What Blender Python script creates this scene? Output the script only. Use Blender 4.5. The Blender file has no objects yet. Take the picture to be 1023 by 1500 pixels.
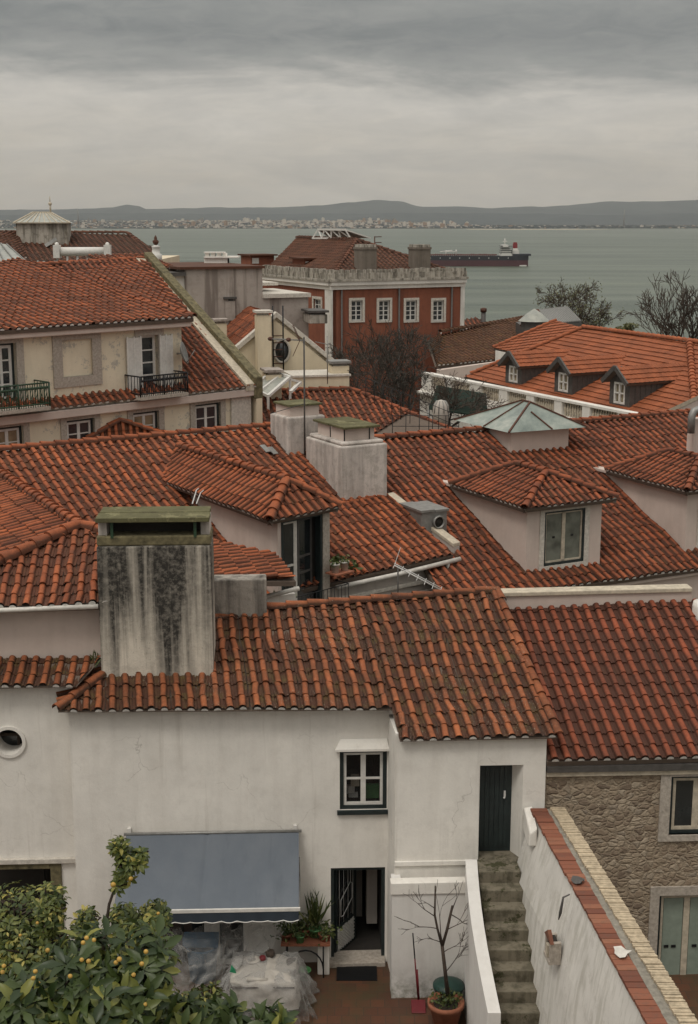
import bpy, math, random
from mathutils import Vector, Matrix
R = random.Random(7)
V = Vector
scene = bpy.context.scene
COL = scene.collection
# ------------------------------------------------------------------ camera and measured points
F = 2000.0
PITCH = math.atan(430 / F)
CP, SP = math.cos(PITCH), math.sin(PITCH)
CAM = V((0, 0, 60))
def ray(u, v):
    a = (u - 511.5) / F; b = (v - 750) / F
    return V((a, CP - b * SP, -SP - b * CP))
def at(u, v, Y):
    d = ray(u, v); return CAM + d * (Y / d.y)
def atz(u, v, z):
    d = ray(u, v); return CAM + d * ((z - 60) / d.z)
def onp(u, v, p, n):
    d = ray(u, v); return CAM + d * ((p - CAM).dot(n) / d.dot(n))
def hdir(deg):
    a = math.radians(deg); return V((math.cos(a), math.sin(a), 0))
def slope_plane(p, deg, tan):
    """plane through p whose eave runs at deg and that falls towards the camera side"""
    E = hdir(deg); D = V((E.y, -E.x, -tan)); n = E.cross(D)
    if n.z < 0: n = -n
    return p, n.normalized()
UP = V((0, 0, 1))
# ------------------------------------------------------------------ scene graph helpers
WM = {}
def thing(name, label, cat, loc, group=None, kind=None):
    o = bpy.data.objects.new(name, None); COL.objects.link(o)
    o.location = loc; o.empty_display_size = .3
    o['label'] = label; o['category'] = cat
    if group: o['group'] = group
    if kind: o['kind'] = kind
    WM[o.name] = V(loc)
    return o
def tag(o, label, cat, group=None, kind=None):
    if label: o['label'] = label
    if cat: o['category'] = cat
    if group: o['group'] = group
    if kind: o['kind'] = kind
    return o
def copy_thing(root, loc, rotz=None, label=None, scale=None):
    c = root.copy(); COL.objects.link(c); c.location = loc
    if rotz is not None: c.rotation_euler = (0, 0, rotz)
    if scale is not None: c.scale = (scale,) * 3
    if label: c['label'] = label
    for ch in list(root.children):
        k = ch.copy(); COL.objects.link(k); k.parent = c
        for g in list(ch.children):
            q = g.copy(); COL.objects.link(q); q.parent = k
    return c
def link(name, verts, faces, mats, parent=None, mi=None, smooth=False, base=None, tone=None, dirt=None, bevel=0):
    off = WM[parent.name] if parent else (V(base) if base is not None else V((0, 0, 0)))
    me = bpy.data.meshes.new(name)
    me.from_pydata([tuple(V(p) - off) for p in verts], [], faces)
    if not isinstance(mats, (list, tuple)): mats = [mats]
    for m in mats: me.materials.append(m)
    if mi: me.polygons.foreach_set('material_index', mi)
    if smooth is True: me.polygons.foreach_set('use_smooth', [True] * len(faces))
    elif smooth: me.polygons.foreach_set('use_smooth', smooth)
    if tone is not None:
        a = me.attributes.new('tone', 'FLOAT', 'FACE'); a.data.foreach_set('value', tone)
    if dirt is not None:
        a = me.attributes.new('dirt', 'FLOAT', 'POINT'); a.data.foreach_set('value', dirt)
    me.update(); me.validate()
    o = bpy.data.objects.new(name, me); COL.objects.link(o)
    if parent: o.parent = parent
    else: o.location = off
    WM[o.name] = off
    if bevel:
        b = o.modifiers.new('edge', 'BEVEL'); b.width = bevel; b.segments = 2; b.limit_method = 'ANGLE'; b.angle_limit = .9
    return o
class MB:
    def __init__(s): s.v = []; s.f = []; s.mi = []; s.sm = []; s.tn = []; s.cuts = []
    def cut(s): s.cuts.append((len(s.v), len(s.f)))
    def face(s, pts, mi=0, sm=False, tn=.5):
        i = len(s.v); s.v += [V(p) for p in pts]; s.f.append(tuple(range(i, i + len(pts)))); s.mi.append(mi); s.sm.append(sm); s.tn.append(tn)
    def add(s, vs, fs, mi=0, sm=False, tn=.5):
        i = len(s.v); s.v += [V(p) for p in vs]
        for f in fs: s.f.append(tuple(k + i for k in f)); s.mi.append(mi); s.sm.append(sm); s.tn.append(tn)
    def hexa(s, p, mi=0):
        """8 corners: four below (counter-clockwise seen from above), four above"""
        s.add(p, [(3, 2, 1, 0), (4, 5, 6, 7), (0, 1, 5, 4), (1, 2, 6, 5), (2, 3, 7, 6), (3, 0, 4, 7)], mi)
    def obox(s, o, ax, ay, az, x, y, z, mi=0):
        q = []
        for k in z:
            for i, j in ((0, 0), (1, 0), (1, 1), (0, 1)): q.append(o + ax * x[i] + ay * y[j] + az * k)
        s.hexa(q, mi)
    def box(s, x, y, z, mi=0): s.obox(V((0, 0, 0)), V((1, 0, 0)), V((0, 1, 0)), UP, x, y, z, mi)
    def prism(s, poly, vec, mi=0):
        n = len(poly); a = [V(p) for p in poly]; b = [p + V(vec) for p in a]
        fs = [tuple(range(n - 1, -1, -1)), tuple(range(n, 2 * n))] + [(i, (i + 1) % n, n + (i + 1) % n, n + i) for i in range(n)]
        s.add(a + b, fs, mi)
    def tube(s, pts, r, n=6, mi=0, sm=True, cap=True):
        pts = [V(p) for p in pts]; m = len(pts)
        if not isinstance(r, (list, tuple)): r = [r] * m
        vs = []; prev = None
        for i, p in enumerate(pts):
            d = (pts[min(i + 1, m - 1)] - pts[max(i - 1, 0)])
            d = d.normalized() if d.length > 1e-9 else V((0, 0, 1))
            if prev is None:
                x = d.cross(UP if abs(d.z) < .95 else V((1, 0, 0))).normalized()
            else:
                x = (prev - d * prev.dot(d)); x = x.normalized() if x.length > 1e-6 else d.orthogonal().normalized()
            prev = x; y = d.cross(x)
            for k in range(n):
                a = 2 * math.pi * k / n; vs.append(p + (x * math.cos(a) + y * math.sin(a)) * r[i])
        fs = []
        for i in range(m - 1):
            for k in range(n): fs.append((i * n + k, i * n + (k + 1) % n, (i + 1) * n + (k + 1) % n, (i + 1) * n + k))
        if cap: fs += [tuple(range(n - 1, -1, -1)), tuple(range((m - 1) * n, m * n))]
        s.add(vs, fs, mi, sm)
    def bar(s, a, b, w, h=None, mi=0, up=UP):
        a = V(a); b = V(b); d = (b - a); L = d.length; d = d.normalized(); h = h or w
        x = d.cross(up if abs(d.dot(up)) < .97 else V((0, 1, 0))).normalized(); y = x.cross(d)
        s.obox(a, x, d, y, (-w / 2, w / 2), (0, L), (-h / 2, h / 2), mi)
    def lathe(s, c, prof, n=16, mi=0, sm=True, ax=None):
        c = V(c); X, Y, Z = ax or (V((1, 0, 0)), V((0, 1, 0)), UP)
        vs = []; m = len(prof)
        for r, z in prof:
            for k in range(n):
                a = 2 * math.pi * k / n; vs.append(c + X * (r * math.cos(a)) + Y * (r * math.sin(a)) + Z * z)
        fs = [(i * n + k, i * n + (k + 1) % n, (i + 1) * n + (k + 1) % n, (i + 1) * n + k) for i in range(m - 1) for k in range(n)]
        fs += [tuple(range(n - 1, -1, -1)), tuple(range((m - 1) * n, m * n))]
        s.add(vs, fs, mi, sm)
    def ball(s, c, r, n=8, mi=0, sq=1):
        s.lathe(c, [(max(.001, r * math.sin(math.pi * i / n)), -r * sq * math.cos(math.pi * i / n)) for i in range(n + 1)], n + 2, mi)
    def build(s, name, mats, parent=None, base=None, bevel=0, tone=False):
        if s.cuts:
            cs = sorted(set(s.cuts + [(0, 0), (len(s.v), len(s.f))])); o = None
            for (v0, f0), (v1, f1) in zip(cs, cs[1:]):
                o = link(name, s.v[v0:v1], [tuple(i - v0 for i in f) for f in s.f[f0:f1]], mats, parent, s.mi[f0:f1], s.sm[f0:f1], base, tone=s.tn[f0:f1] if tone else None, bevel=bevel)
            return o
        return link(name, s.v, s.f, mats, parent, s.mi, s.sm, base, tone=s.tn if tone else None, bevel=bevel)
# ------------------------------------------------------------------ materials
def new_mat(name):
    m = bpy.data.materials.new(name); m.use_nodes = True
    nt = m.node_tree; nt.nodes.clear()
    out = nt.nodes.new('ShaderNodeOutputMaterial'); b = nt.nodes.new('ShaderNodeBsdfPrincipled')
    nt.links.new(b.outputs[0], out.inputs[0])
    return m, nt, b
class NT:
    """short-hand for building node trees"""
    def __init__(s, nt): s.nt = nt; s.tc = None
    def n(s, t, **k):
        x = s.nt.nodes.new(t)
        for a, b in k.items(): setattr(x, a, b)
        return x
    def l(s, a, b): s.nt.links.new(a, b)
    def coord(s, scale=(1, 1, 1), src='Object'):
        if not s.tc: s.tc = s.n('ShaderNodeTexCoord')
        m = s.n('ShaderNodeMapping'); m.inputs['Scale'].default_value = scale; s.l(s.tc.outputs[src], m.inputs[0]); return m.outputs[0]
    def noise(s, scale, detail=4, rough=.55, co=None, dist=0):
        x = s.n('ShaderNodeTexNoise'); x.inputs['Scale'].default_value = scale; x.inputs['Detail'].default_value = detail
        x.inputs['Roughness'].default_value = rough; x.inputs['Distortion'].default_value = dist
        s.l(co if co is not None else s.coord(), x.inputs['Vector']); return x.outputs[0]
    def ramp(s, fac, stops, interp='LINEAR'):
        x = s.n('ShaderNodeValToRGB'); x.color_ramp.interpolation = interp; e = x.color_ramp.elements
        while len(e) < len(stops): e.new(.5)
        for q, (p, c) in zip(e, stops):
            q.position = p; q.color = (c, c, c, 1) if isinstance(c, (int, float)) else (*c, 1)
        s.l(fac, x.inputs[0]); return x.outputs[0]
    def mix(s, fac, a, b, mode='MIX'):
        x = s.n('ShaderNodeMix', data_type='RGBA', blend_type=mode)
        for q, val in ((0, fac), (6, a), (7, b)):
            sock = x.inputs[q]
            if hasattr(val, 'is_output'): s.l(val, sock)
            elif isinstance(val, (int, float)): sock.default_value = val if q == 0 else (val, val, val, 1)
            else: sock.default_value = (*val, 1)
        return x.outputs[2]
    def math(s, op, a, b=0):
        x = s.n('ShaderNodeMath', operation=op)
        for i, val in enumerate((a, b)):
            if hasattr(val, 'is_output'): s.l(val, x.inputs[i])
            else: x.inputs[i].default_value = val
        return x.outputs[0]
    def bump(s, h, strength, dist=.02):
        x = s.n('ShaderNodeBump'); x.inputs['Strength'].default_value = strength; x.inputs['Distance'].default_value = dist
        s.l(h, x.inputs['Height']); return x.outputs[0]
    def attr(s, name):
        x = s.n('ShaderNodeAttribute'); x.attribute_name = name; return x.outputs['Fac']
def plain(name, col, rough=.6, metal=0, var=.15, scale=6, bump=.1, spec=.4):
    m, nt, b = new_mat(name); g = NT(nt)
    f = g.noise(scale, 6, .65)
    c = g.mix(g.ramp(f, [(.3, 0.), (.7, 1.)]), tuple(x * (1 - var) for x in col), tuple(min(1, x * (1 + var)) for x in col))
    g.l(c, b.inputs['Base Color']); b.inputs['Roughness'].default_value = rough; b.inputs['Metallic'].default_value = metal
    b.inputs['Specular IOR Level'].default_value = spec
    if bump: g.l(g.bump(g.noise(scale * 4, 5), bump, .01), b.inputs['Normal'])
    return m
def plaster(name, col, stain=(.3, .27, .22), amt=.35, streak=0., rough=.9, flake=0., flakecol=(.25, .23, .21), bump=.25, black=0., low=None, z=(1.6, 1.6, .16), soot=None):
    """old lime plaster: blotches, rain streaks, flaked spots, optional black soot runs"""
    m, nt, b = new_mat(name); g = NT(nt)
    big = g.noise(.7, 5, .6); mid = g.noise(3.1, 7, .65); fine = g.noise(22, 6, .7)
    c = g.mix(g.ramp(big, [(.35, 0.), (.7, 1.)]), col, tuple(x * .84 for x in col))
    c = g.mix(g.math('MULTIPLY', g.ramp(mid, [(.5, 0.), (.75, 1.)]), amt), c, stain)
    c = g.mix(g.math('MULTIPLY', g.ramp(fine, [(.52, 0.), (.72, 1.)]), amt * .5), c, tuple(x * .6 for x in col))
    if streak:
        st = g.noise(2.2, 6, .62, g.coord(z))
        c = g.mix(g.math('MULTIPLY', g.ramp(st, [(.48, 0.), (.62, 1.)]), streak), c, stain)
    if black:
        s2 = g.noise(1.25, 6, .6, g.coord((2.3, 2.3, .07)), .35); gr = g.noise(9, 8, .75)
        if soot:   # soot runs down from the mouth of the flue, so it is thickest at the top
            sx = g.n('ShaderNodeSeparateXYZ'); g.l(g.coord(), sx.inputs[0]); mr = g.n('ShaderNodeMapRange'); g.l(sx.outputs[2], mr.inputs[0])
            mr.inputs[1].default_value = soot[0]; mr.inputs[2].default_value = soot[1]; mr.inputs[3].default_value = -.09; mr.inputs[4].default_value = .17
            s2 = g.math('ADD', s2, mr.outputs[0])
        k = g.math('MULTIPLY', g.ramp(s2, [(.46, 0.), (.68, 1.)]), g.ramp(gr, [(.3, .6), (.55, 1.)]))
        c = g.mix(g.math('MULTIPLY', k, black), c, (.035, .032, .028))
        sp = g.ramp(g.noise(34, 4, .7), [(.6, 0.), (.68, 1.)])
        c = g.mix(g.math('MULTIPLY', sp, .55), c, (.06, .055, .05))
    if flake:
        fl = g.ramp(g.noise(1.7, 9, .78), [(.545, 0.), (.575, 1.)])
        c = g.mix(g.math('MULTIPLY', fl, flake), c, flakecol)
    if low:
        z0, z1, lc = low
        sx = g.n('ShaderNodeSeparateXYZ'); g.l(g.coord(), sx.inputs[0])
        mr = g.n('ShaderNodeMapRange'); g.l(sx.outputs[2], mr.inputs[0])
        mr.inputs[1].default_value = z0; mr.inputs[2].default_value = z1; mr.inputs[3].default_value = 1; mr.inputs[4].default_value = 0
        k = g.math('MULTIPLY', mr.outputs[0], g.ramp(g.noise(5, 8, .75), [(.38, 0.), (.62, 1.)]))
        c = g.mix(k, c, lc)
    g.l(c, b.inputs['Base Color']); b.inputs['Roughness'].default_value = rough; b.inputs['Specular IOR Level'].default_value = .2
    h = g.math('ADD', g.math('MULTIPLY', mid, .6), g.math('MULTIPLY', fine, .25))
    g.l(g.bump(h, bump, .03), b.inputs['Normal'])
    return m
def limewash(name, col, low=None):
    m = plaster(name, col, (.46, .42, .37), .24, .12, low=low, bump=.5, flake=.18, flakecol=(.58, .55, .50))
    nt = m.node_tree; g = NT(nt); b = [x for x in nt.nodes if x.type == 'BSDF_PRINCIPLED'][0]
    src = b.inputs['Base Color'].links[0].from_socket
    ve = g.n('ShaderNodeTexVoronoi', feature='DISTANCE_TO_EDGE'); ve.inputs['Scale'].default_value = .55
    wv = g.n('ShaderNodeTexNoise'); wv.inputs['Scale'].default_value = 1.7; wv.inputs['Detail'].default_value = 8; g.l(g.coord(), wv.inputs['Vector'])
    ad = g.n('ShaderNodeVectorMath', operation='MULTIPLY_ADD'); g.l(wv.outputs['Color'], ad.inputs[0]); ad.inputs[1].default_value = (.9, .9, .9); g.l(g.coord(), ad.inputs[2]); g.l(ad.outputs[0], ve.inputs['Vector'])
    cr = g.math('MULTIPLY', g.ramp(ve.outputs['Distance'], [(0, 1.), (.006, 0.)]), g.ramp(g.noise(.8, 4), [(.5, 0.), (.62, 1.)]))
    c = g.mix(g.math('MULTIPLY', cr, .45), src, (.25, .22, .19))
    dr = g.math('MULTIPLY', g.ramp(g.noise(1, 6, .65, g.coord((5, 5, .22))), [(.58, 0.), (.72, 1.)]), .3)
    c = g.mix(dr, c, (.36, .32, .27)); g.l(c, b.inputs['Base Color']); return m
def tile_mat(name, light, dark, grime_shade=.6, moss=.25, lich=.3, gcol=(.022, .014, .010)):
    """fired clay tile: one tone per tile, soot, moss and painted-in shade lying mostly in the channels, pale lichen specks"""
    m, nt, b = new_mat(name); g = NT(nt)
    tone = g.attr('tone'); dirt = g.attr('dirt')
    c = g.mix(tone, dark, light)
    c = g.mix(g.ramp(g.noise(14, 6, .7), [(.35, 0.), (.75, .5)]), c, tuple(x * .55 for x in dark))
    blot = g.noise(1.1, 6, .65); fine = g.noise(30, 6, .75)
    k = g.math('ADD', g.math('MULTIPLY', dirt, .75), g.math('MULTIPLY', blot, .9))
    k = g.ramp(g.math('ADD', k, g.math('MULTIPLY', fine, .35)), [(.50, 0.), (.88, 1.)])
    c = g.mix(g.math('MULTIPLY', k, grime_shade), c, gcol)  # near-black channels: grime plus channel shade painted into the colour
    ms = g.math('MULTIPLY', g.ramp(g.noise(2.3, 8, .75), [(.5, 0.), (.68, 1.)]), g.math('ADD', g.math('MULTIPLY', dirt, .8), .15))
    c = g.mix(g.math('MULTIPLY', ms, moss), c, (.10, .075, .022))
    ls = g.math('MULTIPLY', g.ramp(g.noise(42, 3, .6), [(.63, 0.), (.68, 1.)]), g.ramp(g.noise(.9, 3), [(.45, 0.), (.6, 1.)]))
    c = g.mix(g.math('MULTIPLY', ls, lich), c, (.42, .38, .30))
    g.l(c, b.inputs['Base Color']); b.inputs['Roughness'].default_value = .78; b.inputs['Specular IOR Level'].default_value = .3
    g.l(g.bump(g.math('ADD', fine, g.noise(7, 4)), .3, .012), b.inputs['Normal'])
    return m
def leaf_mat(name, a, bcol, c2, rough=.45):
    m, nt, b = new_mat(name); g = NT(nt)
    t = g.attr('tone'); c = g.ramp(t, [(0., a), (.55, bcol), (1., c2)])
    c = g.mix(g.math('MULTIPLY', g.noise(9, 4), .35), c, a)
    g.l(c, b.inputs['Base Color']); b.inputs['Roughness'].default_value = rough; b.inputs['Specular IOR Level'].default_value = .35
    tr = g.n('ShaderNodeBsdfTranslucent'); g.l(c, tr.inputs[0]); mx = g.n('ShaderNodeMixShader'); mx.inputs[0].default_value = .22
    out = [x for x in nt.nodes if x.type == 'OUTPUT_MATERIAL'][0]
    g.l(b.outputs[0], mx.inputs[1]); g.l(tr.outputs[0], mx.inputs[2]); g.l(mx.outputs[0], out.inputs[0])
    return m
def glass_mat(name, col, rough=.08, spec=.8):
    m, nt, b = new_mat(name); g = NT(nt)
    c = g.mix(g.ramp(g.noise(1.6, 3), [(.4, 0.), (.65, 1.)]), col, tuple(x * .45 for x in col))
    g.l(c, b.inputs['Base Color']); b.inputs['Roughness'].default_value = rough; b.inputs['Specular IOR Level'].default_value = spec
    return m
def clear_glass(name):
    m, nt, b = new_mat(name); g = NT(nt); b.inputs['Base Color'].default_value = (.02, .022, .022, 1); b.inputs['Roughness'].default_value = .06; b.inputs['Specular IOR Level'].default_value = .7
    tr = g.n('ShaderNodeBsdfTransparent'); mx = g.n('ShaderNodeMixShader'); mx.inputs[0].default_value = .3
    out = [x for x in nt.nodes if x.type == 'OUTPUT_MATERIAL'][0]
    g.l(tr.outputs[0], mx.inputs[1]); g.l(b.outputs[0], mx.inputs[2]); g.l(mx.outputs[0], out.inputs[0]); return m
M = {}
SOOT0, SOOT1 = 5.6, 8.4   # heights above the courtyard floor
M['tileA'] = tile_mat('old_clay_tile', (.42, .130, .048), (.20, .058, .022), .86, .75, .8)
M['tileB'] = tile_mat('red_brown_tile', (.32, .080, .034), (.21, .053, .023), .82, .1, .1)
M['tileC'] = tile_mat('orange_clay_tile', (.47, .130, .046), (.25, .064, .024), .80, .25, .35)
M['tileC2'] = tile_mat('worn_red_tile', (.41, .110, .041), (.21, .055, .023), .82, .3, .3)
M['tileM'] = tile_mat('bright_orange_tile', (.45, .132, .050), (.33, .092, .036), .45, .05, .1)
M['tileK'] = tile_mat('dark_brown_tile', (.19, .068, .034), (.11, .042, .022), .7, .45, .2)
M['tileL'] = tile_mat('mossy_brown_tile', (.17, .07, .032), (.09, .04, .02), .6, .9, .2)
M['mortar'] = plain('white_lime_mortar', (.62, .60, .56), .9, var=.25, scale=20)
M['slab'] = plain('roof_boarding', (.12, .09, .07), .9)
M['white'] = limewash('white_lime_plaster', (.79, .755, .695))
M['white_low'] = plaster('white_plaster_green_foot', (.72, .695, .66), (.46, .43, .39), .2, .2, low=(-.1, .75, (.10, .10, .055)), bump=.25)
M['white_old'] = plaster('white_plaster_peeling', (.73, .70, .65), (.36, .34, .28), .22, .4, flake=.35, flakecol=(.45, .42, .37), low=(-2.5, -1.2, (.14, .135, .08)), z=(3, 3, .2))
M['rose'] = plaster('pale_rose_plaster', (.60, .50, .44), (.40, .32, .27), .25, .15)
M['grey_plaster'] = plaster('warm_grey_plaster', (.47, .425, .38), (.28, .25, .22), .35, .2)
M['chim'] = plaster('sooty_chimney_plaster', (.62, .56, .47), (.22, .20, .17), .5, .35, black=1., bump=.9, soot=(SOOT0, SOOT1))
M['chim2'] = plaster('weathered_chimney_plaster', (.60, .54, .49), (.20, .18, .16), .55, .5, flake=.5, flakecol=(.33, .30, .26), black=.35, bump=.6)
M['rough'] = plaster('rough_cement_render', (.38, .345, .30), (.10, .09, .08), .9, .6, black=.95, bump=1.2)
M['cream'] = plaster('cream_plaster_flaking', (.74, .655, .50), (.50, .43, .32), .25, .15, flake=.7, flakecol=(.34, .32, .29))
M['cream2'] = plaster('cream_plaster', (.68, .585, .43), (.45, .38, .27), .25, .2)
M['concrete'] = plaster('streaked_bare_concrete', (.40, .35, .31), (.17, .14, .12), .5, .85, z=(1.1, 1.1, .06), bump=.4)
M['redwall'] = plaster('brick_red_plaster', (.25, .092, .056), (.14, .058, .04), .5, .45)
M['dark_render'] = plaster('dark_grey_brown_render', (.20, .17, .14), (.10, .085, .07), .5, .4)
M['stone_trim'] = plain('grey_limestone_trim', (.37, .325, .275), .85, var=.3, scale=14, bump=.3)
M['pale_trim'] = plain('pale_stone_trim', (.52, .48, .42), .85, var=.25, scale=10, bump=.3)
M['old_parapet'] = plaster('mossy_white_parapet', (.47, .43, .37), (.10, .088, .065), .95, .75, black=.5, bump=.5)
M['rust'] = plain('rusty_iron', (.10, .045, .03), .8, .2, var=.4)
M['moss'] = plaster('green_mossy_slab', (.13, .122, .062), (.06, .05, .03), .85, .3, flake=.6, flakecol=(.24, .22, .12), bump=.7)
M['moss_wall'] = plain('dark_mossy_masonry', (.13, .11, .06), .95, var=.6, scale=6, bump=.6)
M['beige'] = plain('beige_coping_plaster', (.46, .40, .31), .9, var=.25, scale=7, bump=.3)
M['dark_green'] = plain('dark_green_paint', (.018, .026, .026), .45, var=.3, scale=5)
M['white_paint'] = plain('old_white_paint', (.62, .60, .56), .5, var=.12, scale=9)
M['pale_green'] = plain('pale_green_shutter_paint', (.22, .26, .215), .6, var=.12)
M['black_iron'] = plain('black_wrought_iron', (.014, .014, .015), .5, .3)
M['green_iron'] = plain('green_painted_iron', (.025, .055, .03), .5)
M['glass'] = glass_mat('dark_window_glass', (.022, .026, .028))
M['glass_far'] = glass_mat('far_window_glass', (.03, .035, .04), .15)
M['shut_glass'] = glass_mat('glass_before_pale_shutters', (.17, .20, .17), .2)
M['curtain'] = glass_mat('curtained_glass', (.30, .24, .15), .2)
M['glass_clear'] = clear_glass('clear_window_glass')
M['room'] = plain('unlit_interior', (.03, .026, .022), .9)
M['zinc'] = plain('grey_zinc', (.25, .245, .23), .5, .5, var=.2)
M['lead'] = plain('dark_lead_sheet', (.085, .078, .072), .6, .2, var=.25)
M['gutter'] = plain('white_gutter_paint', (.55, .52, .47), .5, var=.2)
M['pvc'] = plain('white_metal_tube', (.55, .54, .52), .4)
M['canvas_dark'] = plain('dark_green_canvas', (.014, .024, .018), .95, var=.4, spec=.1)
M['wood'] = plain('bare_bark', (.055, .04, .03), .9, var=.35, scale=12, bump=.5)
M['wood_far'] = plain('grey_brown_twigs', (.075, .055, .042), .95, var=.3, bump=0)
M['terracotta'] = plain('terracotta_pot', (.27, .10, .055), .8, var=.2, scale=8)
M['soil'] = plain('dark_soil', (.03, .022, .016), 1)
M['red_plastic'] = plain('red_plastic', (.13, .014, .018), .4, var=.2)
M['green_plastic'] = plain('green_plastic', (.10, .26, .10), .45)
M['dk_green_plastic'] = plain('dark_green_plastic', (.012, .04, .032), .45)
M['blue_plastic'] = plain('blue_plastic', (.02, .09, .17), .5)
M['brick'] = plain('red_paving_brick', (.30, .085, .05), .8, var=.3, scale=5, bump=.3)
M['cement'] = plain('grey_cement', (.22, .20, .165), .95, var=.35, scale=9, bump=.5)
M['tile_edge'] = plain('sandy_tile_edge', (.42, .34, .235), .9, var=.35, scale=10, bump=.3)
M['steps'] = plaster('mossy_cement_steps', (.20, .175, .13), (.035, .032, .018), .98, .5, flake=.9, flakecol=(.045, .045, .02), bump=.8)
# ------------------------------------------------------------------ clay roofs
from mathutils import noise as mnoise
class TB:
    def __init__(s): s.v = []; s.f = []; s.mi = []; s.sm = []; s.tone = []; s.dirt = []; s.cuts = []
    def face(s, pts, d, tone, mi=0, sm=True):
        i = len(s.v); s.v += pts; s.dirt += d; s.f.append(tuple(range(i, i + len(pts)))); s.mi.append(mi); s.sm.append(sm); s.tone.append(tone)
    def strip(s, rows, dirt_shades, tone, mi=0, sm=True):
        i = len(s.v); n = len(rows[0])
        for r, d in zip(rows, dirt_shades): s.v += r; s.dirt += d
        for a in range(len(rows) - 1):
            for k in range(n - 1):
                s.f.append((i + a * n + k, i + a * n + k + 1, i + (a + 1) * n + k + 1, i + (a + 1) * n + k)); s.mi.append(mi); s.sm.append(sm); s.tone.append(tone)
    def build(s, name, mats, parent):
        if s.cuts:
            cs = sorted(set(s.cuts + [(0, 0), (len(s.v), len(s.f))]))
            for (v0, f0), (v1, f1) in zip(cs, cs[1:]):
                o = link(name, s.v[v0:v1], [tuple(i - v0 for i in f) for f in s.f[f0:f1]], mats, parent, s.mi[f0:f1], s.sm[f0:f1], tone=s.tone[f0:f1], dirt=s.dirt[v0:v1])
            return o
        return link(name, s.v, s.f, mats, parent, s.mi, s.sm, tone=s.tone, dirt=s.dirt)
PROF = {12: (0, .09, .19, .22, .29, .38, .5, .62, .71, .78, .81, .91, 1), 8: (0, .2, .23, .34, .5, .66, .77, .8, 1), 6: (0, .2, .32, .5, .68, .8, 1)}
def roll(x, R):  # second value marks the channel for dirt and painted shade
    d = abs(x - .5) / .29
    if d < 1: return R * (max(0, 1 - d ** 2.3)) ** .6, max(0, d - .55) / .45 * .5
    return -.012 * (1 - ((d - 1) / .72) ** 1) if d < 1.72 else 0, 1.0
def clip(poly, edges):
    """poly: list of (pos, s, t, dirt); edges: half planes a*s+b*t+c>=0"""
    for a, b, c in edges:
        out = []; n = len(poly)
        for i in range(n):
            p, q = poly[i], poly[(i + 1) % n]
            dp = a * p[1] + b * p[2] + c; dq = a * q[1] + b * q[2] + c
            if dp >= 0: out.append(p)
            if (dp >= 0) != (dq >= 0):
                k = dp / (dp - dq)
                out.append((p[0].lerp(q[0], k), p[1] + (q[1] - p[1]) * k, p[2] + (q[2] - p[2]) * k, p[3] + (q[3] - p[3]) * k))
        poly = out
        if len(poly) < 3: return []
    return poly
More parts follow.
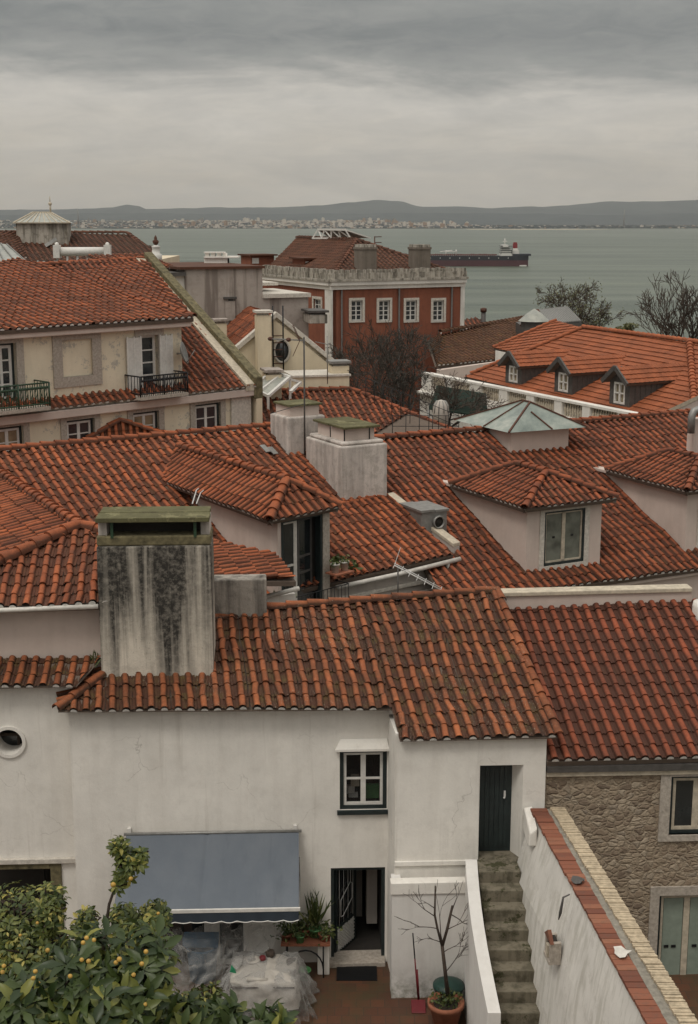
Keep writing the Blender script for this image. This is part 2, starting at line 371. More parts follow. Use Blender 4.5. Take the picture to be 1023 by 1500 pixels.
def tile_face(tb, poly, eave, tw=.275, tl=.40, nx=8, Rr=.072, up=None, mortar=True, thick=.12, seed=1, jit=1., lift=.032, phase=0., flat=False, patch=None, under=True):
    rnd = random.Random(seed)
    poly = [V(p) for p in poly]; e0, e1 = V(eave[0]), V(eave[1])
    n = V((0, 0, 0))
    for i in range(len(poly)):
        a, b = poly[i], poly[(i + 1) % len(poly)]
        n += V(((a.y - b.y) * (a.z + b.z), (a.z - b.z) * (a.x + b.x), (a.x - b.x) * (a.y + b.y)))
    n.normalize()
    Eu = (e1 - e0).normalized()
    dd = [((p - e0) - Eu * (p - e0).dot(Eu)) for p in poly]; mx = max(d.length for d in dd)
    fr = [p for p, d in zip(poly, dd) if d.length > mx * .6]; cf = sum(fr, V((0, 0, 0))) / len(fr) - e0
    n = Eu.cross(cf).normalized()
    if n.z < 0: n = -n
    poly = [p - n * (p - e0).dot(n) for p in poly]
    E = e1 - e0; E = (E - n * E.dot(n)).normalized(); S = n.cross(E)
    if S.z < 0: E = -E; S = n.cross(E)
    if up is not None:
        S = V(up[1]) - V(up[0]); S = (S - n * S.dot(n)).normalized()
    ES = E.dot(S); den = 1 - ES * ES
    def st(p):
        w = p - e0; a, b = w.dot(E), w.dot(S); return (a - ES * b) / den, (b - ES * a) / den
    pst = [st(p) for p in poly]
    area = sum(pst[i][0] * pst[(i + 1) % len(pst)][1] - pst[(i + 1) % len(pst)][0] * pst[i][1] for i in range(len(pst)))
    if area < 0: pst = pst[::-1]
    edges = []
    for i in range(len(pst)):
        (x0, y0), (x1, y1) = pst[i], pst[(i + 1) % len(pst)]
        a, b = -(y1 - y0), x1 - x0; L = math.hypot(a, b)
        if L < 1e-6: continue
        a /= L; b /= L; edges.append((a, b, -(a * x0 + b * y0)))
    smin = min(p[0] for p in pst); smax = max(p[0] for p in pst); tmin = min(p[1] for p in pst); tmax = max(p[1] for p in pst)
    prof = PROF[nx]
    diag = math.hypot(tw, tl) * .62
    def W(s_, t_, h):
        q = mnoise.noise(V((s_ * .55 + seed, t_ * .55, seed * .37))) * .035 * jit; return e0 + E * (s_ + q * .5) + S * (t_ + mnoise.noise(V((s_ * .8, seed, 2.))) * .03 * jit) + n * (h + q)
    r0 = math.floor(tmin / tl + .001); r1 = math.ceil(tmax / tl)
    c0 = math.floor(smin / tw) - 1; c1 = math.ceil(smax / tw) + 1
    wob = [rnd.gauss(0, .006) * jit for _ in range(c1 - c0 + 1)]
    for r in range(r0, r1):
        for c in range(c0, c1):
            cs, ct = (c + .5 + phase) * tw, (r + .5) * tl
            if any(a * cs + b * ct + k < -diag for a, b, k in edges): continue
            inside = all(a * cs + b * ct + k > diag + .1 for a, b, k in edges)
            tone = min(1, max(0, rnd.gauss(.62, .19)))
            if patch and rnd.random() < patch: tone = rnd.choice((0, 1.25))
            if rnd.random() < .012 * jit: tone = rnd.choice((-.3, 1.3))
            slip = -.07 if rnd.random() < .01 * jit else 0
            dz = rnd.gauss(0, .005) * jit; sk = rnd.gauss(0, .007) * jit; ds = wob[c - c0]; dt = rnd.gauss(0, .010) * jit + slip
            rows = []; drs = []; sts = []
            for j, (tt, hh) in enumerate(((r * tl - .02 + dt, lift), ((r + .5) * tl, lift * .5), ((r + 1) * tl + .01, 0))):
                row = []; dr = []; q = []
                for x in prof:
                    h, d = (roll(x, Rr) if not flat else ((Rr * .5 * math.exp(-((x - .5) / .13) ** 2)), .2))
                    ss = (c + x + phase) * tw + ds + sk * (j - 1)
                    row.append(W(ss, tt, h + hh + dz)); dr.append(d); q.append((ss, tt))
                rows.append(row); drs.append(dr); sts.append(q)
            lip = [p - n * (.026) for p in rows[0]]
            if inside:
                tb.strip(rows, drs, tone); tb.strip([lip, rows[0]], [drs[0], drs[0]], tone * .8, 0, False)
            else:
                for a in range(2):
                    for k in range(len(prof) - 1):
                        pl = [(rows[a][k], *sts[a][k], drs[a][k]), (rows[a][k + 1], *sts[a][k + 1], drs[a][k + 1]), (rows[a + 1][k + 1], *sts[a + 1][k + 1], drs[a + 1][k + 1]), (rows[a + 1][k], *sts[a + 1][k], drs[a + 1][k])]
                        pl = clip(pl, edges)
                        if pl: tb.face([p[0] for p in pl], [p[3] for p in pl], tone)
                for k in range(len(prof) - 1):
                    pl = clip([(lip[k], *sts[0][k], 1), (lip[k + 1], *sts[0][k + 1], 1), (rows[0][k + 1], *sts[0][k + 1], 0), (rows[0][k], *sts[0][k], 0)], edges)
                    if pl: tb.face([p[0] for p in pl], [p[3] for p in pl], tone * .8, 0, False)
    if mortar and not flat:
        for c in range(c0, c1):
            cs = (c + .5 + phase) * tw + wob[c - c0]
            if not all(a * cs + b * (tmin + .03) + k > -.02 for a, b, k in edges): continue
            if rnd.random() < .12: continue
            tt = tmin - .03; rr = rnd.uniform(.85, 1.1)
            pts = [W(cs + tw * .28 * math.cos(q), tt, lift - .03 + (Rr * rr) * max(0, math.sin(q))) for q in [math.pi * i / 6 for i in range(7)]]
            tb.face(pts, [0] * 7, .5, 1, False)
    # boarding under the tiles
    if under:
        top = [p - n * .03 for p in poly]; bot = [p - n * (.03 + thick) for p in poly]; m = len(poly)
        tb.face(bot[::-1], [0] * m, .5, 2, False); tb.face(top, [0] * m, .5, 2, False)
        for i in range(m): tb.face([bot[i], bot[(i + 1) % m], top[(i + 1) % m], top[i]], [0] * 4, .5, 2, False)
    return n
def ridge_caps(tb, p0, p1, r=.115, l=.42, seed=3, arc=1.05):
    """half-round cap tiles from the low end p0 to the high end p1, each lapping the next"""
    rnd = random.Random(seed); p0, p1 = V(p0), V(p1); d = p1 - p0; L = d.length; d.normalize()
    tb.cuts.append((len(tb.v), len(tb.f)))
    k = max(1, round(L / l)); x = d.cross(UP).normalized(); z = x.cross(d)
    for i in range(k):
        a = p0 + d * (L * i / k - .03); b = p0 + d * (L * (i + 1) / k + .03)
        tone = min(1, max(0, rnd.gauss(.62, .22))); off = x * rnd.gauss(0, .008)
        rows = []
        for q, rr, hh in ((a, r * 1.12, .03), (b, r * .93, .0)):
            rows.append([q + off + x * (rr * math.cos(t)) + z * (rr * math.sin(t) * 1.0 + hh - .03) for t in [math.pi * (.5 - arc / 2) + math.pi * arc * j / 8 for j in range(9)]])
        dd = [.7, .4, .1, 0, 0, 0, .1, .4, .7]
        tb.strip(rows, [dd, dd], tone)
        lip = [q - (q - (a + off)) * .22 for q in rows[0]]
        tb.strip([lip, rows[0]], [dd, dd], tone * .8, 0, False)
def TM(k): return [M[k], M['mortar'], M['slab']]
# ------------------------------------------------------------------ walls and openings
class Facade:
    """vertical wall plane through p, running along hdir(deg); n points to the outside"""
    def __init__(s, p, deg, out=None):
        s.p = V(p); s.d = hdir(deg); s.n = V((s.d.y, -s.d.x, 0))
        if out is not None and s.n.dot(out) < 0: s.n = -s.n
    def px(s, u, v):
        w = onp(u, v, s.p, s.n); return (w - s.p).dot(s.d), w.z
    def rect(s, u0, v0, u1, v1):
        """pixel box -> (s0, s1, z0, z1), measured at mid-height and mid-width"""
        um, vm = (u0 + u1) / 2, (v0 + v1) / 2
        a = s.px(u0, vm)[0]; b = s.px(u1, vm)[0]; return min(a, b), max(a, b), s.px(um, v1)[1], s.px(um, v0)[1]
    def P(s, a, z, off=0):
        q = s.p + s.d * a + s.n * off; return V((q.x, q.y, z))
    def box(s, mb, s0, s1, z0, z1, o0, o1, mi=0):
        a = s.P(s0, z0, o1); ax, ay = s.d, -s.n
        mb.obox(a, ax, ay, UP, (0, s1 - s0), (0, o1 - o0), (0, z1 - z0), mi)
    def wall(s, mb, s0, s1, z0, z1, holes=(), thick=.3, mi=0):
        xs = sorted({s0, s1, *[h[0] for h in holes], *[h[1] for h in holes]}); zs = sorted({z0, z1, *[h[2] for h in holes], *[h[3] for h in holes]})
        xs = [x for x in xs if s0 <= x <= s1]; zs = [z for z in zs if z0 <= z <= z1]
        for i in range(len(xs) - 1):
            for j in range(len(zs) - 1):
                cx, cz = (xs[i] + xs[i + 1]) / 2, (zs[j] + zs[j + 1]) / 2
                if any(h[0] < cx < h[1] and h[2] < cz < h[3] for h in holes): continue
                for o in (0, -thick):
                    mb.face([s.P(xs[i], zs[j], o), s.P(xs[i + 1], zs[j], o), s.P(xs[i + 1], zs[j + 1], o), s.P(xs[i], zs[j + 1], o)], mi)
        for h in list(holes) + [(s0, s1, z0, z1)]:
            c = [(h[0], h[2]), (h[1], h[2]), (h[1], h[3]), (h[0], h[3])]
            for k in range(4):
                (a, b), (c2, d2) = c[k], c[(k + 1) % 4]
                mb.face([s.P(a, b, 0), s.P(c2, d2, 0), s.P(c2, d2, -thick), s.P(a, b, -thick)], mi)
    def window(s, parent, r, cols=2, rows=2, fw=.06, mw=.03, rec=.1, frame='white_paint', glass='glass', outer=None, ow=.05, surround=None, sw=.18, sproud=.03, sill=None, name='window', mid=None, back=True, midw=None):
        """a window as a part: its frame, with outer lining, panes and stone surround as sub-parts"""
        s0, s1, z0, z1 = r
        if outer:
            m = MB()
            for q in ((s0, s0 + ow, z0, z1), (s1 - ow, s1, z0, z1), (s0 + ow, s1 - ow, z1 - ow, z1), (s0 + ow, s1 - ow, z0, z0 + ow)): s.box(m, *q, -rec - .03, -rec + .06)
            s0 += ow; s1 -= ow; z0 += ow; z1 -= ow
        f = MB()
        for q in ((s0, s0 + fw, z0, z1), (s1 - fw, s1, z0, z1), (s0 + fw, s1 - fw, z1 - fw, z1), (s0 + fw, s1 - fw, z0, z0 + fw)): s.box(f, *q, -rec - .03, -rec + .03)
        a, b, c, d = s0 + fw, s1 - fw, z0 + fw, z1 - fw
        for i in range(1, cols):
            x = a + (b - a) * i / cols; w = (midw or fw) if (cols == 2 or (cols == 4 and i == 2)) else mw
            s.box(f, x - w / 2, x + w / 2, c, d, -rec - .02, -rec + .02)
        for j in range(1, rows):
            z = c + (d - c) * j / rows; w = fw if mid == j else mw
            s.box(f, a, b, z - w / 2, z + w / 2, -rec - .018, -rec + .016)
        fr = f.build(name, M[frame], parent)
        g = MB(); s.box(g, a - .01, b + .01, c - .01, d + .01, -rec - .012, -rec - .004)
        g.build('pane', M[glass], fr)
        if outer:
            m.build('outer_frame', M[outer], fr)
            s0 -= ow; s1 += ow; z0 -= ow; z1 += ow
        if surround:
            k = MB()
            for q in ((s0 - sw, s0, z0 - sw * .6, z1 + sw), (s1, s1 + sw, z0 - sw * .6, z1 + sw), (s0, s1, z1, z1 + sw), (s0, s1, z0 - sw * .6, z0)): s.box(k, *q, -.12, sproud)
            k.build('surround', M[surround], fr)
        if sill:
            k = MB(); s.box(k, s0 - .06, s1 + .06, z0 - .08, z0 - .003, -.1, .09); k.build('sill', M[sill], fr)
        return fr
def arr(*p): return [V(q) for q in p]
# ================================================================== the white house on the courtyard
TH = 2.5
FA = Facade(at(340, 1200, 27.5), TH)
FR = Facade(at(690, 1150, 26.6), TH)
zG = at(525, 1412, 27.5).z
PA = slope_plane(at(340, 1040, 27.15), TH, .364)
pa = lambda u, v: onp(u, v, *PA)
house = thing('white_house', 'white house on the courtyard with mossy clay roof, blue awning and sooty chimney', 'house', FA.P(0, zG))
wl, wr = FA.px(108, 1200)[0], FA.px(568, 1250)[0]
zt = FA.px(340, 1037)[1] + .17
r_win = FA.rect(498, 1098, 567, 1186); r_door = FA.rect(485, 1271, 564, 1411); r_low = FA.rect(322, 1352, 357, 1408); r_low2 = FA.rect(235, 1352, 300, 1420)
w = MB(); FA.wall(w, wl, wr, zG - .3, zt, [r_win, r_door, r_low, r_low2], .35)
rl, rr = FR.px(579, 1150)[0], FR.px(799, 1150)[0]
zt2 = FR.px(690, 1081)[1] + .09
r_stair = FR.rect(702, 1121, 765, 1259)
FR.wall(w, rl, rr, zG - .3, zt2 + .0, [r_stair], .3)
b0, b1 = FA.P(wr, 0), FR.P(rl, 0)
w.hexa([V((p.x, p.y, z)) for z in (zG - .3, zt2 + .03) for p in (b1 + V((.004, .01, 0)), b1 + V((.3, .02, 0)), b0 + V((.3, 0.05, 0)), b0 + V((0, -.002, 0)))])
# east flank and back, stair-door recess
w.hexa([V((p.x, p.y, z)) for z in (zG - .3, zt2) for p in (FR.P(rr - .3, 0, -.301), FR.P(rr - .002, 0, -.301), FR.P(rr - .002, 0, -4.6), FR.P(rr - .3, 0, -4.6))])
dsx = FR.px(749, 1190)[0] + .04
w.face([FR.P(r_stair[1], r_stair[2], -.004), FR.P(r_stair[1], r_stair[3], -.004), FR.P(dsx, r_stair[3], -.42), FR.P(dsx, r_stair[2], -.42)])
FR.box(w, r_stair[0] - .1, r_stair[1], r_stair[3], r_stair[3] + .1, -.6, -.3)
w.build('wall', M['white'], house)
# courtyard rooms behind the openings
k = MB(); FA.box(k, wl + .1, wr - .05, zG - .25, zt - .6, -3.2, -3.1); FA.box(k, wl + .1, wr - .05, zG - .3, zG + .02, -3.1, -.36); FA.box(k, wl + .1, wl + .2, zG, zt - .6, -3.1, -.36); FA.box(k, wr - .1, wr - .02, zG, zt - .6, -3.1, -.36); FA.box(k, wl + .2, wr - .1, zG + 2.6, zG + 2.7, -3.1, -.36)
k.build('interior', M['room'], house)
# window above the door
fw = FA.window(house, r_win, 2, 2, .06, .045, .1, 'white_paint', 'glass_clear', 'dark_green', .085, midw=.11)
fw['label'] = 'small casement window with cream sashes and dark green lining'
k = MB(); FA.box(k, r_win[0] - .06, r_win[1] + .02, r_win[2] - .09, r_win[2] - .003, -.05, .07); k.build('sill', M['dark_green'], fw)
k = MB()
a, b = r_win[0] - .1, r_win[1] + .04
z0 = r_win[3] + .01
k.add([FA.P(a, z0, .14), FA.P(b, z0, .14), FA.P(b, z0 + .05, .14), FA.P(a, z0 + .05, .14), FA.P(a, z0, 0.003), FA.P(b, z0, 0.003), FA.P(b - .05, z0 + .24, 0.003), FA.P(a + .12, z0 + .24, 0.003)],
      [(0, 1, 2, 3), (3, 2, 6, 7), (0, 3, 7, 4), (2, 1, 5, 6), (1, 0, 4, 5)])
k.build('window_hood', M['white'], fw)
# the objects standing behind the panes
s0, s1, z0, z1 = r_win; ww, hh = s1 - s0, z1 - z0
for (x0, x1, y0, y1, mk) in ((.25, .43, .30, .47, 'beige'), (.17, .33, .18, .30, 'white_paint'), (.2, .40, .11, .17, 'pvc')):
    q = MB(); FA.box(q, s0 + ww * x0, s0 + ww * x1, z0 + hh * y0, z0 + hh * y1, -.42, -.3)
    tag(q.build('cardboard_box', M[mk], base=FA.P(s0 + ww * x0, z0 + hh * y0, -.36)), {'beige': 'brown cardboard box behind the lower left pane of the small white window', 'white_paint': 'pale box below the brown one behind the small window', 'pvc': 'flat white box lowest behind the small window'}[mk], 'box')
q = MB(); FA.box(q, s0 + ww * .56, s0 + ww * .85, z0 + hh * .10, z0 + hh * .31, -.42, -.28)
tag(q.build('storage_crate', M['green_plastic'], base=FA.P(s0 + ww * .6, z0 + hh * .1, -.36)), 'green crate behind the lower right pane of the small white window', 'crate')
# ground-floor door standing open
s0, s1, z0, z1 = r_door
df = MB()
for q in ((s0, s0 + .07, z0, z1), (s1 - .07, s1, z0, z1), (s0 + .07, s1 - .07, z1 - .07, z1)): FA.box(df, *q, -.2, -.03)
dfo = df.build('door_frame', M['dark_green'], house)
hinge = FA.P(s0 + .09, z0, -.2); ang = math.radians(TH + 57)
dx = V((math.cos(ang), math.sin(ang), 0)); dn = V((dx.y, -dx.x, 0)); dw = .92; dh = z1 - z0 - .1
leaf = MB()
for x in ((0, .09), (dw - .09, dw)): leaf.obox(hinge, dx, dn, UP, x, (-.02, .02), (.03, dh))
for z in ((.03, .12), (.68, .76), (dh - .1, dh)): leaf.obox(hinge, dx, dn, UP, (.09, dw - .09), (-.02, .02), z)
lo = leaf.build('door', M['dark_green'], house)
g = MB(); g.obox(hinge, dx, dn, UP, (.08, dw - .08), (-.008, -.002), (.76, dh - .1)); g.build('pane', M['glass'], lo)
g = MB(); g.obox(hinge, dx, dn, UP, (.09, dw - .09), (-.01, .0), (.12, .68)); g.build('lower_panel', M['room'], lo)
g = MB()
step = .085
for sg in (1, -1):
    t = -.8
    while t < 1.7:
        pts = []
        for c in range(25):
            x = .09 + (dw - .18) * c / 24; z = t + sg * (x - .09)
            if .12 <= z <= .68: pts.append((x, z))
        if len(pts) > 1:
            A, B = pts[0], pts[-1]
            g.bar(hinge + dx * A[0] + UP * A[1] + dn * .012, hinge + dx * B[0] + UP * B[1] + dn * .012, .028, .012)
        t += step
g.build('lattice', M['white_paint'], lo)
g = MB()
wv = [(.2, .95), (.2, 1.35), (.62, 1.62), (.7, 1.55), (.7, 1.2), (.3, .93)]
g.tube([hinge + dx * x + UP * z + dn * .04 for x, z in wv + wv[:1]], .011, 5)
for x in (.15, .34, .53, .75): g.tube([hinge + dx * x + UP * .76 + dn * .03, hinge + dx * x + UP * (dh - .1) + dn * .03], .007, 4)
g.tube([hinge + dx * .62 + UP * 1.6 + dn * .04, hinge + dx * .62 + UP * (dh - .12) + dn * .04], .01, 5)
g.build('grille', M['pvc'], lo)
q = MB(); FA.box(q, s1 - .34, s1 - .1, z0 + .35, z1 - .02, -1.5, -1.1); FA.box(q, s1 - .75, s1 - .4, z0 + .1, z1 - .3, -2.3, -1.9)
q = q.build('cupboard', M['grey_plaster'], base=FA.P(s1 - .3, z0, -1.3)); tag(q, 'pale cupboard inside the open courtyard doorway', 'cupboard')
st = MB(); FA.box(st, s0 - .12, s1 + .0, zG - .05, zG + .1, -.3, .26); st.build('doorstep', M['stone_trim'], house, bevel=.01)
# openings under the awning
for r in (r_low, r_low2):
    f = FA.window(house, r, 1 if r is r_low else 2, 2, .05, .03, .15, 'dark_green', 'glass')
# upper stair door in its deep recess
s0, s1, z0, z1 = r_stair
s1 = dsx + .02
dl = MB(); FR.box(dl, s0 + .0, s1 - .0, z0 + .02, z1, -.42, -.37)
for i in range(6):
    a = s0 + .06 + (s1 - s0 - .12) * i / 6; FR.box(dl, a + .006, a + (s1 - s0 - .12) / 6 - .006, z0 + .12, z1 - .05, -.37, -.355)
d2 = dl.build('door', M['dark_green'], house); d2['label'] = 'dark plank door at the head of the outdoor steps'
k = MB(); c = FR.P(s1 - .16, z0 + 1.25, -.33); k.ball(c, .025); FR.box(k, s1 - .17, s1 - .13, z0 + 1.27, z0 + 1.4, -.355, -.32); k.build('handle', M['pvc'], d2)
# ledge, trough and mouldings below the stair door
FL = Facade(at(630, 1380, 26.17), TH)
la, lb = FL.px(574, 1400)[0], FL.px(692, 1360)[0]
lz = FL.px(630, 1292)[1]
tr = MB(); FL.wall(tr, la, lb, zG - .1, lz - .02, [], .2)
sd0, sd1 = FL.P(la, 0, -.2), FL.P(la, 0, -.44)
tr.hexa([V((p.x, p.y, z)) for z in (zG - .1, lz - .02) for p in (sd0, sd0 + V((.2, 0, 0)), sd1 + V((.2, .0, 0)), sd1)])
tr.build('stair_plinth', M['white_low'], house)
tr = MB(); FL.box(tr, la - .03, lb, lz - .26, lz, -.22, .035); FL.box(tr, la + .0, lb, lz - .26, lz - .2, -.42, -.22)
FR.box(tr, rl + .0, FR.px(692, 1262)[0], FR.px(630, 1267)[1], FR.px(630, 1260)[1], .002, .05); tr.build('trough_rim', M['white'], house, bevel=.012)
# ----- roof
e0, e1 = pa(85, 1041), pa(577, 1037)
updir = (pa(800, 1072), pa(722, 880))
mid = pa(574, 1038)
cu = (updir[1] - updir[0]).normalized()
tb = TB()
hipL = pa(150, 990)
ra, rb = pa(390, 892), pa(727, 866)
det = cu.x * (rb.y - ra.y) - cu.y * (rb.x - ra.x)
apx = mid + cu * (((ra.x - mid.x) * (rb.y - ra.y) - (ra.y - mid.y) * (rb.x - ra.x)) / det)
nA = tile_face(tb, [e0, mid, apx, ra, pa(313, 899), pa(250, 908), hipL], (mid, mid * 2 - e0), .272, .40, 12, .068, updir, seed=11, jit=1.6, patch=.04, thick=.02)
ea, eb = pa(581, 1084), pa(817, 1079)
ev = eb - ea; det2 = cu.x * ev.y - cu.y * ev.x
tq_ = ((ea.x - mid.x) * ev.y - (ea.y - mid.y) * ev.x) / det2
ea2 = mid + cu * tq_
tile_face(tb, [apx, ea2, eb, rb], (ea2, eb), .272, .40, 12, .068, updir, thick=.02, seed=12, jit=1.6, patch=.05)
# the west hip
hl = pa(78, 1031); hz = hl.z
tile_face(tb, [e0, hipL, pa(150, 976) + V((-.05, .3, -.05)), atz(84, 1015, hz + .02)], (e0, atz(84, 1015, hz + .02)), .272, .4, 12, .068, seed=13, jit=1.6, mortar=False, thick=.02)
ro = tb.build('roof', TM('tileA'), house)
tb = TB(); ridge_caps(tb, pa(312, 906), pa(392, 893), .11, .45, 4)
ridge_caps(tb, pa(390, 893) + UP * .05, pa(727, 867) + UP * .05, .115, .5, 5); ridge_caps(tb, e0 + UP * .05, hipL + UP * .05, .11, .42, 6)
ridge_caps(tb, eb + UP * .05 - cu * .0, pa(727, 866) + UP * .05, .1, .42, 8)
tb.build('ridge_caps', TM('tileA'), ro)
# back slope of the same roof, out of sight of the lens
bk = MB(); q0, q1 = pa(300, 905), pa(727, 867); bk.prism([q0 + UP * -.03, q1 + UP * -.03, q1 + V((-.3, 2.6, -.9)), q0 + V((-.3, 2.6, -.9))], (0, 0, -.12)); bk.build('back_slope', M['slab'], ro)
# rough cement wall at the ridge end
FW = Facade(at(350, 890, 30.2), 4)
k = MB(); a0, a1 = FW.px(300, 880)[0], FW.px(391, 880)[0]; FW.box(k, a0, a1, FW.px(350, 960)[1], FW.px(350, 849)[1], -.5, 0)
k.build('party_wall', M['rough'], house, bevel=.03)
# ----- the big sooty chimney
FC = Facade(pa(230, 990), TH)
c0, c1, cz0, cz1 = FC.rect(145, 797, 311, 992)
ch = MB(); FC.box(ch, c0, c1, cz0 - .25, cz1 - .05, -1.05, 0)
# slightly hand-made outline
cho = ch.build('chimney', M['chim'], house, bevel=.035)
cho['label'] = 'broad white chimney streaked with black soot under a green slab'
k = MB(); FC.box(k, c0 - .0, c1 + .0, cz1 - .05, cz1 + .16, -.98, -.06); k.build('mossy_ledge', M['moss_wall'], cho, bevel=.03)
k = MB(); zc = FC.px(225, 765)[1]
for a, b in ((c0 + .03, c0 + .22), (c1 - .22, c1 - .03)): FC.box(k, a, b, cz1 + .15, zc + .02, -.95, -.16); k.cut()
k.build('cheek', M['chim2'], cho, bevel=.02)
k = MB(); FC.box(k, c0 + .22, c1 - .22, cz1 + .15, zc, -.62, -.56); k.build('flue', M['room'], cho)
k = MB()
for a in (c0 + .3, c1 - .36): FC.box(k, a, a + .06, cz1 + .1, zc + .01, -.12, -.06); k.cut()
k.build('bracket', M['green_iron'], cho)
k = MB(); FC.box(k, c0 + .02, c1 - .04, zc + .015, zc + .11, -1.12, -.54); FC.box(k, c0 + .0, c1 - .02, zc + .0, zc + .1, -.53, .03)
k.build('cap_slab', M['moss'], cho, bevel=.012)
# ================================================================== the neighbour on the left
F2 = Facade(at(50, 1200, 27.7), TH)
side = thing('side_house', 'white neighbouring house at the left edge with a round porthole in its wall', 'house', F2.P(-.5, zG))
a0, a1 = F2.px(-60, 1200)[0], F2.px(111, 1130)[0]
ez = F2.px(50, 1006)[1] + .13
rh = F2.rect(-16, 1063, 43, 1110); cx, cz = (rh[0] + rh[1]) / 2, (rh[2] + rh[3]) / 2; rad = .285
sq = (cx - .5, cx + .5, cz - .5, cz + .5)
rop = F2.rect(-60, 1273, 78, 1420)
rop = (a0 + .3, rop[1], rop[2], rop[3])
w = MB(); F2.wall(w, a0, a1, zG - .3, ez, [sq, rop], .35)
N = 40
for i in range(N):
    t0, t1 = 2 * math.pi * i / N, 2 * math.pi * (i + 1) / N
    def sqp(t):
        c, s = math.cos(t), math.sin(t); m = max(abs(c), abs(s)); return cx + .5 * c / m, cz + .5 * s / m
    A, B = sqp(t0), sqp(t1); C, D = (cx + rad * math.cos(t0), cz + rad * math.sin(t0)), (cx + rad * math.cos(t1), cz + rad * math.sin(t1))
    w.face([F2.P(*A), F2.P(*B), F2.P(*D), F2.P(*C)]); w.face([F2.P(*C), F2.P(*D), F2.P(*D, -.5), F2.P(*C, -.5)], 0, True)
w.build('wall', M['white'], side)
k = MB()
ring = []
for i in range(N):
    t0, t1 = 2 * math.pi * i / N, 2 * math.pi * (i + 1) / N
    for (ra, oa), (rb, ob) in (((.29, .002), (.29, .045)), ((.29, .045), (.36, .045)), ((.36, .045), (.36, .002))):
        k.face([F2.P(cx + ra * math.cos(t0), cz + ra * math.sin(t0), oa), F2.P(cx + ra * math.cos(t1), cz + ra * math.sin(t1), oa), F2.P(cx + rb * math.cos(t1), cz + rb * math.sin(t1), ob), F2.P(cx + rb * math.cos(t0), cz + rb * math.sin(t0), ob)], 0, oa != ob)
po = k.build('porthole', M['white'], side)
k = MB(); F2.box(k, cx - .5, cx + .5, cz - .5, cz + .5, -.56, -.5); k.build('pane', M['glass'], po)
k = MB(); F2.box(k, cx - .3, cx + .3, cz - .03, cz + .03, -.48, -.42); F2.box(k, cx + .08, cx + .14, cz - .33, cz + .33, -.49, -.45); k.build('sash', M['wood'], po)
k = MB(); F2.box(k, a0, F2.px(116, 1258)[0], F2.px(50, 1263)[1], F2.px(50, 1256)[1], .002, .1); k.build('string_course', M['pale_trim'], side, bevel=.01)
k = MB(); F2.box(k, rop[1], rop[1] + .24, rop[2], rop[3] + .2, -.2, .05); F2.box(k, a0, rop[1], rop[3], rop[3] + .2, -.2, .05); k.build('surround', M['moss_wall'], side, bevel=.02)
k = MB(); F2.box(k, a0, rop[1] + .1, rop[2] - .2, rop[3] + .1, -1.2, -1.1); F2.box(k, rop[1] - .4, rop[1] - .3, rop[2], rop[3], -.9, -.8); F2.box(k, a0, rop[1], rop[2] + 1.0, rop[2] + 1.1, -.8, -.6); k.build('interior', M['room'], side)
P2 = slope_plane(F2.P(0, ez + .01, .3), TH, .36)
p2 = lambda u, v: onp(u, v, *P2)
tb = TB(); tile_face(tb, [p2(-60, 1007), p2(112, 1004), p2(150, 962), p2(-60, 966)], (p2(-60, 1007), p2(112, 1004)), .272, .40, 12, .07, seed=21, jit=1.6, thick=.02)
ro2 = tb.build('roof', TM('tileA'), side)
# ================================================================== the stone house on the right
F3 = Facade(at(900, 1250, 26.85), TH)
def stone_mat():
    m, nt, b = new_mat('rubble_stone_wall'); g = NT(nt)
    co = g.coord((1, 1, 1.45)); 
    wob = g.noise(3, 4, .6, co)
    vx = g.n('ShaderNodeVectorMath', operation='ADD'); g.l(co, vx.inputs[0]); sc = g.n('ShaderNodeVectorMath', operation='SCALE'); 
    nn = g.n('ShaderNodeTexNoise'); nn.inputs['Scale'].default_value = 4; g.l(co, nn.inputs['Vector']); g.l(nn.outputs['Color'], sc.inputs[0]); sc.inputs['Scale'].default_value = .28; g.l(sc.outputs[0], vx.inputs[1])
    vo = g.n('ShaderNodeTexVoronoi'); vo.inputs['Scale'].default_value = 5.8; g.l(vx.outputs[0], vo.inputs['Vector'])
    ve = g.n('ShaderNodeTexVoronoi', feature='DISTANCE_TO_EDGE'); ve.inputs['Scale'].default_value = 5.8; g.l(vx.outputs[0], ve.inputs['Vector'])
    sep = g.n('ShaderNodeSeparateColor'); g.l(vo.outputs['Color'], sep.inputs[0])
    c = g.ramp(sep.outputs[0], [(0, (.17, .125, .09)), (.3, (.27, .205, .145)), (.55, (.33, .26, .185)), (.8, (.38, .31, .23)), (1, (.24, .195, .15))])
    edge = g.ramp(ve.outputs['Distance'], [(.02, 0.), (.09, 1.)])
    c = g.mix(edge, (.31, .245, .175), c)
    c = g.mix(g.math('MULTIPLY', g.ramp(g.noise(9, 7, .7), [(.45, 0.), (.7, 1.)]), .5), c, (.14, .105, .075))
    g.l(c, b.inputs['Base Color']); b.inputs['Roughness'].default_value = .95
    h = g.math('ADD', g.ramp(ve.outputs['Distance'], [(0, 0.), (.22, 1.)]), g.math('MULTIPLY', g.noise(14, 6, .7), .6))
    g.l(g.bump(h, .6, .05), b.inputs['Normal']); return m
M['rubble'] = stone_mat()
stone = thing('stone_house', 'brown rubble stone house on the right with clean red-brown tile roof', 'house', F3.P(1, zG))
a0, a1 = F3.px(796, 1250)[0], F3.px(1100, 1250)[0]
ez = F3.px(910, 1116)[1] + .0
rw = F3.rect(981, 1136, 1062, 1222); rd = F3.rect(962, 1310, 1050, 1456)
w = MB(); F3.wall(w, a0, a1, zG - .4, ez, [rw, rd], .4); w.build('wall', M['rubble'], stone)
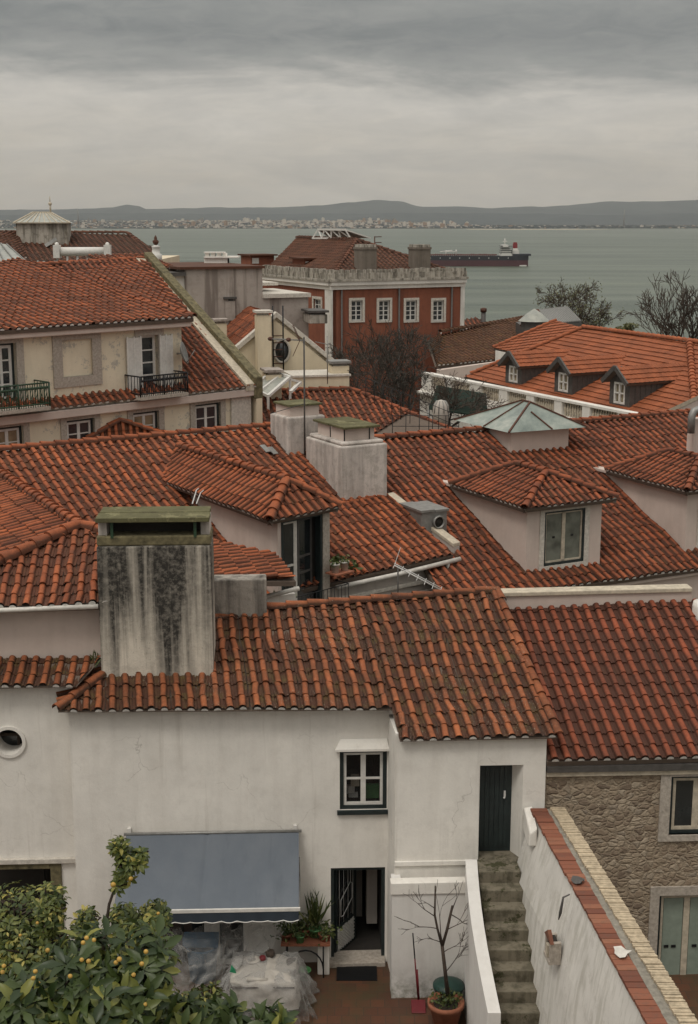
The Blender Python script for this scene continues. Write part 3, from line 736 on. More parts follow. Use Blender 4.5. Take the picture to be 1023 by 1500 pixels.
k = MB(); F3.box(k, a0, a1, F3.px(910, 1134)[1], ez - .16, .002, .09); k.build('eaves_band', M['beige'], stone, bevel=.01)
k = MB(); F3.box(k, a0, a1, ez - .158, ez - .03, .002, .14); k.build('gutter_board', M['lead'], stone)
f = F3.window(stone, rw, 2, 1, .07, .03, .12, 'beige', 'glass', 'dark_green', .075, 'stone_trim', .22, .05, midw=.14); f['label'] = 'dark window with cream sashes in a broad stone surround'
f = F3.window(stone, rd, 2, 1, .06, .03, .15, 'beige', 'shut_glass', 'dark_green', .08, 'stone_trim', .2, .05, name='french_window', midw=.13)
f['label'] = 'tall alley window closed by pale green inner shutters'
k = MB(); m1 = (rd[0] + rd[1]) / 2
for a, b in ((rd[0] + .16, m1 - .08), (m1 + .08, rd[1] - .16)):
    F3.box(k, a, b, rd[2] + .16, rd[3] - .16, -.152, -.146); k.cut()
k.build('shutter', M['pale_green'], f)
k = MB()
for a in (rd[0] + .2, m1 + .16, m1 - .3):
    for z in (rd[2] + .25, rd[2] + 1.05): F3.box(k, a, a + .1, z, z + .06, -.135, -.125); k.cut()
k.build('latch', M['black_iron'], f)
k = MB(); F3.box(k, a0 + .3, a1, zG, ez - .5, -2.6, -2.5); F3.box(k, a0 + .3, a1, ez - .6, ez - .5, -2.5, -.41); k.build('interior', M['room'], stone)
PB = slope_plane(F3.P(0, ez + .06, .28), TH, .40)
pb = lambda u, v: onp(u, v, *PB)
tb = TB(); tile_face(tb, [pb(802, 1115), pb(1100, 1107), pb(1100, 876), pb(716, 895)], (pb(803, 1115), pb(1023, 1109)), .272, .385, 12, .072, (pb(807, 1104), pb(741, 896)), seed=31, jit=.7)
ro3 = tb.build('roof', TM('tileB'), stone)
tq = [pb(700, 893), pb(1012, 879)]
k = MB(); d = (tq[1] - tq[0]); d.z = 0; L = d.length; d.normalize(); nn = V((d.y, -d.x, 0)); zz = max(t.z for t in tq)
k.obox(V((tq[0].x, tq[0].y, 0)), d, -nn, UP, (-1, L), (-.05, .22), (zz - 2.5, zz + .22)); k.build('parapet', M['rose'], stone)
k = MB(); k.obox(V((tq[0].x, tq[0].y, 0)), d, -nn, UP, (-1, L), (-.1, .3), (zz + .222, zz + .33)); k.build('coping', M['beige'], stone, bevel=.02)
k = MB(); qq = at(1024, 890, tq[1].y - .55); k.lathe(V((qq.x + .12, qq.y, zz - 1.0)), [(.27, 0), (.27, 1.0), (.25, 1.12)], 18); k.build('end_post', M['white'], stone)
# ================================================================== courtyard: steps, wall, paving
zs = at(726, 1260, 26.55).z
stair = thing('outdoor_steps', 'steep mossy cement steps climbing to the dark plank door', 'steps', atz(760, 1490, zG))
def stair_x(z):
    k = (zs - z); 
    return None
L0, L1 = atz(702, 1264, zs), atz(733, 1500, zs - 1.95)
R0, R1 = atz(752, 1264, zs), atz(787, 1500, zs - 1.95)
sm = MB(); y0 = FR.P(r_stair[0], 0).y + .02; rise, go = .252, .335
def lx(y): return L0.x + (L1.x - L0.x) * (L0.y - y) / (L0.y - L1.y) - .06
def rx(y): return R0.x + (R1.x - R0.x) * (R0.y - y) / (R0.y - R1.y) + .1
RS = random.Random(5)
yy = y0; z = zs - .01; nst = 0; dep = .55
sm.box((FR.P(r_stair[0], 0).x, FR.P(r_stair[1], 0).x), (y0 + .01, y0 + .5), (zs - .6, zs - .012))
while z > zG + .05:
    ya = yy - dep
    sm.hexa([V(p) for p in ((lx(ya), ya, zG - .2), (rx(ya), ya, zG - .2), (rx(yy), yy, zG - .2), (lx(yy), yy, zG - .2), (lx(ya), ya - .025, z + RS.uniform(-.008, .004)), (rx(ya), ya - .025, z + RS.uniform(-.008, .004)), (rx(yy), yy + .002, z), (lx(yy), yy + .002, z))])
    yy = ya; z -= rise; dep = go; nst += 1
sm.build('steps', M['steps'], stair, bevel=.018)
ps = MB()
c0, c1 = [atz(682, 1259, zs + .12), atz(699, 1259, zs + .12)], [atz(715, 1484, zs - 1.3), atz(734, 1484, zs - 1.3)]
rows = []
for i in range(9):
    t = i / 8; bow = .11 * math.sin(math.pi * t); zb = .14 * math.sin(math.pi * t)
    a = c0[0].lerp(c1[0], t) + V((-bow * .8, 0, zb)); b = c0[1].lerp(c1[1], t) + V((-bow * .8, 0, zb)); rows.append((a, b))
for (a, b), (c, d) in zip(rows, rows[1:]):
    ps.face([a, c, d, b], 0, True); ps.face([V((a.x, a.y, zG - .1)), V((c.x, c.y, zG - .1)), c, a]); ps.face([b, d, V((d.x, d.y, zG - .1)), V((b.x, b.y, zG - .1))])
a, b = rows[-1]; ps.face([V((a.x, a.y, zG - .1)), V((b.x, b.y, zG - .1)), b, a])
ps.build('parapet', M['white_low'], stair)
rwl = thing('garden_wall', 'white boundary wall beside the steps with peeling paint and brick coping', 'wall', atz(900, 1490, 46))
zW = at(789, 1184, 26.5).z
far = [atz(u, 1184, zW) for u in (777, 801, 806, 827)]; near = [atz(u, 1500, zW) for u in (949, 979, 996, 1023)]
ext = 1.35
near = [f + (n_ - f) * ext for f, n_ in zip(far, near)]
k = MB()
lev = [(zW - .075, .06, .06), (zs + .45, -.12, -.06), (zs - .25, -.3, -.16), (zG + .6, -.42, -.42), (zG - .3, -.46, -.46)]
for (za_, a0_, a1_), (zb__, b0_, b1_x) in zip(lev, lev[1:]):
    cols = []
    for i in range(13):
        t = i / 12; p = far[0].lerp(near[0], t); w0 = a0_ + (a1_ - a0_) * min(1, t * 2); w1 = b0_ + (b1_x - b0_) * min(1, t * 2); cols.append((V((p.x + w0, p.y, za_)), V((p.x + w1, p.y, zb__))))
    for c, d in zip(cols, cols[1:]): k.face([c[0], d[0], d[1], c[1]], 0, True)
k.hexa([V((p.x, p.y, zG - .3)) for p in (near[0] + V((.08, 0, 0)), near[3] + V((-.06, 0, 0)), far[3] + V((-.03, 0, 0)), far[0] + V((.08, 0, 0)))] + [V((p.x, p.y, zW - .07)) for p in (near[0] + V((.08, 0, 0)), near[3] + V((-.06, 0, 0)), far[3] + V((-.03, 0, 0)), far[0] + V((.08, 0, 0)))])
k.build('wall', M['white_old'], rwl)
k = MB(); RS = random.Random(3)
cnt = 62
for i in range(cnt):
    t0, t1 = i / cnt, (i + 1) / cnt - .0012
    a, b, c, d = far[0].lerp(near[0], t1), far[1].lerp(near[1], t1), far[1].lerp(near[1], t0), far[0].lerp(near[0], t0)
    j = V((RS.gauss(0, .006), 0, RS.gauss(0, .004)))
    k.hexa([p + j - UP * .065 for p in (a, b, c, d)] + [p + j for p in (a, b, c, d)], 0)
    k.tn[-6:] = [RS.random()] * 6
def brick_mat():
    m, nt, b = new_mat('coping_brick'); g = NT(nt)
    c = g.ramp(g.attr('tone'), [(0, (.14, .046, .026)), (.6, (.21, .070, .037)), (1, (.25, .10, .055))])
    c = g.mix(g.math('MULTIPLY', g.ramp(g.noise(7, 7, .7), [(.5, 0.), (.75, 1.)]), .6), c, (.08, .06, .045))
    g.l(c, b.inputs['Base Color']); b.inputs['Roughness'].default_value = .85; g.l(g.bump(g.noise(30, 5), .3, .01), b.inputs['Normal']); return m
M['cbrick'] = brick_mat()
k.build('brick_coping', M['cbrick'], rwl, bevel=.008, tone=True)
k = MB(); k.hexa([p - UP * .08 for p in (near[1], near[2], far[2], far[1])] + [p - UP * .012 for p in (near[1], near[2], far[2], far[1])]); k.build('cement_bed', M['cement'], rwl)
k = MB(); cnt = 190
for i in range(cnt):
    t0, t1 = i / cnt, (i + .78) / cnt
    a, b, c, d = far[2].lerp(near[2], t1), far[3].lerp(near[3], t1), far[3].lerp(near[3], t0), far[2].lerp(near[2], t0)
    j = V((RS.gauss(0, .006), 0, RS.gauss(0, .006)))
    k.hexa([p + j - UP * .08 for p in (a, b, c, d)] + [p + j + UP * .035 for p in (a, b, c, d)])
k.build('tile_edging', M['tile_edge'], rwl)
k = MB(); k.hexa([p - UP * .085 for p in (near[2], near[3], far[3], far[2])] + [p - UP * .0 for p in (near[2], near[3], far[3], far[2])]); k.build('edging_bed', M['cement'], rwl)
# white shoulder where the wall meets the house
k = MB(); q = far[0]; k.hexa([V(p) for p in ((q.x - .12, q.y - .75, zW - .5), (q.x + .05, q.y - .75, zW - .5), (q.x + .06, q.y + .12, zW - .5), (q.x - .14, q.y + .12, zW - .5), (q.x - .1, q.y - .75, zW - .22), (q.x + .05, q.y - .75, zW - .1), (q.x + .06, q.y + .12, zW + .0), (q.x - .12, q.y + .12, zW - .03))]); k.build('shoulder', M['white'], rwl, bevel=.03)
# little tiled shrine on the wall
wd = (near[0] - far[0]); wd.z = 0; wd.normalize(); wn = V((wd.y, -wd.x, 0)); wn = wn if wn.x < 0 else -wn
sh_p = onp(807, 1386, far[0] + V((-.36, 0, 0)), wn)
M['cbrick2'] = plain('dull_brick', (.17, .07, .042), .9, var=.3)
shr = thing('wall_lantern', 'tiny brick-framed niche lantern fixed to the white boundary wall', 'lantern', sh_p)
k = MB()
for x in ((-.2, -.12), (.12, .2)): k.obox(sh_p, wd, wn, UP, x, (-.15, .06), (-.2, .16))
k.obox(sh_p, wd, wn, UP, (-.2, .2), (-.15, .08), (-.27, -.2)); k.build('frame', M['stone_trim'], shr)
k = MB(); k.prism([sh_p + wd * x + UP * z for x, z in ((-.23, .16), (.23, .16), (0, .34))], wn * .07); k.build('roof', M['cbrick2'], shr)
k = MB(); k.obox(sh_p, wd, wn, UP, (-.12, .12), (-.1, .03), (-.2, .16)); k.build('back', M['room'], shr)
k = MB(); k.obox(sh_p, wd, wn, UP, (-.06, .06), (.03, .08), (-.19, .05)); k.build('candle', M['beige'], shr)
# scraps lying on the coping
def scrap(name, u, v, mk, lab, sc):
    p = atz(u, v, zW + .01); k = MB(); rs = random.Random(u)
    pts = [p + V((sc * (1 + rs.uniform(-.5, .5)) * math.cos(a), sc * .8 * (1 + rs.uniform(-.5, .5)) * math.sin(a), rs.uniform(0.02, .08))) for a in [math.pi * 2 * i / 9 for i in range(9)]]
    c = p + UP * .07
    for i in range(9): k.face([c, pts[i], pts[(i + 1) % 9]])
    k.prism([p + V((-sc * .5, -sc * .3, 0)), p + V((sc * .5, -sc * .4, 0)), p + V((sc * .3, sc * .5, 0))], (0, 0, .03))
    tag(k.build(name, M[mk], base=p), lab, 'litter')
scrap('cloth_scrap', 847, 1293, 'lead', 'dark crumpled rag lying on the brick coping of the boundary wall', .13)
scrap('paper_scrap', 911, 1398, 'gutter', 'pale torn plastic scrap lying across the brick coping', .17)
k = MB(); p = atz(835, 1310, zW); k.tube([p, p + V((-.12, -.02, -.05)), p + V((-.16, -.02, -.35)), p + V((-.19, -.01, -.5))], [.012, .02, .03, .01], 5); tag(k.build('dangling_rag', M['lead'], base=p), 'thin dark strip of cloth dangling down the white boundary wall', 'rag')
# paving
def paving_mat():
    m, nt, b = new_mat('terracotta_paving'); g = NT(nt)
    br = g.n('ShaderNodeTexBrick'); g.l(g.coord((1, 1, 1)), br.inputs['Vector']); br.inputs['Scale'].default_value = 1; br.inputs['Brick Width'].default_value = .3; br.inputs['Row Height'].default_value = .3; br.inputs['Mortar Size'].default_value = .008; br.offset = .5
    br.inputs['Color1'].default_value = (.11, .042, .02, 1); br.inputs['Color2'].default_value = (.065, .028, .016, 1); br.inputs['Mortar'].default_value = (.045, .03, .02, 1)
    c = g.mix(g.math('MULTIPLY', g.ramp(g.noise(1.1, 6, .7), [(.42, 0.), (.65, 1.)]), .75), br.outputs['Color'], (.055, .045, .02))
    g.l(c, b.inputs['Base Color']); b.inputs['Roughness'].default_value = .55
    g.l(g.bump(g.math('ADD', br.outputs['Fac'], g.noise(12, 4)), .25, .01), b.inputs['Normal']); return m
M['paving'] = paving_mat()
k = MB(); k.box((-14, 9), (16, 27.6), (zG - .35, zG - .0))
tag(k.build('courtyard_paving', M['paving']), None, None, None, 'structure')
# ================================================================== middle house with the big chimney, French window and left wing
E1a = 33.3
def drop_pt(u, v, z): return atz(u, v, z)
z1 = 53.3
R1 = atz(430, 622, z1); R1L = atz(-70, 667, z1)
PC1 = slope_plane(R1, E1a, .40)
p1 = lambda u, v: onp(u, v, *PC1)
mh = thing('terraced_house', 'long tiled house behind the sooty chimney, with a hipped wing holding an open French window', 'house', V((R1.x - 1, R1.y - 4, 44)))
tb = TB()
g0, g1 = p1(497, 852), p1(664, 815)
ed = (g1 - g0)
farL = g0 - ed * 4.2
N1 = V((PC1[1].x, PC1[1].y, 0)).normalized()
n1 = tile_face(tb, [R1L, farL, g0, g1, p1(568, 728), p1(452, 624)], (R1L, R1), .275, .40, 8, .075, seed=41, jit=1.2, mortar=False, patch=.03)
c1roof = tb.build('roof', TM('tileC'), mh)
# mortar ends along the visible eave
E1 = hdir(E1a)
tb = TB(); ridge_caps(tb, R1L + UP * .05, p1(440, 621.5) + UP * .05, .13, .45, 42); ridge_caps(tb, p1(498, 740) + UP * .02, p1(566, 727) + UP * .02, .1, .4, 43)
k = MB()
tb.build('ridge_caps', TM('tileC'), c1roof)
# two slipped grey tiles
q = MB()
for u, v in ((388, 661), (399, 664)):
    p = p1(u, v) + PC1[1] * .085; dd = V((math.sin(math.radians(E1a)), -math.cos(math.radians(E1a)), -.4)).normalized()
    q.obox(p, E1, dd, PC1[1], (-.09, .09), (-.22, .22), (0, .03)); q.cut()
q.build('slipped_tile', M['zinc'], c1roof)
# front wall, gutter, mouldings under the right-hand eave
edn = V((ed.x, ed.y, 0)).normalized(); eang = math.degrees(math.atan2(edn.y, edn.x))
FM = Facade(g0 + V((0, 0, 0)), eang); FM.p = V((g0.x, g0.y, 0)) - FM.n * .25
Lm = V((ed.x, ed.y, 0)).length
w = MB(); FM.box(w, -13, Lm - .12, 44, g0.z - .12, -.3, 0); FM.box(w, Lm - .5, Lm - .12, 44, g0.z - .12, -6, -.3)
w.build('wall', M['grey_plaster'], mh)
k = MB(); FM.box(k, -.05, Lm - .1, g0.z - .62, g0.z - .5, .002, .1); FM.box(k, -.05, Lm - .1, g0.z - .95, g0.z - .82, .002, .08); FM.box(k, Lm - .45, Lm - .1, g0.z - 2, g0.z - .3, .003, .05)
k.build('moulding', M['pale_trim'], mh, bevel=.02)
gt = MB(); ga, gb = g0 - edn * .15 + FM.n * .08 - UP * .13, g1 + edn * .2 + FM.n * .08 - UP * .09
vs = []
gt.tube([ga, ga.lerp(gb, .5) - UP * .03, gb], .07, 8); gt.tube([gb - edn * .45 - UP * .02, gb - edn * .45 - UP * .25 - FM.n * .05, gb - edn * .45 - UP * .9 - FM.n * .1], .06, 8)
gt.build('gutter', M['gutter'], mh)
# sloping party-wall coping towards the right
k = MB(); a, b = p1(566, 727) + UP * .1, p1(664, 802) + UP * .12
side_n = V((b.y - a.y, -(b.x - a.x), 0)).normalized(); side_n = side_n if side_n.x > 0 else -side_n
k.hexa([a - UP * .12, b - UP * .12, b + side_n * .32 - UP * .12, a + side_n * .32 - UP * .12, a, b, b + side_n * .32, a + side_n * .32]); k.build('coping', M['beige'], mh, bevel=.02)
k = MB(); k.hexa([a - UP * 3.2 + side_n * .03, b - UP * 3.2 + side_n * .03, b + side_n * .28 - UP * 3.2, a + side_n * .28 - UP * 3.2, a - UP * .12 + side_n * .03, b - UP * .12 + side_n * .03, b + side_n * .28 - UP * .12, a + side_n * .28 - UP * .12]); k.build('party_wall', M['grey_plaster'], mh)
# ----- wing with the French window
za = p1(262, 655).z + .03
s_r = atz(262, 655, za); ap = atz(420, 705, za); ze = za - .74
cl_, cr_ = atz(395, 764, ze), atz(498, 743, ze)
axis = (s_r - ap).normalized()
bl = cl_ + axis * (s_r - ap).length * 1.05
br = cr_ + axis * (s_r - ap).length * .9
tb = TB()
bl2 = p1(262, 690); bl2 = cl_ + axis * ((bl2 - cl_).dot(axis))
tile_face(tb, [s_r, ap, cl_, bl], (bl, cl_), .275, .40, 8, .072, seed=44, patch=.05)
tile_face(tb, [ap, cl_, cr_], (cl_, cr_), .275, .40, 8, .072, seed=45)
tile_face(tb, [s_r, ap, cr_, br], (br, cr_), .275, .40, 8, .072, seed=46)
wr_ = tb.build('wing_roof', TM('tileC'), mh)
tb = TB(); ridge_caps(tb, ap + UP * .06, s_r + UP * .06, .13, .42, 47); ridge_caps(tb, cl_ + UP * .06, ap + UP * .06, .14, .40, 48); ridge_caps(tb, cr_ + UP * .06, ap + UP * .06, .12, .4, 49)
tb.build('ridge_caps', TM('tileC'), wr_)
fd = V((cr_.x - cl_.x, cr_.y - cl_.y, 0)); fl = fd.length; fang = math.degrees(math.atan2(fd.y, fd.x))
FD = Facade(V((cl_.x, cl_.y, 0)), fang); FD.p = FD.p - FD.n * .28
s0, s1 = FD.px(408, 800)[0], FD.px(471, 800)[0]
z0 = FD.px(440, 905)[1]
w = MB(); FD.wall(w, s0 - .02, s1 + .28, z0, ze - .02, [(s0 + .1, s1 + .02, z0 + .02, ze - .12)], .25)
ax = axis.copy(); ax.z = 0; ax.normalize()
A = FD.P(s0 - .02, 0, -.25); B = FD.P(s1 + .28, 0, -.25); Ls = (s_r - ap).length
for q, sgn in ((A, 1), (B, -1)):
    t = FD.d * (.22 * sgn)
    w.hexa([V((p.x, p.y, z)) for z in (z0, ze - .02) for p in (q, q + t, q + t + ax * Ls, q + ax * Ls)])
w.build('wing_wall', M['rose'], mh)
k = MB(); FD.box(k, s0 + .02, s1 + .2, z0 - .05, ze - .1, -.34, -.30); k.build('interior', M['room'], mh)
f = MB()
o0, o1, oz0, oz1 = s0 + .1, s1 + .02, z0 + .02, ze - .12
for q in ((o0, o0 + .07, oz0, oz1), (o1 - .07, o1, oz0, oz1), (o0 + .07, o1 - .07, oz1 - .08, oz1)): FD.box(f, *q, -.2, .02)
fo = f.build('french_window', M['dark_green'], mh); fo['label'] = 'French window with one grey leaf shut and the other folded open'
f = MB(); ow = o1 - o0
x0, x1 = o0 + .07, o0 + ow * .42
for q in ((x0, x0 + .06, oz0, oz1 - .08), (x1 - .12, x1, oz0, oz1 - .08)): FD.box(f, *q, -.12, -.06)
for z in (oz0, oz0 + .55, oz0 + 1.0, oz0 + 1.45, oz1 - .15): FD.box(f, x0 + .06, x1 - .12, z, z + .06, -.115, -.065)
lf = f.build('leaf', M['gutter'], fo)
g = MB(); FD.box(g, x0 + .05, x1 - .1, oz0 + .05, oz1 - .1, -.095, -.09); g.build('pane', M['glass'], lf)
f = MB(); hp = FD.P(o0 + ow * .48, oz0, -.15); aa = math.radians(fang + 9); dx = V((math.cos(aa), math.sin(aa), 0)); dn = V((dx.y, -dx.x, 0)); H = oz1 - oz0 - .1; W_ = ow * .42
for x in ((0, .07), (W_ - .07, W_)): f.obox(hp, dx, dn, UP, x, (-.02, .02), (.02, H))
for z in (.02, .7, 1.15, 1.6, H - .08): f.obox(hp, dx, dn, UP, (.07, W_ - .07), (-.018, .018), (z, z + .06))
f.obox(hp, dx, dn, UP, (.07, W_ - .07), (-.01, .01), (.08, .7))
lf = f.build('leaf', M['lead'], fo)
g = MB(); g.obox(hp, dx, dn, UP, (.06, W_ - .06), (-.005, .002), (.76, H - .08)); g.build('pane', M['glass'], lf)
k = MB(); FD.box(k, s1 + .03, s1 + .28, z0, ze - .1, .002, .04); k.build('stone_jamb', M['stone_trim'], mh)
# railing and plant shelf beside the French window
sp = FD.P(s1 + .05, z0, .35)
rl_ = thing('balcony_railing', 'small dark iron railing in front of the open French window', 'railing', FD.P(s0, z0, .5))
k = MB(); z_r = FD.px(445, 862)[1]
for zz in (z_r, z0 + .1): k.tube([FD.P(s0 + .1, zz, .5), FD.P(s1 + .55, zz, .5)], .014, 5)
k.tube([FD.P(s1 + .55, z_r, .5), FD.P(s1 + .55, z_r, -.1)], .014, 5)
for i in range(16):
    a = s0 + .1 + (s1 + .45 - s0) * i / 15; k.tube([FD.P(a, z0, .5), FD.P(a, z_r, .5)], .009, 4)
k.build('bars', M['black_iron'], rl_)
k = MB(); FD.box(k, s1 + .05, s1 + .72, z_r + .3, z_r + .34, .1, .55); k.build('shelf', M['terracotta'], rl_)
FDS = (s0, s1, z0, z_r)
# ----- small verge roof and gutter left of the French window
tb = TB(); yl = 31.6
va = at(296, 851, yl - .2); vb = at(434, 850, yl + .2); vc = at(300, 790, yl + 3.2); vd = at(402, 812, yl + 2.2)
tile_face(tb, [vc, va, vb, vd], (vd, vb), .275, .42, 8, .075, seed=51, mortar=False, lift=.04)
lr = tb.build('lean_to_roof', TM('tileC'), mh)
k = MB(); a, b = at(389, 874, 32.2), at(438, 862, 32.6); k.tube([a, b], .06, 8); k.build('lean_to_gutter', M['gutter'], mh)
FWm = Facade(a + V((0, .15, 0)), math.degrees(math.atan2(b.y - a.y, b.x - a.x))); Lg = V((b.x - a.x, b.y - a.y, 0)).length
k = MB(); FWm.box(k, -1.6, Lg * .9, a.z - 2.0, a.z - .06, -.3, 0); k.build('lean_to_wall', M['white'], mh)
# ----- left wing W0
FWg = Facade(at(60, 920, 28.35), TH + 3)
zw0 = FWg.px(70, 882)[1]
ap0 = atz(117, 772, zw0 + 1.02); rs0 = atz(-40, 668, zw0 + 1.02)
eL, eR = FWg.P(FWg.px(-120, 885)[0], zw0 + .02, .3), FWg.P(FWg.px(235, 878)[0], zw0 + .02, .3)
tb = TB()
hl0 = FWg.P(FWg.px(-90, 885)[0], zw0 + .02, .3); 
# hip corner so that the hip passes the left picture edge where it does in the view
hipdir = (atz(0, 826, zw0 + .55) - ap0); hl0 = ap0 + hipdir * (1.0 / .47)
tile_face(tb, [ap0, V((hl0.x, hl0.y, zw0 + .02)), eR, ap0.lerp(eR, .02)], (V((hl0.x, hl0.y, zw0 + .02)), eR), .275, .40, 12, .072, seed=52, jit=1.5)
lw = rs0 - ap0; e2 = V((hl0.x, hl0.y, zw0 + .02))
tile_face(tb, [ap0, rs0, e2 + lw, e2], (e2 + lw, e2), .275, .40, 8, .07, seed=53, jit=1.3, patch=.08)
er2 = eR + lw; tile_face(tb, [ap0, rs0, er2, eR], (er2, eR), .275, .40, 8, .07, seed=54)
wr2 = tb.build('wing_roof', TM('tileC'), mh)
tb = TB(); ridge_caps(tb, ap0 + UP * .05, rs0 + UP * .05, .14, .42, 55); ridge_caps(tb, e2 + UP * .05, ap0 + UP * .07, .16, .45, 56); ridge_caps(tb, atz(160, 780, zw0 + .95), ap0 + UP * .07, .14, .45, 57)
tb.build('ridge_caps', TM('tileC'), wr2)
k = MB(); FWg.box(k, FWg.px(-60, 900)[0], FWg.px(152, 900)[0], zw0 - 2.2, zw0 - .02, -.3, 0); k.build('wing_wall', M['rose'], mh)
k = MB(); k.tube([FWg.P(FWg.px(-60, 883)[0], zw0 - .06, .38), FWg.P(FWg.px(146, 880)[0], zw0 - .02, .38)], .055, 8); k.build('gutter', M['gutter'], mh)
# ----- chimney on the party wall
cb = p1(500, 735)
d1 = V((math.cos(math.radians(29)), math.sin(math.radians(29)), 0)); dback = V((-d1.y, d1.x, 0))
def along(p, d, u, v):
    """distance along d from p at which the pixel column u is met"""
    n = V((-d.y, d.x, 0)); q = onp(u, v, p, n); return (q - p).dot(d)
wR = along(cb, d1, 568, 690); dL = along(cb, dback, 448, 680)
ztop = onp(500, 655, cb, V((0, -1, 0))).z
k = MB()
k.obox(V((cb.x, cb.y, 0)), d1, dback, UP, (0, wR), (0, dL), (cb.z - 2.5, ztop)); big = k.build('chimney', M['chim2'], mh, bevel=.05)
big['label'] = 'large square plastered chimney with two green mossy slabs on top'
k = MB(); k.obox(V((cb.x, cb.y, 0)), d1, dback, UP, (.08, wR - .08), (.08, dL - .08), (ztop, ztop + .12)); k.build('shoulder', M['chim2'], big, bevel=.06)
zs_ = onp(500, 630, cb + dback * .2, V((0, -1, 0))).z
k = MB(); k.obox(V((cb.x, cb.y, 0)), d1, dback, UP, (.28, wR - .3), (.3, dL - .3), (ztop + .1, zs_)); k.build('vent_block', M['rose'], big, bevel=.02)
k = MB()
for x, y in ((.26, .28), (wR - .5, .28), (.26, dL * .5)): k.obox(V((cb.x, cb.y, 0)), d1, dback, UP, (x, x + .03), (y, y + .03), (ztop + .05, zs_ + .03)); k.cut()
k.build('bracket', M['black_iron'], big)
for i, (y0_, y1_) in enumerate(((.0, dL * .47), (dL * .5, dL * .98))):
    k = MB(); k.obox(V((cb.x, cb.y, 0)), d1, dback, UP, (.18, wR - .2), (.12 + y0_ * .9, .12 + y1_ * .9), (zs_ + .002, zs_ + .07)); k.build('cap_slab', M['moss'], big, bevel=.01)
# lower chimney behind it
c2b = cb + dback * (dL + .35) + d1 * -.45
sz = onp(445, 612, c2b, V((0, -1, 0))).z
k = MB(); k.obox(V((c2b.x, c2b.y, 0)), d1, dback, UP, (0, 1.35), (0, 1.3), (cb.z - 1, sz)); sm_ = k.build('chimney', M['chim2'], mh, bevel=.05); sm_['label'] = 'smaller plastered chimney half hidden behind the large one'
k = MB(); k.obox(V((c2b.x, c2b.y, 0)), d1, dback, UP, (.15, 1.2), (.15, 1.15), (sz, sz + .32)); k.build('vent_block', M['rose'], sm_)
k = MB(); k.obox(V((c2b.x, c2b.y, 0)), d1, dback, UP, (.08, 1.3), (.08, 1.2), (sz + .322, sz + .39)); k.build('cap_slab', M['moss'], sm_, bevel=.01)
# back slope of this roof
k = MB(); dn_ = V((-math.sin(math.radians(E1a)), math.cos(math.radians(E1a)), -.42)); k.prism([R1L - UP * .03, p1(452, 620) - UP * .03, p1(452, 620) + dn_ * 4 - UP * .03, R1L + dn_ * 4 - UP * .03], (0, 0, -.1)); k.build('back_slope', M['tileC'], mh)
# little hip roof peeping over the ridge on the left
apx_ = atz(176, 617, 52.9); tb = TB()
l_, r_, b_ = atz(112, 652, 52.2), atz(250, 640, 52.2), apx_ + V((-1, 3, 0))
tile_face(tb, [apx_, l_, r_], (l_, r_), .275, .4, 8, .072, seed=58, mortar=False)
tile_face(tb, [apx_, r_, b_ + V((2.5, .5, -.7)), b_], (r_, b_ + V((2.5, .5, -.7))), .275, .4, 8, .072, seed=59, mortar=False)
bh = thing('gabled_roof_house', 'low house behind the long ridge with only the tip of its hipped tile roof showing', 'house', V((apx_.x, apx_.y, 44)))
br_ = tb.build('roof', TM('tileC'), bh)
tb = TB(); ridge_caps(tb, l_, apx_ + UP * .05, .12, .42, 1); ridge_caps(tb, r_, apx_ + UP * .05, .12, .42, 2); tb.build('ridge_caps', TM('tileC'), br_)
k = MB(); k.box((l_.x + .4, r_.x - .4), (l_.y + .4, l_.y + 4), (44, 52.1)); k.build('wall', M['cream2'], bh)
# ================================================================== the house with the two dormers
E2a = 27.2; z2 = 52.75
Ra, Rb = atz(560, 643, z2), atz(1060, 601, z2)
PC2 = slope_plane(Ra, E2a, .42)
p2c = lambda u, v: onp(u, v, *PC2)
dh = thing('dormer_house', 'worn red tiled house with two hipped dormers and a glass roof lantern', 'house', V((5, 41, 44)))
tb = TB()
f0, f1 = p2c(740, 872), p2c(1060, 828)
fv = f1 - f0
tile_face(tb, [Ra - fv.normalized() * .3, p2c(567, 738), p2c(654, 884), f1, Rb], (f0, f1), .28, .40, 8, .075, seed=61, jit=1.4, patch=.04)
rd2 = tb.build('roof', TM('tileC2'), dh)
tb = TB(); ridge_caps(tb, Ra - fv.normalized() * .8 + UP * .05, Rb + UP * .05, .13, .45, 62); tb.build('ridge_caps', TM('tileC2'), rd2)
FE = Facade(V((f0.x, f0.y, 0)), math.degrees(math.atan2(fv.y, fv.x))); FE.p -= FE.n * .25
k = MB(); FE.box(k, -1.6, 14, 44, f0.z - .1, -.3, 0); k.build('wall', M['rose'], dh)
k = MB(); FE.box(k, -1.6, 14, f0.z - .28, f0.z - .13, .002, .14); k.build('cornice', M['rose'], dh, bevel=.02)
k = MB(); dn_ = V((-math.sin(math.radians(E2a)), math.cos(math.radians(E2a)), -.42)); k.prism([Ra - UP * .03, Rb - UP * .03, Rb + dn_ * 6 - UP * .03, Ra + dn_ * 6 - UP * .03], (0, 0, -.1)); k.build('back_slope', M['tileC2'], dh)
E2 = hdir(E2a); D2 = V((E2.y, -E2.x, 0))
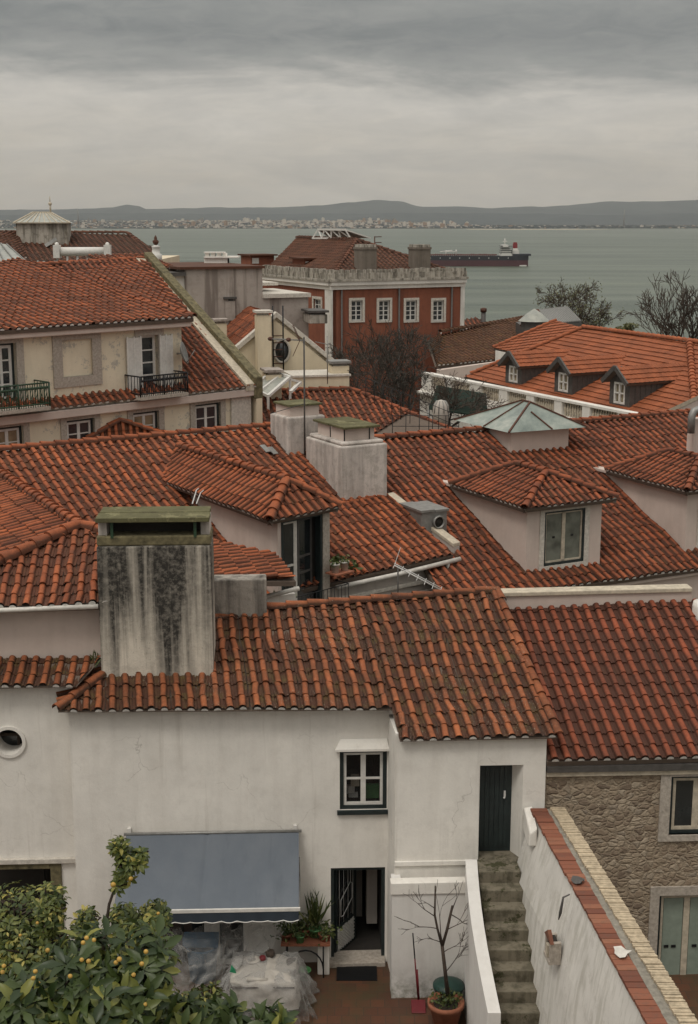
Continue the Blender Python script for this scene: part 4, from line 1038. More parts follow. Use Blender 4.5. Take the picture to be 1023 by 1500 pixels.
def dormer(bl, height, seed, px, width):
    """bl: foot of the front left corner on the slope"""
    zt = bl.z + height
    F_ = Facade(V((bl.x, bl.y, 0)), E2a)
    zbr = bl.z
    w = MB(); win = (width * .23, width * .77, bl.z + .16, bl.z + height - .13)
    F_.wall(w, 0, width, bl.z - .6, zt, [win], .2)
    back = height / .42 + .3
    for a, b in ((0, .2), (width - .2, width)): F_.box(w, a, b, bl.z - .4, zt, -back, -.2)
    o = w.build('dormer', M['rose'], dh)
    k = MB()
    F_.box(k, -.14, width + .14, zt - .02, zt + .09, -back, .14); k.build('cornice', M['rose'], o, bevel=.02)
    k = MB()
    for q in ((win[0] - .17, win[0], win[2] - .16, win[3] + .12), (win[1], win[1] + .17, win[2] - .16, win[3] + .12), (win[0], win[1], win[3], win[3] + .12), (win[0], win[1], win[2] - .16, win[2])): F_.box(k, *q, -.1, .03)
    k.build('window_surround', M['pale_trim'], o)
    k = MB(); 
    for q in ((win[0], win[0] + .06, win[2], win[3]), (win[1] - .06, win[1], win[2], win[3]), (win[0], win[1], win[2], win[2] + .08), (win[0], win[1], win[3] - .05, win[3])): F_.box(k, *q, -.1, .01)
    k.build('outer_frame', M['dark_green'], o)
    k = MB(); a, b = win[0] + .06, win[1] - .06; c, d = win[2] + .08, win[3] - .05; m_ = (a + b) / 2
    for q in ((a, a + .05, c, d), (b - .05, b, c, d), (m_ - .06, m_ + .06, c, d), (a, b, c, c + .05), (a, b, d - .05, d)): F_.box(k, *q, -.09, -.04)
    k.build('window', M['beige'], o)
    k = MB(); F_.box(k, a, b, c, d, -.075, -.07); k.build('pane', M['glass_pale'], o)
    k = MB()
    for x in ((a + m_) / 2, (b + m_) / 2): F_.box(k, x - .05, x + .04, (c + d) / 2 - .03, (c + d) / 2 + .03, -.068, -.06); k.cut()
    k.build('latch', M['black_iron'], o)
    ov = .32; ze = zt + .12; rise = (width / 2 + ov) * .42
    P_ = lambda a, off, z: F_.P(a, z, off)
    A = P_(-ov, ov, ze); B = P_(width + ov, ov, ze); ap = P_(width / 2, ov - (width / 2 + ov) * .82, ze + rise)
    bk = -(back * .78)
    C = P_(-ov, bk, ze); D = P_(width + ov, bk, ze); ap2 = P_(width / 2, bk + (width / 2 + ov) * .7, ze + rise)
    tb = TB()
    kw = dict(tw=.24, tl=.36, nx=8, Rr=.062)
    tile_face(tb, [ap2, ap, A, C], (C, A), seed=seed, **kw); tile_face(tb, [ap, A, B], (A, B), seed=seed + 1, **kw); tile_face(tb, [ap, B, D, ap2], (B, D), seed=seed + 2, **kw)
    tile_face(tb, [ap2, C, D], (C, D), seed=seed + 3, **kw)
    r = tb.build('dormer_roof', TM('tileC2'), dh)
    tb = TB(); ridge_caps(tb, ap + UP * .05, ap2 + UP * .05, .12, .36, seed); 
    for p, q in ((A, ap), (B, ap), (C, ap2)): ridge_caps(tb, p + UP * .05, q + UP * .05, .12, .36, seed + 5)
    tb.build('ridge_caps', TM('tileC2'), r)
    return o
M['glass_pale'] = glass_mat('pale_reflecting_glass', (.17, .18, .15), .15)
b1_ = p2c(770, 841); hd = onp(770, 747, b1_, V((0, -1, 0))).z - b1_.z
wd1 = along(b1_, E2, 880, 790)
o = dormer(b1_, hd, 70, None, wd1); o['label'] = 'left dormer with a two-leaf window facing the viewer'
b2_ = p2c(1003, 808); hd2 = onp(1003, 722, b2_, V((0, -1, 0))).z - b2_.z
o = dormer(b2_, hd2, 80, None, wd1)
# glass lantern on the ridge
lb = onp(748, 663, V((0, p2c(748, 663).y, 0)), V((0, -1, 0)))
zl = onp(748, 632, lb, V((0, -1, 0))).z
wE = along(lb, E2, 833, 640); wD = along(lb, -D2, 705, 640)
k = MB(); k.obox(V((lb.x, lb.y, 0)), E2, -D2, UP, (0, wE), (0, wD), (lb.z - .8, zl)); lan = k.build('roof_lantern', M['rose'], dh)
ov = .45
c4 = [V((lb.x, lb.y, zl + .01)) + E2 * x - D2 * y for x, y in ((-ov * .6, -ov * .6), (wE + ov, -ov), (wE + ov, wD + ov), (-ov * .8, wD + 1.25))]
zr = zl + .85
tA = V((lb.x, lb.y, zr)) + E2 * (wE / 2) - D2 * (wD * .35); tB = V((lb.x, lb.y, zr)) + E2 * (wE / 2) - D2 * (wD * .62)
def lantern_glass():
    m, nt, b = new_mat('milky_green_glazing'); g = NT(nt)
    c = g.ramp(g.noise(1.3, 6, .6), [(.3, (.11, .14, .122)), (.5, (.20, .235, .205)), (.72, (.36, .37, .32))])
    g.l(c, b.inputs['Base Color']); b.inputs['Roughness'].default_value = .18; b.inputs['Specular IOR Level'].default_value = .6; return m
M['milk'] = lantern_glass()
k = MB()
for tri in ((c4[0], c4[1], tA), (c4[1], c4[2], tB, tA), (c4[2], c4[3], tB), (c4[3], c4[0], tA, tB)): k.face(list(tri)); 
k.face([c4[3], c4[2], c4[1], c4[0]])
k.build('glazing', M['milk'], lan)
k = MB()
for a, b in ((c4[0], tA), (c4[1], tA), (c4[2], tB), (c4[3], tB), (tA, tB)): k.bar(a + UP * .02, b + UP * .02, .06, .05)
for i in (1,): 
    a = c4[0].lerp(c4[3], .45); k.bar(a + UP * .02, tA.lerp(tB, .7) + UP * .02, .05, .04); a = c4[0].lerp(c4[1], .55); k.bar(a + UP * .02, tA.lerp(c4[0], .35).lerp(tA.lerp(c4[1], .35), .3) + UP * .02, .05, .04)
k.build('glazing_bars', M['rust'] if 'rust' in M else M['terracotta'], lan)
# ventilator box on the slope
vb_ = p2c(640, 775); 
k = MB(); k.obox(vb_ - UP * .3, E2, D2, UP, (-.75, .15), (-.9, .35), (.0, .95)); vv = thing('vent_unit', 'grey metal ventilator box on the roof beside the sloping beige coping', 'ventilator', vb_)
k.build('housing', M['zinc'], vv, bevel=.02)
k = MB(); k.obox(vb_ - UP * .3, E2, D2, UP, (-.8, -.32), (-.95, .4), (.95, 1.02)); k.obox(vb_ - UP * .3, E2, D2, UP, (-.28, .2), (-.95, .4), (.93, 1.0)); k.build('lid', M['zinc'], vv)
k = MB(); k.lathe(vb_ - UP * .3 + E2 * -.18 + D2 * .35 + UP * .62, [(.2, 0), (.2, .12), (.16, .12), (.16, .03)], 18, ax=(E2, UP, D2)); k.build('duct', M['zinc'], vv)
k = MB(); k.lathe(vb_ - UP * .3 + E2 * -.18 + D2 * .36 + UP * .62, [(.15, 0), (.15, .05)], 18, ax=(E2, UP, D2)); k.build('duct_mouth', M['room'], vv)
# pink stack with elbow pipe at the right edge
sb = atz(1012, 650, z2 - .3)
pk = thing('pipe_stack', 'pale stack with a bent grey flue pipe at the right end of the ridge', 'flue', sb)
k = MB(); k.obox(sb, E2, -D2, UP, (.1, 1.6), (0, .35), (-1, .85)); k.build('stack', M['rose'], pk, bevel=.05)
k = MB(); q = sb + UP * .75 + D2 * .15 + E2 * -.15; k.tube([q - UP * .35, q + UP * .2, q + UP * .4 + E2 * .08, q + UP * .45 + E2 * .3, q + UP * .35 + E2 * .5, q + UP * .35 + E2 * .9], .13, 10); k.build('flue_pipe', M['zinc'], pk)
# ================================================================== the big cream house on the left
FY = Facade(at(365, 600, 53), 45)
FY2 = Facade(FY.p - FY.n * .3, 45)
yh = thing('cream_house', 'large cream house with flaking plaster, balconies and a mossy gable coping', 'house', FY.P(-6, 40))
sR = FY.px(365, 600)[0]; sL = FY.px(-80, 640)[0]
zc = FY.px(365, 566)[1]
lows = [FY.rect(98, 614, 139, 672), FY.rect(195, 603, 233, 660), FY.rect(286, 591, 323, 650), FY.rect(-8, 625, 35, 690)]
w = MB(); FY.wall(w, sL, sR, 38, zc + .05, lows, .35); FY.box(w, sR - .35, sR, 38, zc - .0, -9, -.35)
sR2 = FY2.px(267, 530)[0]; zt2_ = FY2.px(267, 467)[1]
fd1, fd2 = FY2.rect(207, 491, 232, 572), FY2.rect(-12, 503, 25, 590)
bw = FY2.rect(91, 497, 135, 551)
FY2.wall(w, sL, sR2, zc, zt2_, [fd1, fd2, bw], .4); FY2.box(w, sR2 - .35, sR2, zc, zt2_, -7, -.4)
FY2.box(w, bw[0], bw[1], bw[2], bw[3], -.3, -.06)
w.build('wall', M['cream'], yh)
k = MB(); FY2.box(k, sL, sR2 + .25, zt2_ - .28, zt2_ + .02, .003, .3); FY.box(k, sL, sR + .1, zc - .35, zc - .06, .003, .25); k.build('cornice', M['rose'], yh, bevel=.03)
k = MB(); FY.box(k, sR - .95, sR + .06, 40, zc - .36, .003, .08); k.build('pilaster', M['pale_trim'], yh, bevel=.02)
k = MB(); q = (bw[0], bw[1], bw[2], bw[3])
for a in ((q[0] - .38, q[0], q[2] - .35, q[3] + .35), (q[1], q[1] + .38, q[2] - .35, q[3] + .35), (q[0], q[1], q[3], q[3] + .35), (q[0], q[1], q[2] - .35, q[2])): FY2.box(k, *a, -.1, .05)
k = k.build('blind_window', M['stone_trim'], yh); k['label'] = 'walled-up window in a grey stone surround'
for i, r in enumerate(lows):
    f = FY.window(yh, r, 2, 3, .08, .04, .14, 'white_paint', 'curtain' if i in (1, 3) else 'glass_far', 'dark_green', .08, 'stone_trim', .24, .05, midw=.12)
f = FY2.window(yh, fd1, 1, 4, .1, .05, .2, 'white_paint', 'glass_far', None, .05, 'stone_trim', .26, .05, name='french_window'); f['label'] = 'French window between open white louvred shutters'
sh = MB()
for a, b in ((fd1[0] - .68, fd1[0] - .02), (fd1[1] + .02, fd1[1] + .62)):
    for q in ((a, a + .07), (b - .07, b), ((a + b) / 2 - .03, (a + b) / 2 + .03)): FY2.box(sh, *q, fd1[2], fd1[3], .06, .11)
    for i in range(34):
        z = fd1[2] + .06 + (fd1[3] - fd1[2] - .1) * i / 34; FY2.box(sh, a + .07, b - .07, z, z + .05, .07, .1)
    FY2.box(sh, a + .06, b - .06, fd1[2], fd1[2] + .9, .075, .095)
sh.build('shutter', M['white_paint'], f)
f = FY2.window(yh, fd2, 2, 4, .1, .05, .2, 'white_paint', 'glass_far', 'dark_green', .08, 'stone_trim', .28, .05, name='french_window')
k = MB(); a, b = FY.px(178, 580), FY.px(255, 570)
def balcony(u0, u1, vb, vt, mk, lab):
    s0 = FY2.px(u0, vb)[0]; s1 = FY2.px(u1, vb)[0]; um = (u0 + u1) / 2
    out = .95; z0, z1 = FY2.px(um, vb + 4)[1], FY2.px(um, vt + 5)[1]
    m = MB(); FY2.box(m, s0, s1, z0 - .12, z0, .003, out); o = m.build('balcony', M['stone_trim'], yh); o['label'] = lab
    m = MB()
    P_ = lambda s, z, of: FY2.P(s, z, of)
    for z in (z0 + .1, z1): m.tube([P_(s0, z, 0), P_(s0, z, out - .05), P_(s1, z, out - .05), P_(s1, z, 0)], .028, 5)
    n = 26
    for i in range(n + 1):
        s = s0 + (s1 - s0) * i / n; m.tube([P_(s, z0, out - .05), P_(s, z1, out - .05)], .014 if i % 13 else .035, 4)
        if i < n:
            c = P_(s + (s1 - s0) / n / 2, z1 - .16, out - .05); m.lathe(c, [(.05, -.012), (.05, .012)], 6, ax=(FY2.d, UP, FY2.n))
            if i % 2 == 0:
                for zz in (z0 + .35, z0 + .6): m.bar(P_(s, zz - .12, out - .05), P_(s + (s1 - s0) / n, zz + .12, out - .05), .02, .02)
    for s in (s0, s1):
        for i in range(5): m.tube([P_(s, z0, out * i / 5), P_(s, z1, out * i / 5)], .014, 4)
    m.build('railing', M[mk], o)
balcony(184, 253, 571, 541, 'black_iron', 'balcony with black iron railing'); balcony(-40, 52, 592, 556, 'green_iron', 'balcony with green iron railing')
# roof: main slope with the strip under the upper floor
eB = FY.P(sR + .15, zc + .02, .28); eA = FY.P(sL, zc + .02, .28); H2 = at(214, 381, 60.5)
inn = H2 - eB; run = -(inn.x * FY.n.x + inn.y * FY.n.y)
tb = TB()
tile_face(tb, [eA, eB, H2, H2 - FY.d * 4.0, eA + (H2 - eB).normalized() * 2.0], (eA, eB), .30, .42, 6, .078, (eB, H2 + FY.d * 0), seed=91, under=False)
mr_ = tb.build('roof', TM('tileC2'), yh)
C_ = FY2.P(sR2 + .3, zt2_ + .04, .38); C_L = FY2.P(sL, zt2_ + .04, .38)
H1 = at(28, 392, 57); HL = at(-90, 386, 52)
tb = TB(); tile_face(tb, [C_L, C_, H1, HL], (C_L, C_), .30, .42, 6, .075, seed=92); tile_face(tb, [C_, H2, H1], (C_, C_ + (H2 - H1)), .30, .42, 6, .075, seed=93, mortar=False)
ur = tb.build('upper_roof', TM('tileC'), yh)
tb = TB(); ridge_caps(tb, C_ + UP * .05, H1 + UP * .06, .13, .45, 94); ridge_caps(tb, H1 + UP * .06, H2 + UP * .06, .13, .45, 95); ridge_caps(tb, H1 + UP * .06, HL + UP * .06, .13, .45, 96); tb.build('ridge_caps', TM('tileC'), ur)
k = MB(); a, b = eB + FY.d * -.1, H2 + FY.d * -.1; k.hexa([p + o for o in (V((0, 0, -.5)), V((0, 0, .35))) for p in (a, a + FY.d * .45, b + FY.d * .45, b)]); k.build('gable_coping', M['moss_wall'], yh, bevel=.03)
k = MB(); k.hexa([p + o for o in (V((0, 0, -.15)), V((0, 0, .12))) for p in (a - FY.d * .42, a - FY.d * .002, b - FY.d * .002, b - FY.d * .42)]); k.build('gable_flashing', M['beige'], yh)
k = MB(); k.hexa([p for p in (a + FY.d * .1 - UP * 12, a + FY.d * .4 - UP * 12, b + FY.d * .4 - UP * 12, b + FY.d * .1 - UP * 12)] + [p - UP * .5 for p in (a + FY.d * .1, a + FY.d * .4, b + FY.d * .4, b + FY.d * .1)]); k.build('gable_wall', M['cream2'], yh)
dsh = FY2.P(FY2.px(259, 516)[0], FY2.px(259, 516)[1], .4)
sd = thing('satellite_dish', 'pale satellite dish on the cream wall beside the louvred shutters', 'dish', dsh)
dn_ = (FY2.d * .6 + FY2.n * .7 + UP * .25).normalized(); xx = dn_.cross(UP).normalized(); yy_ = xx.cross(dn_)
k = MB(); k.lathe(dsh, [(.02, -.08), (.25, -.05), (.42, .04), (.42, .06), (.24, -.03), (.02, -.05)], 18, ax=(xx, yy_, dn_)); k.build('bowl', M['zinc'], sd)
k = MB(); k.tube([dsh - dn_ * .05, dsh - FY2.n * .38 - UP * .05], .03, 5); k.tube([dsh - yy_ * .4, dsh + dn_ * .45], .015, 4); k.build('arm', M['zinc'], sd)
# ================================================================== concrete-walled house behind it
FG = Facade(at(330, 430, 66), 24)
ch_ = thing('concrete_wall_house', 'tall house showing a bare streaked concrete party wall', 'house', FG.P(0, 36))
k = MB(); a, b = FG.px(272, 430)[0], FG.px(385, 430)[0]; zt_ = FG.px(330, 394)[1]
FG.box(k, a, b, 34, zt_, -7, 0); k.build('party_wall', M['concrete'], ch_)
k = MB(); FG.box(k, a - .3, b + .1, zt_ + .002, zt_ + .12, -7, .1); k.build('tile_edge', M['tileK'], ch_)
k = MB(); a2 = FG.px(245, 430)[0]; FG.box(k, a2, a - .002, 34, zt_ - .3, -6, -.1); k.build('white_return', M['white'], ch_)
k = MB(); FG.box(k, a2 - .5, a - .0, zt_ - .298, zt_ - .12, -6, .15); k.build('cornice', M['lead'], ch_)
k = MB(); c2 = FG.px(452, 450)[0]; zt3 = FG.px(418, 436)[1]; FG.box(k, b + .002, c2, 34, zt3, -5, .0); k.build('low_wall', M['concrete'], ch_)
k = MB(); FG.box(k, b + .002, c2 + .1, zt3 + .002, zt3 + .2, -5, .12); FG.box(k, b + .002, c2 - .8, zt3 + .5, zt3 + .65, -5, -2); k.build('low_coping', M['pale_trim'], ch_)
tb = TB(); q0, q1 = FG.P(a2 - 2.2, zt_ + .0, -1.5), FG.P(a, zt_ + .0, -1.5); tile_face(tb, [q0, q1, q1 - FG.n * 5 + UP * .55, q0 - FG.n * 5 + UP * .55], (q0, q1), .3, .42, 6, .075, seed=99); tb.build('roof', TM('tileC'), ch_)
wc = at(318, 386, 71)
wb = thing('white_chimney_block', 'cluster of small white chimney pots on the concrete-walled house', 'chimney', wc)
k = MB(); k.box((wc.x - .65, wc.x + .55), (wc.y, wc.y + 1), (wc.z - 1, wc.z + .28)); k.box((wc.x - .65, wc.x + 1.1), (wc.y - .1, wc.y + 1.1), (wc.z + .28, wc.z + .36)); k.build('base', M['white'], wb)
k = MB()
for i in range(4): k.box((wc.x - .6 + i * .3, wc.x - .4 + i * .3), (wc.y + .1, wc.y + .5), (wc.z + .36, wc.z + .52)); k.box((wc.x + .55, wc.x + .62), (wc.y, wc.y + .1), (wc.z - .3, wc.z + .28))
k.box((wc.x - .66, wc.x + .4), (wc.y, wc.y + .6), (wc.z + .52, wc.z + .58)); k.build('pots', M['white'], wb)
# ================================================================== far-left house with glazed lantern, white ducts and urn
hq = at(110, 350, 88)
hh_ = thing('lantern_house', 'brown tiled house at the upper left carrying a large glazed roof lantern', 'house', V((hq.x, hq.y, 33)))
tb = TB()
A1, A2 = at(-60, 384, 82), at(232, 382, 86); B1, B2 = at(-60, 340, 92), at(187, 341, 94)
tile_face(tb, [A1, A2, at(224, 369, 90), B2, B1], (A1, A2), .34, .42, 6, .075, seed=101)
hr = tb.build('roof', TM('tileK'), hh_)
tb = TB(); ridge_caps(tb, B1, B2, .14, .5, 1); ridge_caps(tb, at(224, 369, 90), B2, .14, .5, 2); tb.build('ridge_caps', TM('tileK'), hr)
tb = TB(); tile_face(tb, [at(-30, 362, 86), at(40, 376, 84), at(26, 336, 90), at(-30, 342, 90)], (at(-30, 370, 85), at(40, 378, 84)), .34, .42, 6, .075, seed=102); tb.build('front_roof', TM('tileK'), hh_)
k = MB(); k.box((A1.x, A2.x - .5), (87, 101), (30, A1.z - .1)); k.box((A1.x, A2.x), (84, 87), (30, A1.z - .4)); k.build('wall', M['cream2'], hh_)
FLn = Facade(at(60, 340, 89), 8)
a, b = FLn.px(24, 338)[0], FLn.px(100, 338)[0]; zb_, zt_ = FLn.px(60, 352)[1], FLn.px(60, 327)[1]
k = MB(); FLn.box(k, a, b, zb_ - .5, zt_, -3.2, 0); ln = k.build('roof_lantern', M['old_parapet'], hh_)
def g_glass():
    m, nt, b = new_mat('dusty_ribbed_glass'); g = NT(nt)
    c = g.ramp(g.noise(2, 5, .6), [(.3, (.20, .21, .19)), (.7, (.36, .36, .31))]); g.l(c, b.inputs['Base Color']); b.inputs['Roughness'].default_value = .3; return m
M['dusty'] = g_glass()
k = MB(); c = [FLn.P(a - .15, zt_ + .01, .15), FLn.P(b + .15, zt_ + .01, .15), FLn.P(b + .15, zt_ + .01, -3.35), FLn.P(a - .15, zt_ + .01, -3.35)]
zr_ = FLn.px(60, 311)[1]; t0, t1 = FLn.P(a + (b - a) * .3, zr_, -1.6), FLn.P(a + (b - a) * .64, zr_, -1.6)
for q in ((c[0], c[1], t1, t0), (c[1], c[2], t1), (c[2], c[3], t0, t1), (c[3], c[0], t0)): k.face(q)
k.build('glazing', M['dusty'], ln)
k = MB()
for p, q in ((c[0], t0), (c[1], t1), (t0, t1), (c[0], c[1])): k.bar(p + UP * .02, q + UP * .02, .09, .07)
for i in range(1, 9): k.bar(c[0].lerp(c[1], i / 9) + UP * .01, t0.lerp(t1, i / 9) + UP * .02, .05, .05)
k.tube([t1, t1 + UP * .5], .06, 5); k.ball(t1 + UP * .55, .12); k.tube([t1 + UP * .6, t1 + UP * 1.0], .03, 4); k.build('glazing_bars', M['beige'], ln)
k = MB(); s0 = at(-25, 388, 80); s1 = at(42, 386, 80); s2 = at(10, 358, 85); k.face([s0, s1, s2, at(-25, 352, 85)]); k.face([s1, at(42, 388, 84), s2]); k.build('skylight', M['dusty'], hh_)
k = MB()
for i in range(5): k.bar(s0.lerp(s1, i / 4) + UP * .02, at(-25, 352, 85).lerp(s2, i / 4) + UP * .03, .06, .05)
k.build('skylight_bars', M['zinc'], hh_)
k = MB(); k.face([at(65, 358, 88.0), at(68, 362, 87.5), at(84, 352, 88.5), at(82, 347, 89)]); k.build('metal_patch', M['zinc'], hh_)
FDk = Facade(at(120, 372, 80), 3)
du = thing('white_duct', 'long white horizontal duct with round ends on the brown tiled roof', 'duct', FDk.P(0, FDk.px(120, 378)[1]))
a, b = FDk.px(84, 370)[0], FDk.px(158, 370)[0]; z0, z1 = FDk.px(120, 375)[1], FDk.px(120, 362)[1]
k = MB(); k.tube([FDk.P(a, (z0 + z1) / 2, 0), FDk.P(b, (z0 + z1) / 2, 0)], (z1 - z0) / 2, 12); k.build('tube', M['white_paint'], du)
for s in (a, b):
    k = MB(); FDk.box(k, s - .18, s + .18, z0 - .1, z1 + .12, -.35, .35); k.ball(FDk.P(s, z1 + .16, 0), .12); k.build('end_bracket', M['white_paint'], du)
k = MB()
for i in range(6): FDk.box(k, a + (b - a) * i / 5 - .05, a + (b - a) * i / 5 + .05, z0 - .4, z0, -.1, .1); k.cut()
k.build('leg', M['pvc'], du)
ur_ = at(229, 378, 82)
urn = thing('roof_urn', 'white pedestal with a small dark urn finial at the end of the white ledge', 'finial', ur_)
k = MB(); s_ = 82 / 2000
k.lathe(ur_, [(.35, -.2), (.35, .2), (.24, .28), (.22, .6), (.28, .66), (.1, .75)], 10); k.build('pedestal', M['white_paint'], urn)
k = MB(); k.lathe(ur_, [(.06, .75), (.16, .85), (.19, .98), (.08, 1.08), (.1, 1.16), (.02, 1.32)], 10); k.build('finial', M['rust'], urn)
k = MB(); lz_ = ur_.z; k.box((at(180, 375, 82).x, at(234, 375, 82).x), (81.6, 82.6), (lz_ - .32, lz_ - .05)); k.box((at(205, 375, 82).x, at(228, 375, 82).x), (81.5, 81.8), (lz_ - .5, lz_ - .34)); tag(k.build('white_ledge', M['white_paint'], base=ur_), 'long white ledge under the urn on the brown roof', 'ledge')
# ================================================================== cream gable house in the middle
FI = Facade(at(430, 540, 60), 14)
gi = thing('gable_house', 'small cream house with a round window in its coped gable', 'house', FI.P(0, 38))
pp = [(342, 518), (405, 464), (510, 550), (510, 640), (342, 640)]
poly = [FI.P(*FI.px(*q)) for q in pp]
k = MB(); k.prism(poly, -FI.n * .35); k.build('wall', M['cream2'], gi)
ba = -FI.n * 8
def cope(a, b, w=.45, h=.22, out=.1):
    k = MB(); d = (b - a).normalized(); k.hexa([p + o for o in (UP * -.03, UP * h) for p in (a + FI.n * out, b + FI.n * out, b + FI.n * (out - w), a + FI.n * (out - w))]); return k
c = cope(poly[0], poly[1]); q = cope(poly[1], poly[2]); c.add(q.v, q.f); c.build('coping', M['pale_trim'], gi, bevel=.02)
tb = TB(); bk = [p + ba for p in poly]
tile_face(tb, [poly[0] - FI.n * .4, poly[1] - FI.n * .4, bk[1], bk[0]], (poly[0], bk[0]), .3, .42, 6, .075, seed=111); tile_face(tb, [poly[2], poly[1], bk[1], bk[2]], (poly[2], bk[2]), .3, .42, 6, .075, seed=112)
tb.build('roof', TM('tileC2'), gi)
c = cope(bk[0], bk[1]); c.build('back_coping', M['pale_trim'], gi)
k = MB(); k.prism([bk[0], bk[1], bk[2], V((bk[2].x, bk[2].y, 38)), V((bk[0].x, bk[0].y, 38))], FI.n * -.3); k.prism([poly[0], bk[0], V((bk[0].x, bk[0].y, 38)), V((poly[0].x, poly[0].y, 38))], FI.d * .3); k.build('back_wall', M['cream2'], gi)
a, z = FI.px(413, 514)
k = MB(); k.lathe(FI.P(a, z, .0), [(.52, .0), (.52, .06), (.4, .06), (.4, .01)], 20, ax=(FI.d * .75, UP * 1.1, FI.n)); rw_ = k.build('round_window', M['pale_trim'], gi)
k = MB(); k.lathe(FI.P(a, z, .0), [(.4, .0), (.4, .02)], 20, ax=(FI.d * .75, UP * 1.1, FI.n)); k.build('pane', M['glass_far'], rw_)
def stack(u0, u1, vt, vb, Y, mk, cap, par, nm='chimney', deg=14, deep=.7):
    f = Facade(at((u0 + u1) / 2, vb, Y), deg); a, b = f.px(u0, (vt + vb) / 2)[0], f.px(u1, (vt + vb) / 2)[0]; z1 = f.px((u0 + u1) / 2, vt)[1]; z0 = f.px((u0 + u1) / 2, vb)[1]
    k = MB(); f.box(k, a, b, z0, z1, -deep, 0); o = k.build(nm, M[mk], par, bevel=.02)
    k = MB(); f.box(k, a - .07, b + .07, z1 + .1, z1 + .2, -deep - .07, .07); f.box(k, a + .08, b - .08, z1 + .002, z1 + .1, -deep + .08, -.08); k.build('cap', M[cap], o); return o
stack(378, 398, 462, 560, 58.8, 'cream2', 'pale_trim', gi); stack(316, 333, 474, 520, 62, 'cream2', 'concrete', gi); stack(330, 345, 441, 470, 66, 'concrete', 'lead', gi)
stack(454, 480, 461, 474, 66, 'old_parapet', 'lead', gi, deep=1.6)
# metal ladder
la_ = FI.P(FI.px(405, 540)[0], FI.px(405, 548)[1], .35)
ld = thing('wall_ladder', 'dark metal ladder rising up the cream gable beside its tall chimney', 'ladder', la_)
zt_ = FI.px(405, 447)[1]; k = MB(); 
for s in (-.2, .25): k.tube([la_ + FI.d * s, V((la_.x, la_.y, zt_)) + FI.d * s], .035, 5)
k.build('rails', M['black_iron'], ld)
k = MB(); z = la_.z + .2
while z < zt_ - 1.0: k.tube([V((la_.x, la_.y, z)) + FI.d * -.2, V((la_.x, la_.y, z)) + FI.d * .25], .022, 4); k.cut(); z += .3
k.build('rung', M['rust'], ld)
# front yard bits of that house
FJ = Facade(at(470, 570, 57), 14)
k = MB(); FJ.box(k, FJ.px(430, 570)[0], FJ.px(512, 570)[0], 40, FJ.px(470, 552)[1], -2, 0); o = k.build('yard_wall', M['cream2'], gi)
k = MB(); FJ.box(k, FJ.px(428, 570)[0], FJ.px(514, 570)[0], FJ.px(470, 552)[1] + .002, FJ.px(470, 549)[1], -2, .05); k.build('coping', M['pale_trim'], o)
stack(486, 512, 536, 552, 57.5, 'cream2', 'zinc', gi); stack(391, 413, 549, 590, 55.5, 'cream2', 'concrete', gi, deep=1.0)
k = MB(); pts = [at(368, 567, 55), at(400, 545, 56), at(425, 552, 55.5), at(393, 580, 54.5)]
for i in range(4): k.bar(pts[i], pts[(i + 1) % 4], .14, .1)
k.bar(pts[0].lerp(pts[3], .5), pts[1].lerp(pts[2], .5), .1, .1); k.bar(pts[2] + UP * -.1, at(440, 560, 56), .14, .1); k.bar(at(440, 560, 56), at(426, 574, 55), .14, .1)
for p in pts: k.bar(p, p - UP * 2.5, .1, .1)
wf = thing('pergola_frame', 'white timber frame like a small pergola beside the cream gable house', 'pergola', pts[0]); k.build('beams', M['white_paint'], wf)
k = MB(); k.prism([p - UP * .06 for p in pts], (0, 0, .03)); k.build('canopy', M['dusty'], wf)
# ================================================================== long brown roof and its railing
jr = thing('brown_roof_house', 'low house under a plain brown tile roof behind the mossy chimneys', 'house', V((2, 52, 40)))
tb = TB(); J0, J1, J2 = at(330, 576, 55.6), at(514, 571, 57), at(668, 634, 54.5)
fd_ = V((.25, -.97, -.36)).normalized()
J3 = J0 + fd_ * 8.5
tile_face(tb, [J0, J1, J2, J2 + V((-4, -1.9, -.35)), J3], (J3, J3 + (J1 - J0)), .28, .42, 6, .075, seed=121, mortar=False)
j_ = tb.build('roof', TM('tileC2'), jr)
tb = TB(); ridge_caps(tb, J0 + UP * .05, J1 + UP * .05, .12, .45, 122); ridge_caps(tb, J2 + UP * .05, J1 + UP * .05, .12, .45, 123); tb.build('ridge_caps', TM('tileC2'), j_)
k = MB(); k.hexa([V((p.x, p.y, 38)) for p in (J3, J2, J1, J0)] + [p - UP * .3 for p in (J3, J2, J1, J0)]); k.build('wall', M['cream2'], jr)
rg = thing('roof_railing', 'thin black iron railing along the brown tile roof', 'railing', J2)
k = MB(); r0, r1, r2 = at(575, 640, 50), at(662, 632, 50), at(500, 566, 58)
for a, b, n in ((r0, at(672, 618 + 22, 51), 5), (at(672, 640, 51), r2, 13)):
    for h_ in (.4, .8): k.tube([a + UP * h_, b + UP * h_], .012, 4)
    for i in range(n + 1): p = a.lerp(b, i / n); k.tube([p - UP * .3, p + UP * .82], .014, 4)
k.build('bars', M['black_iron'], rg)
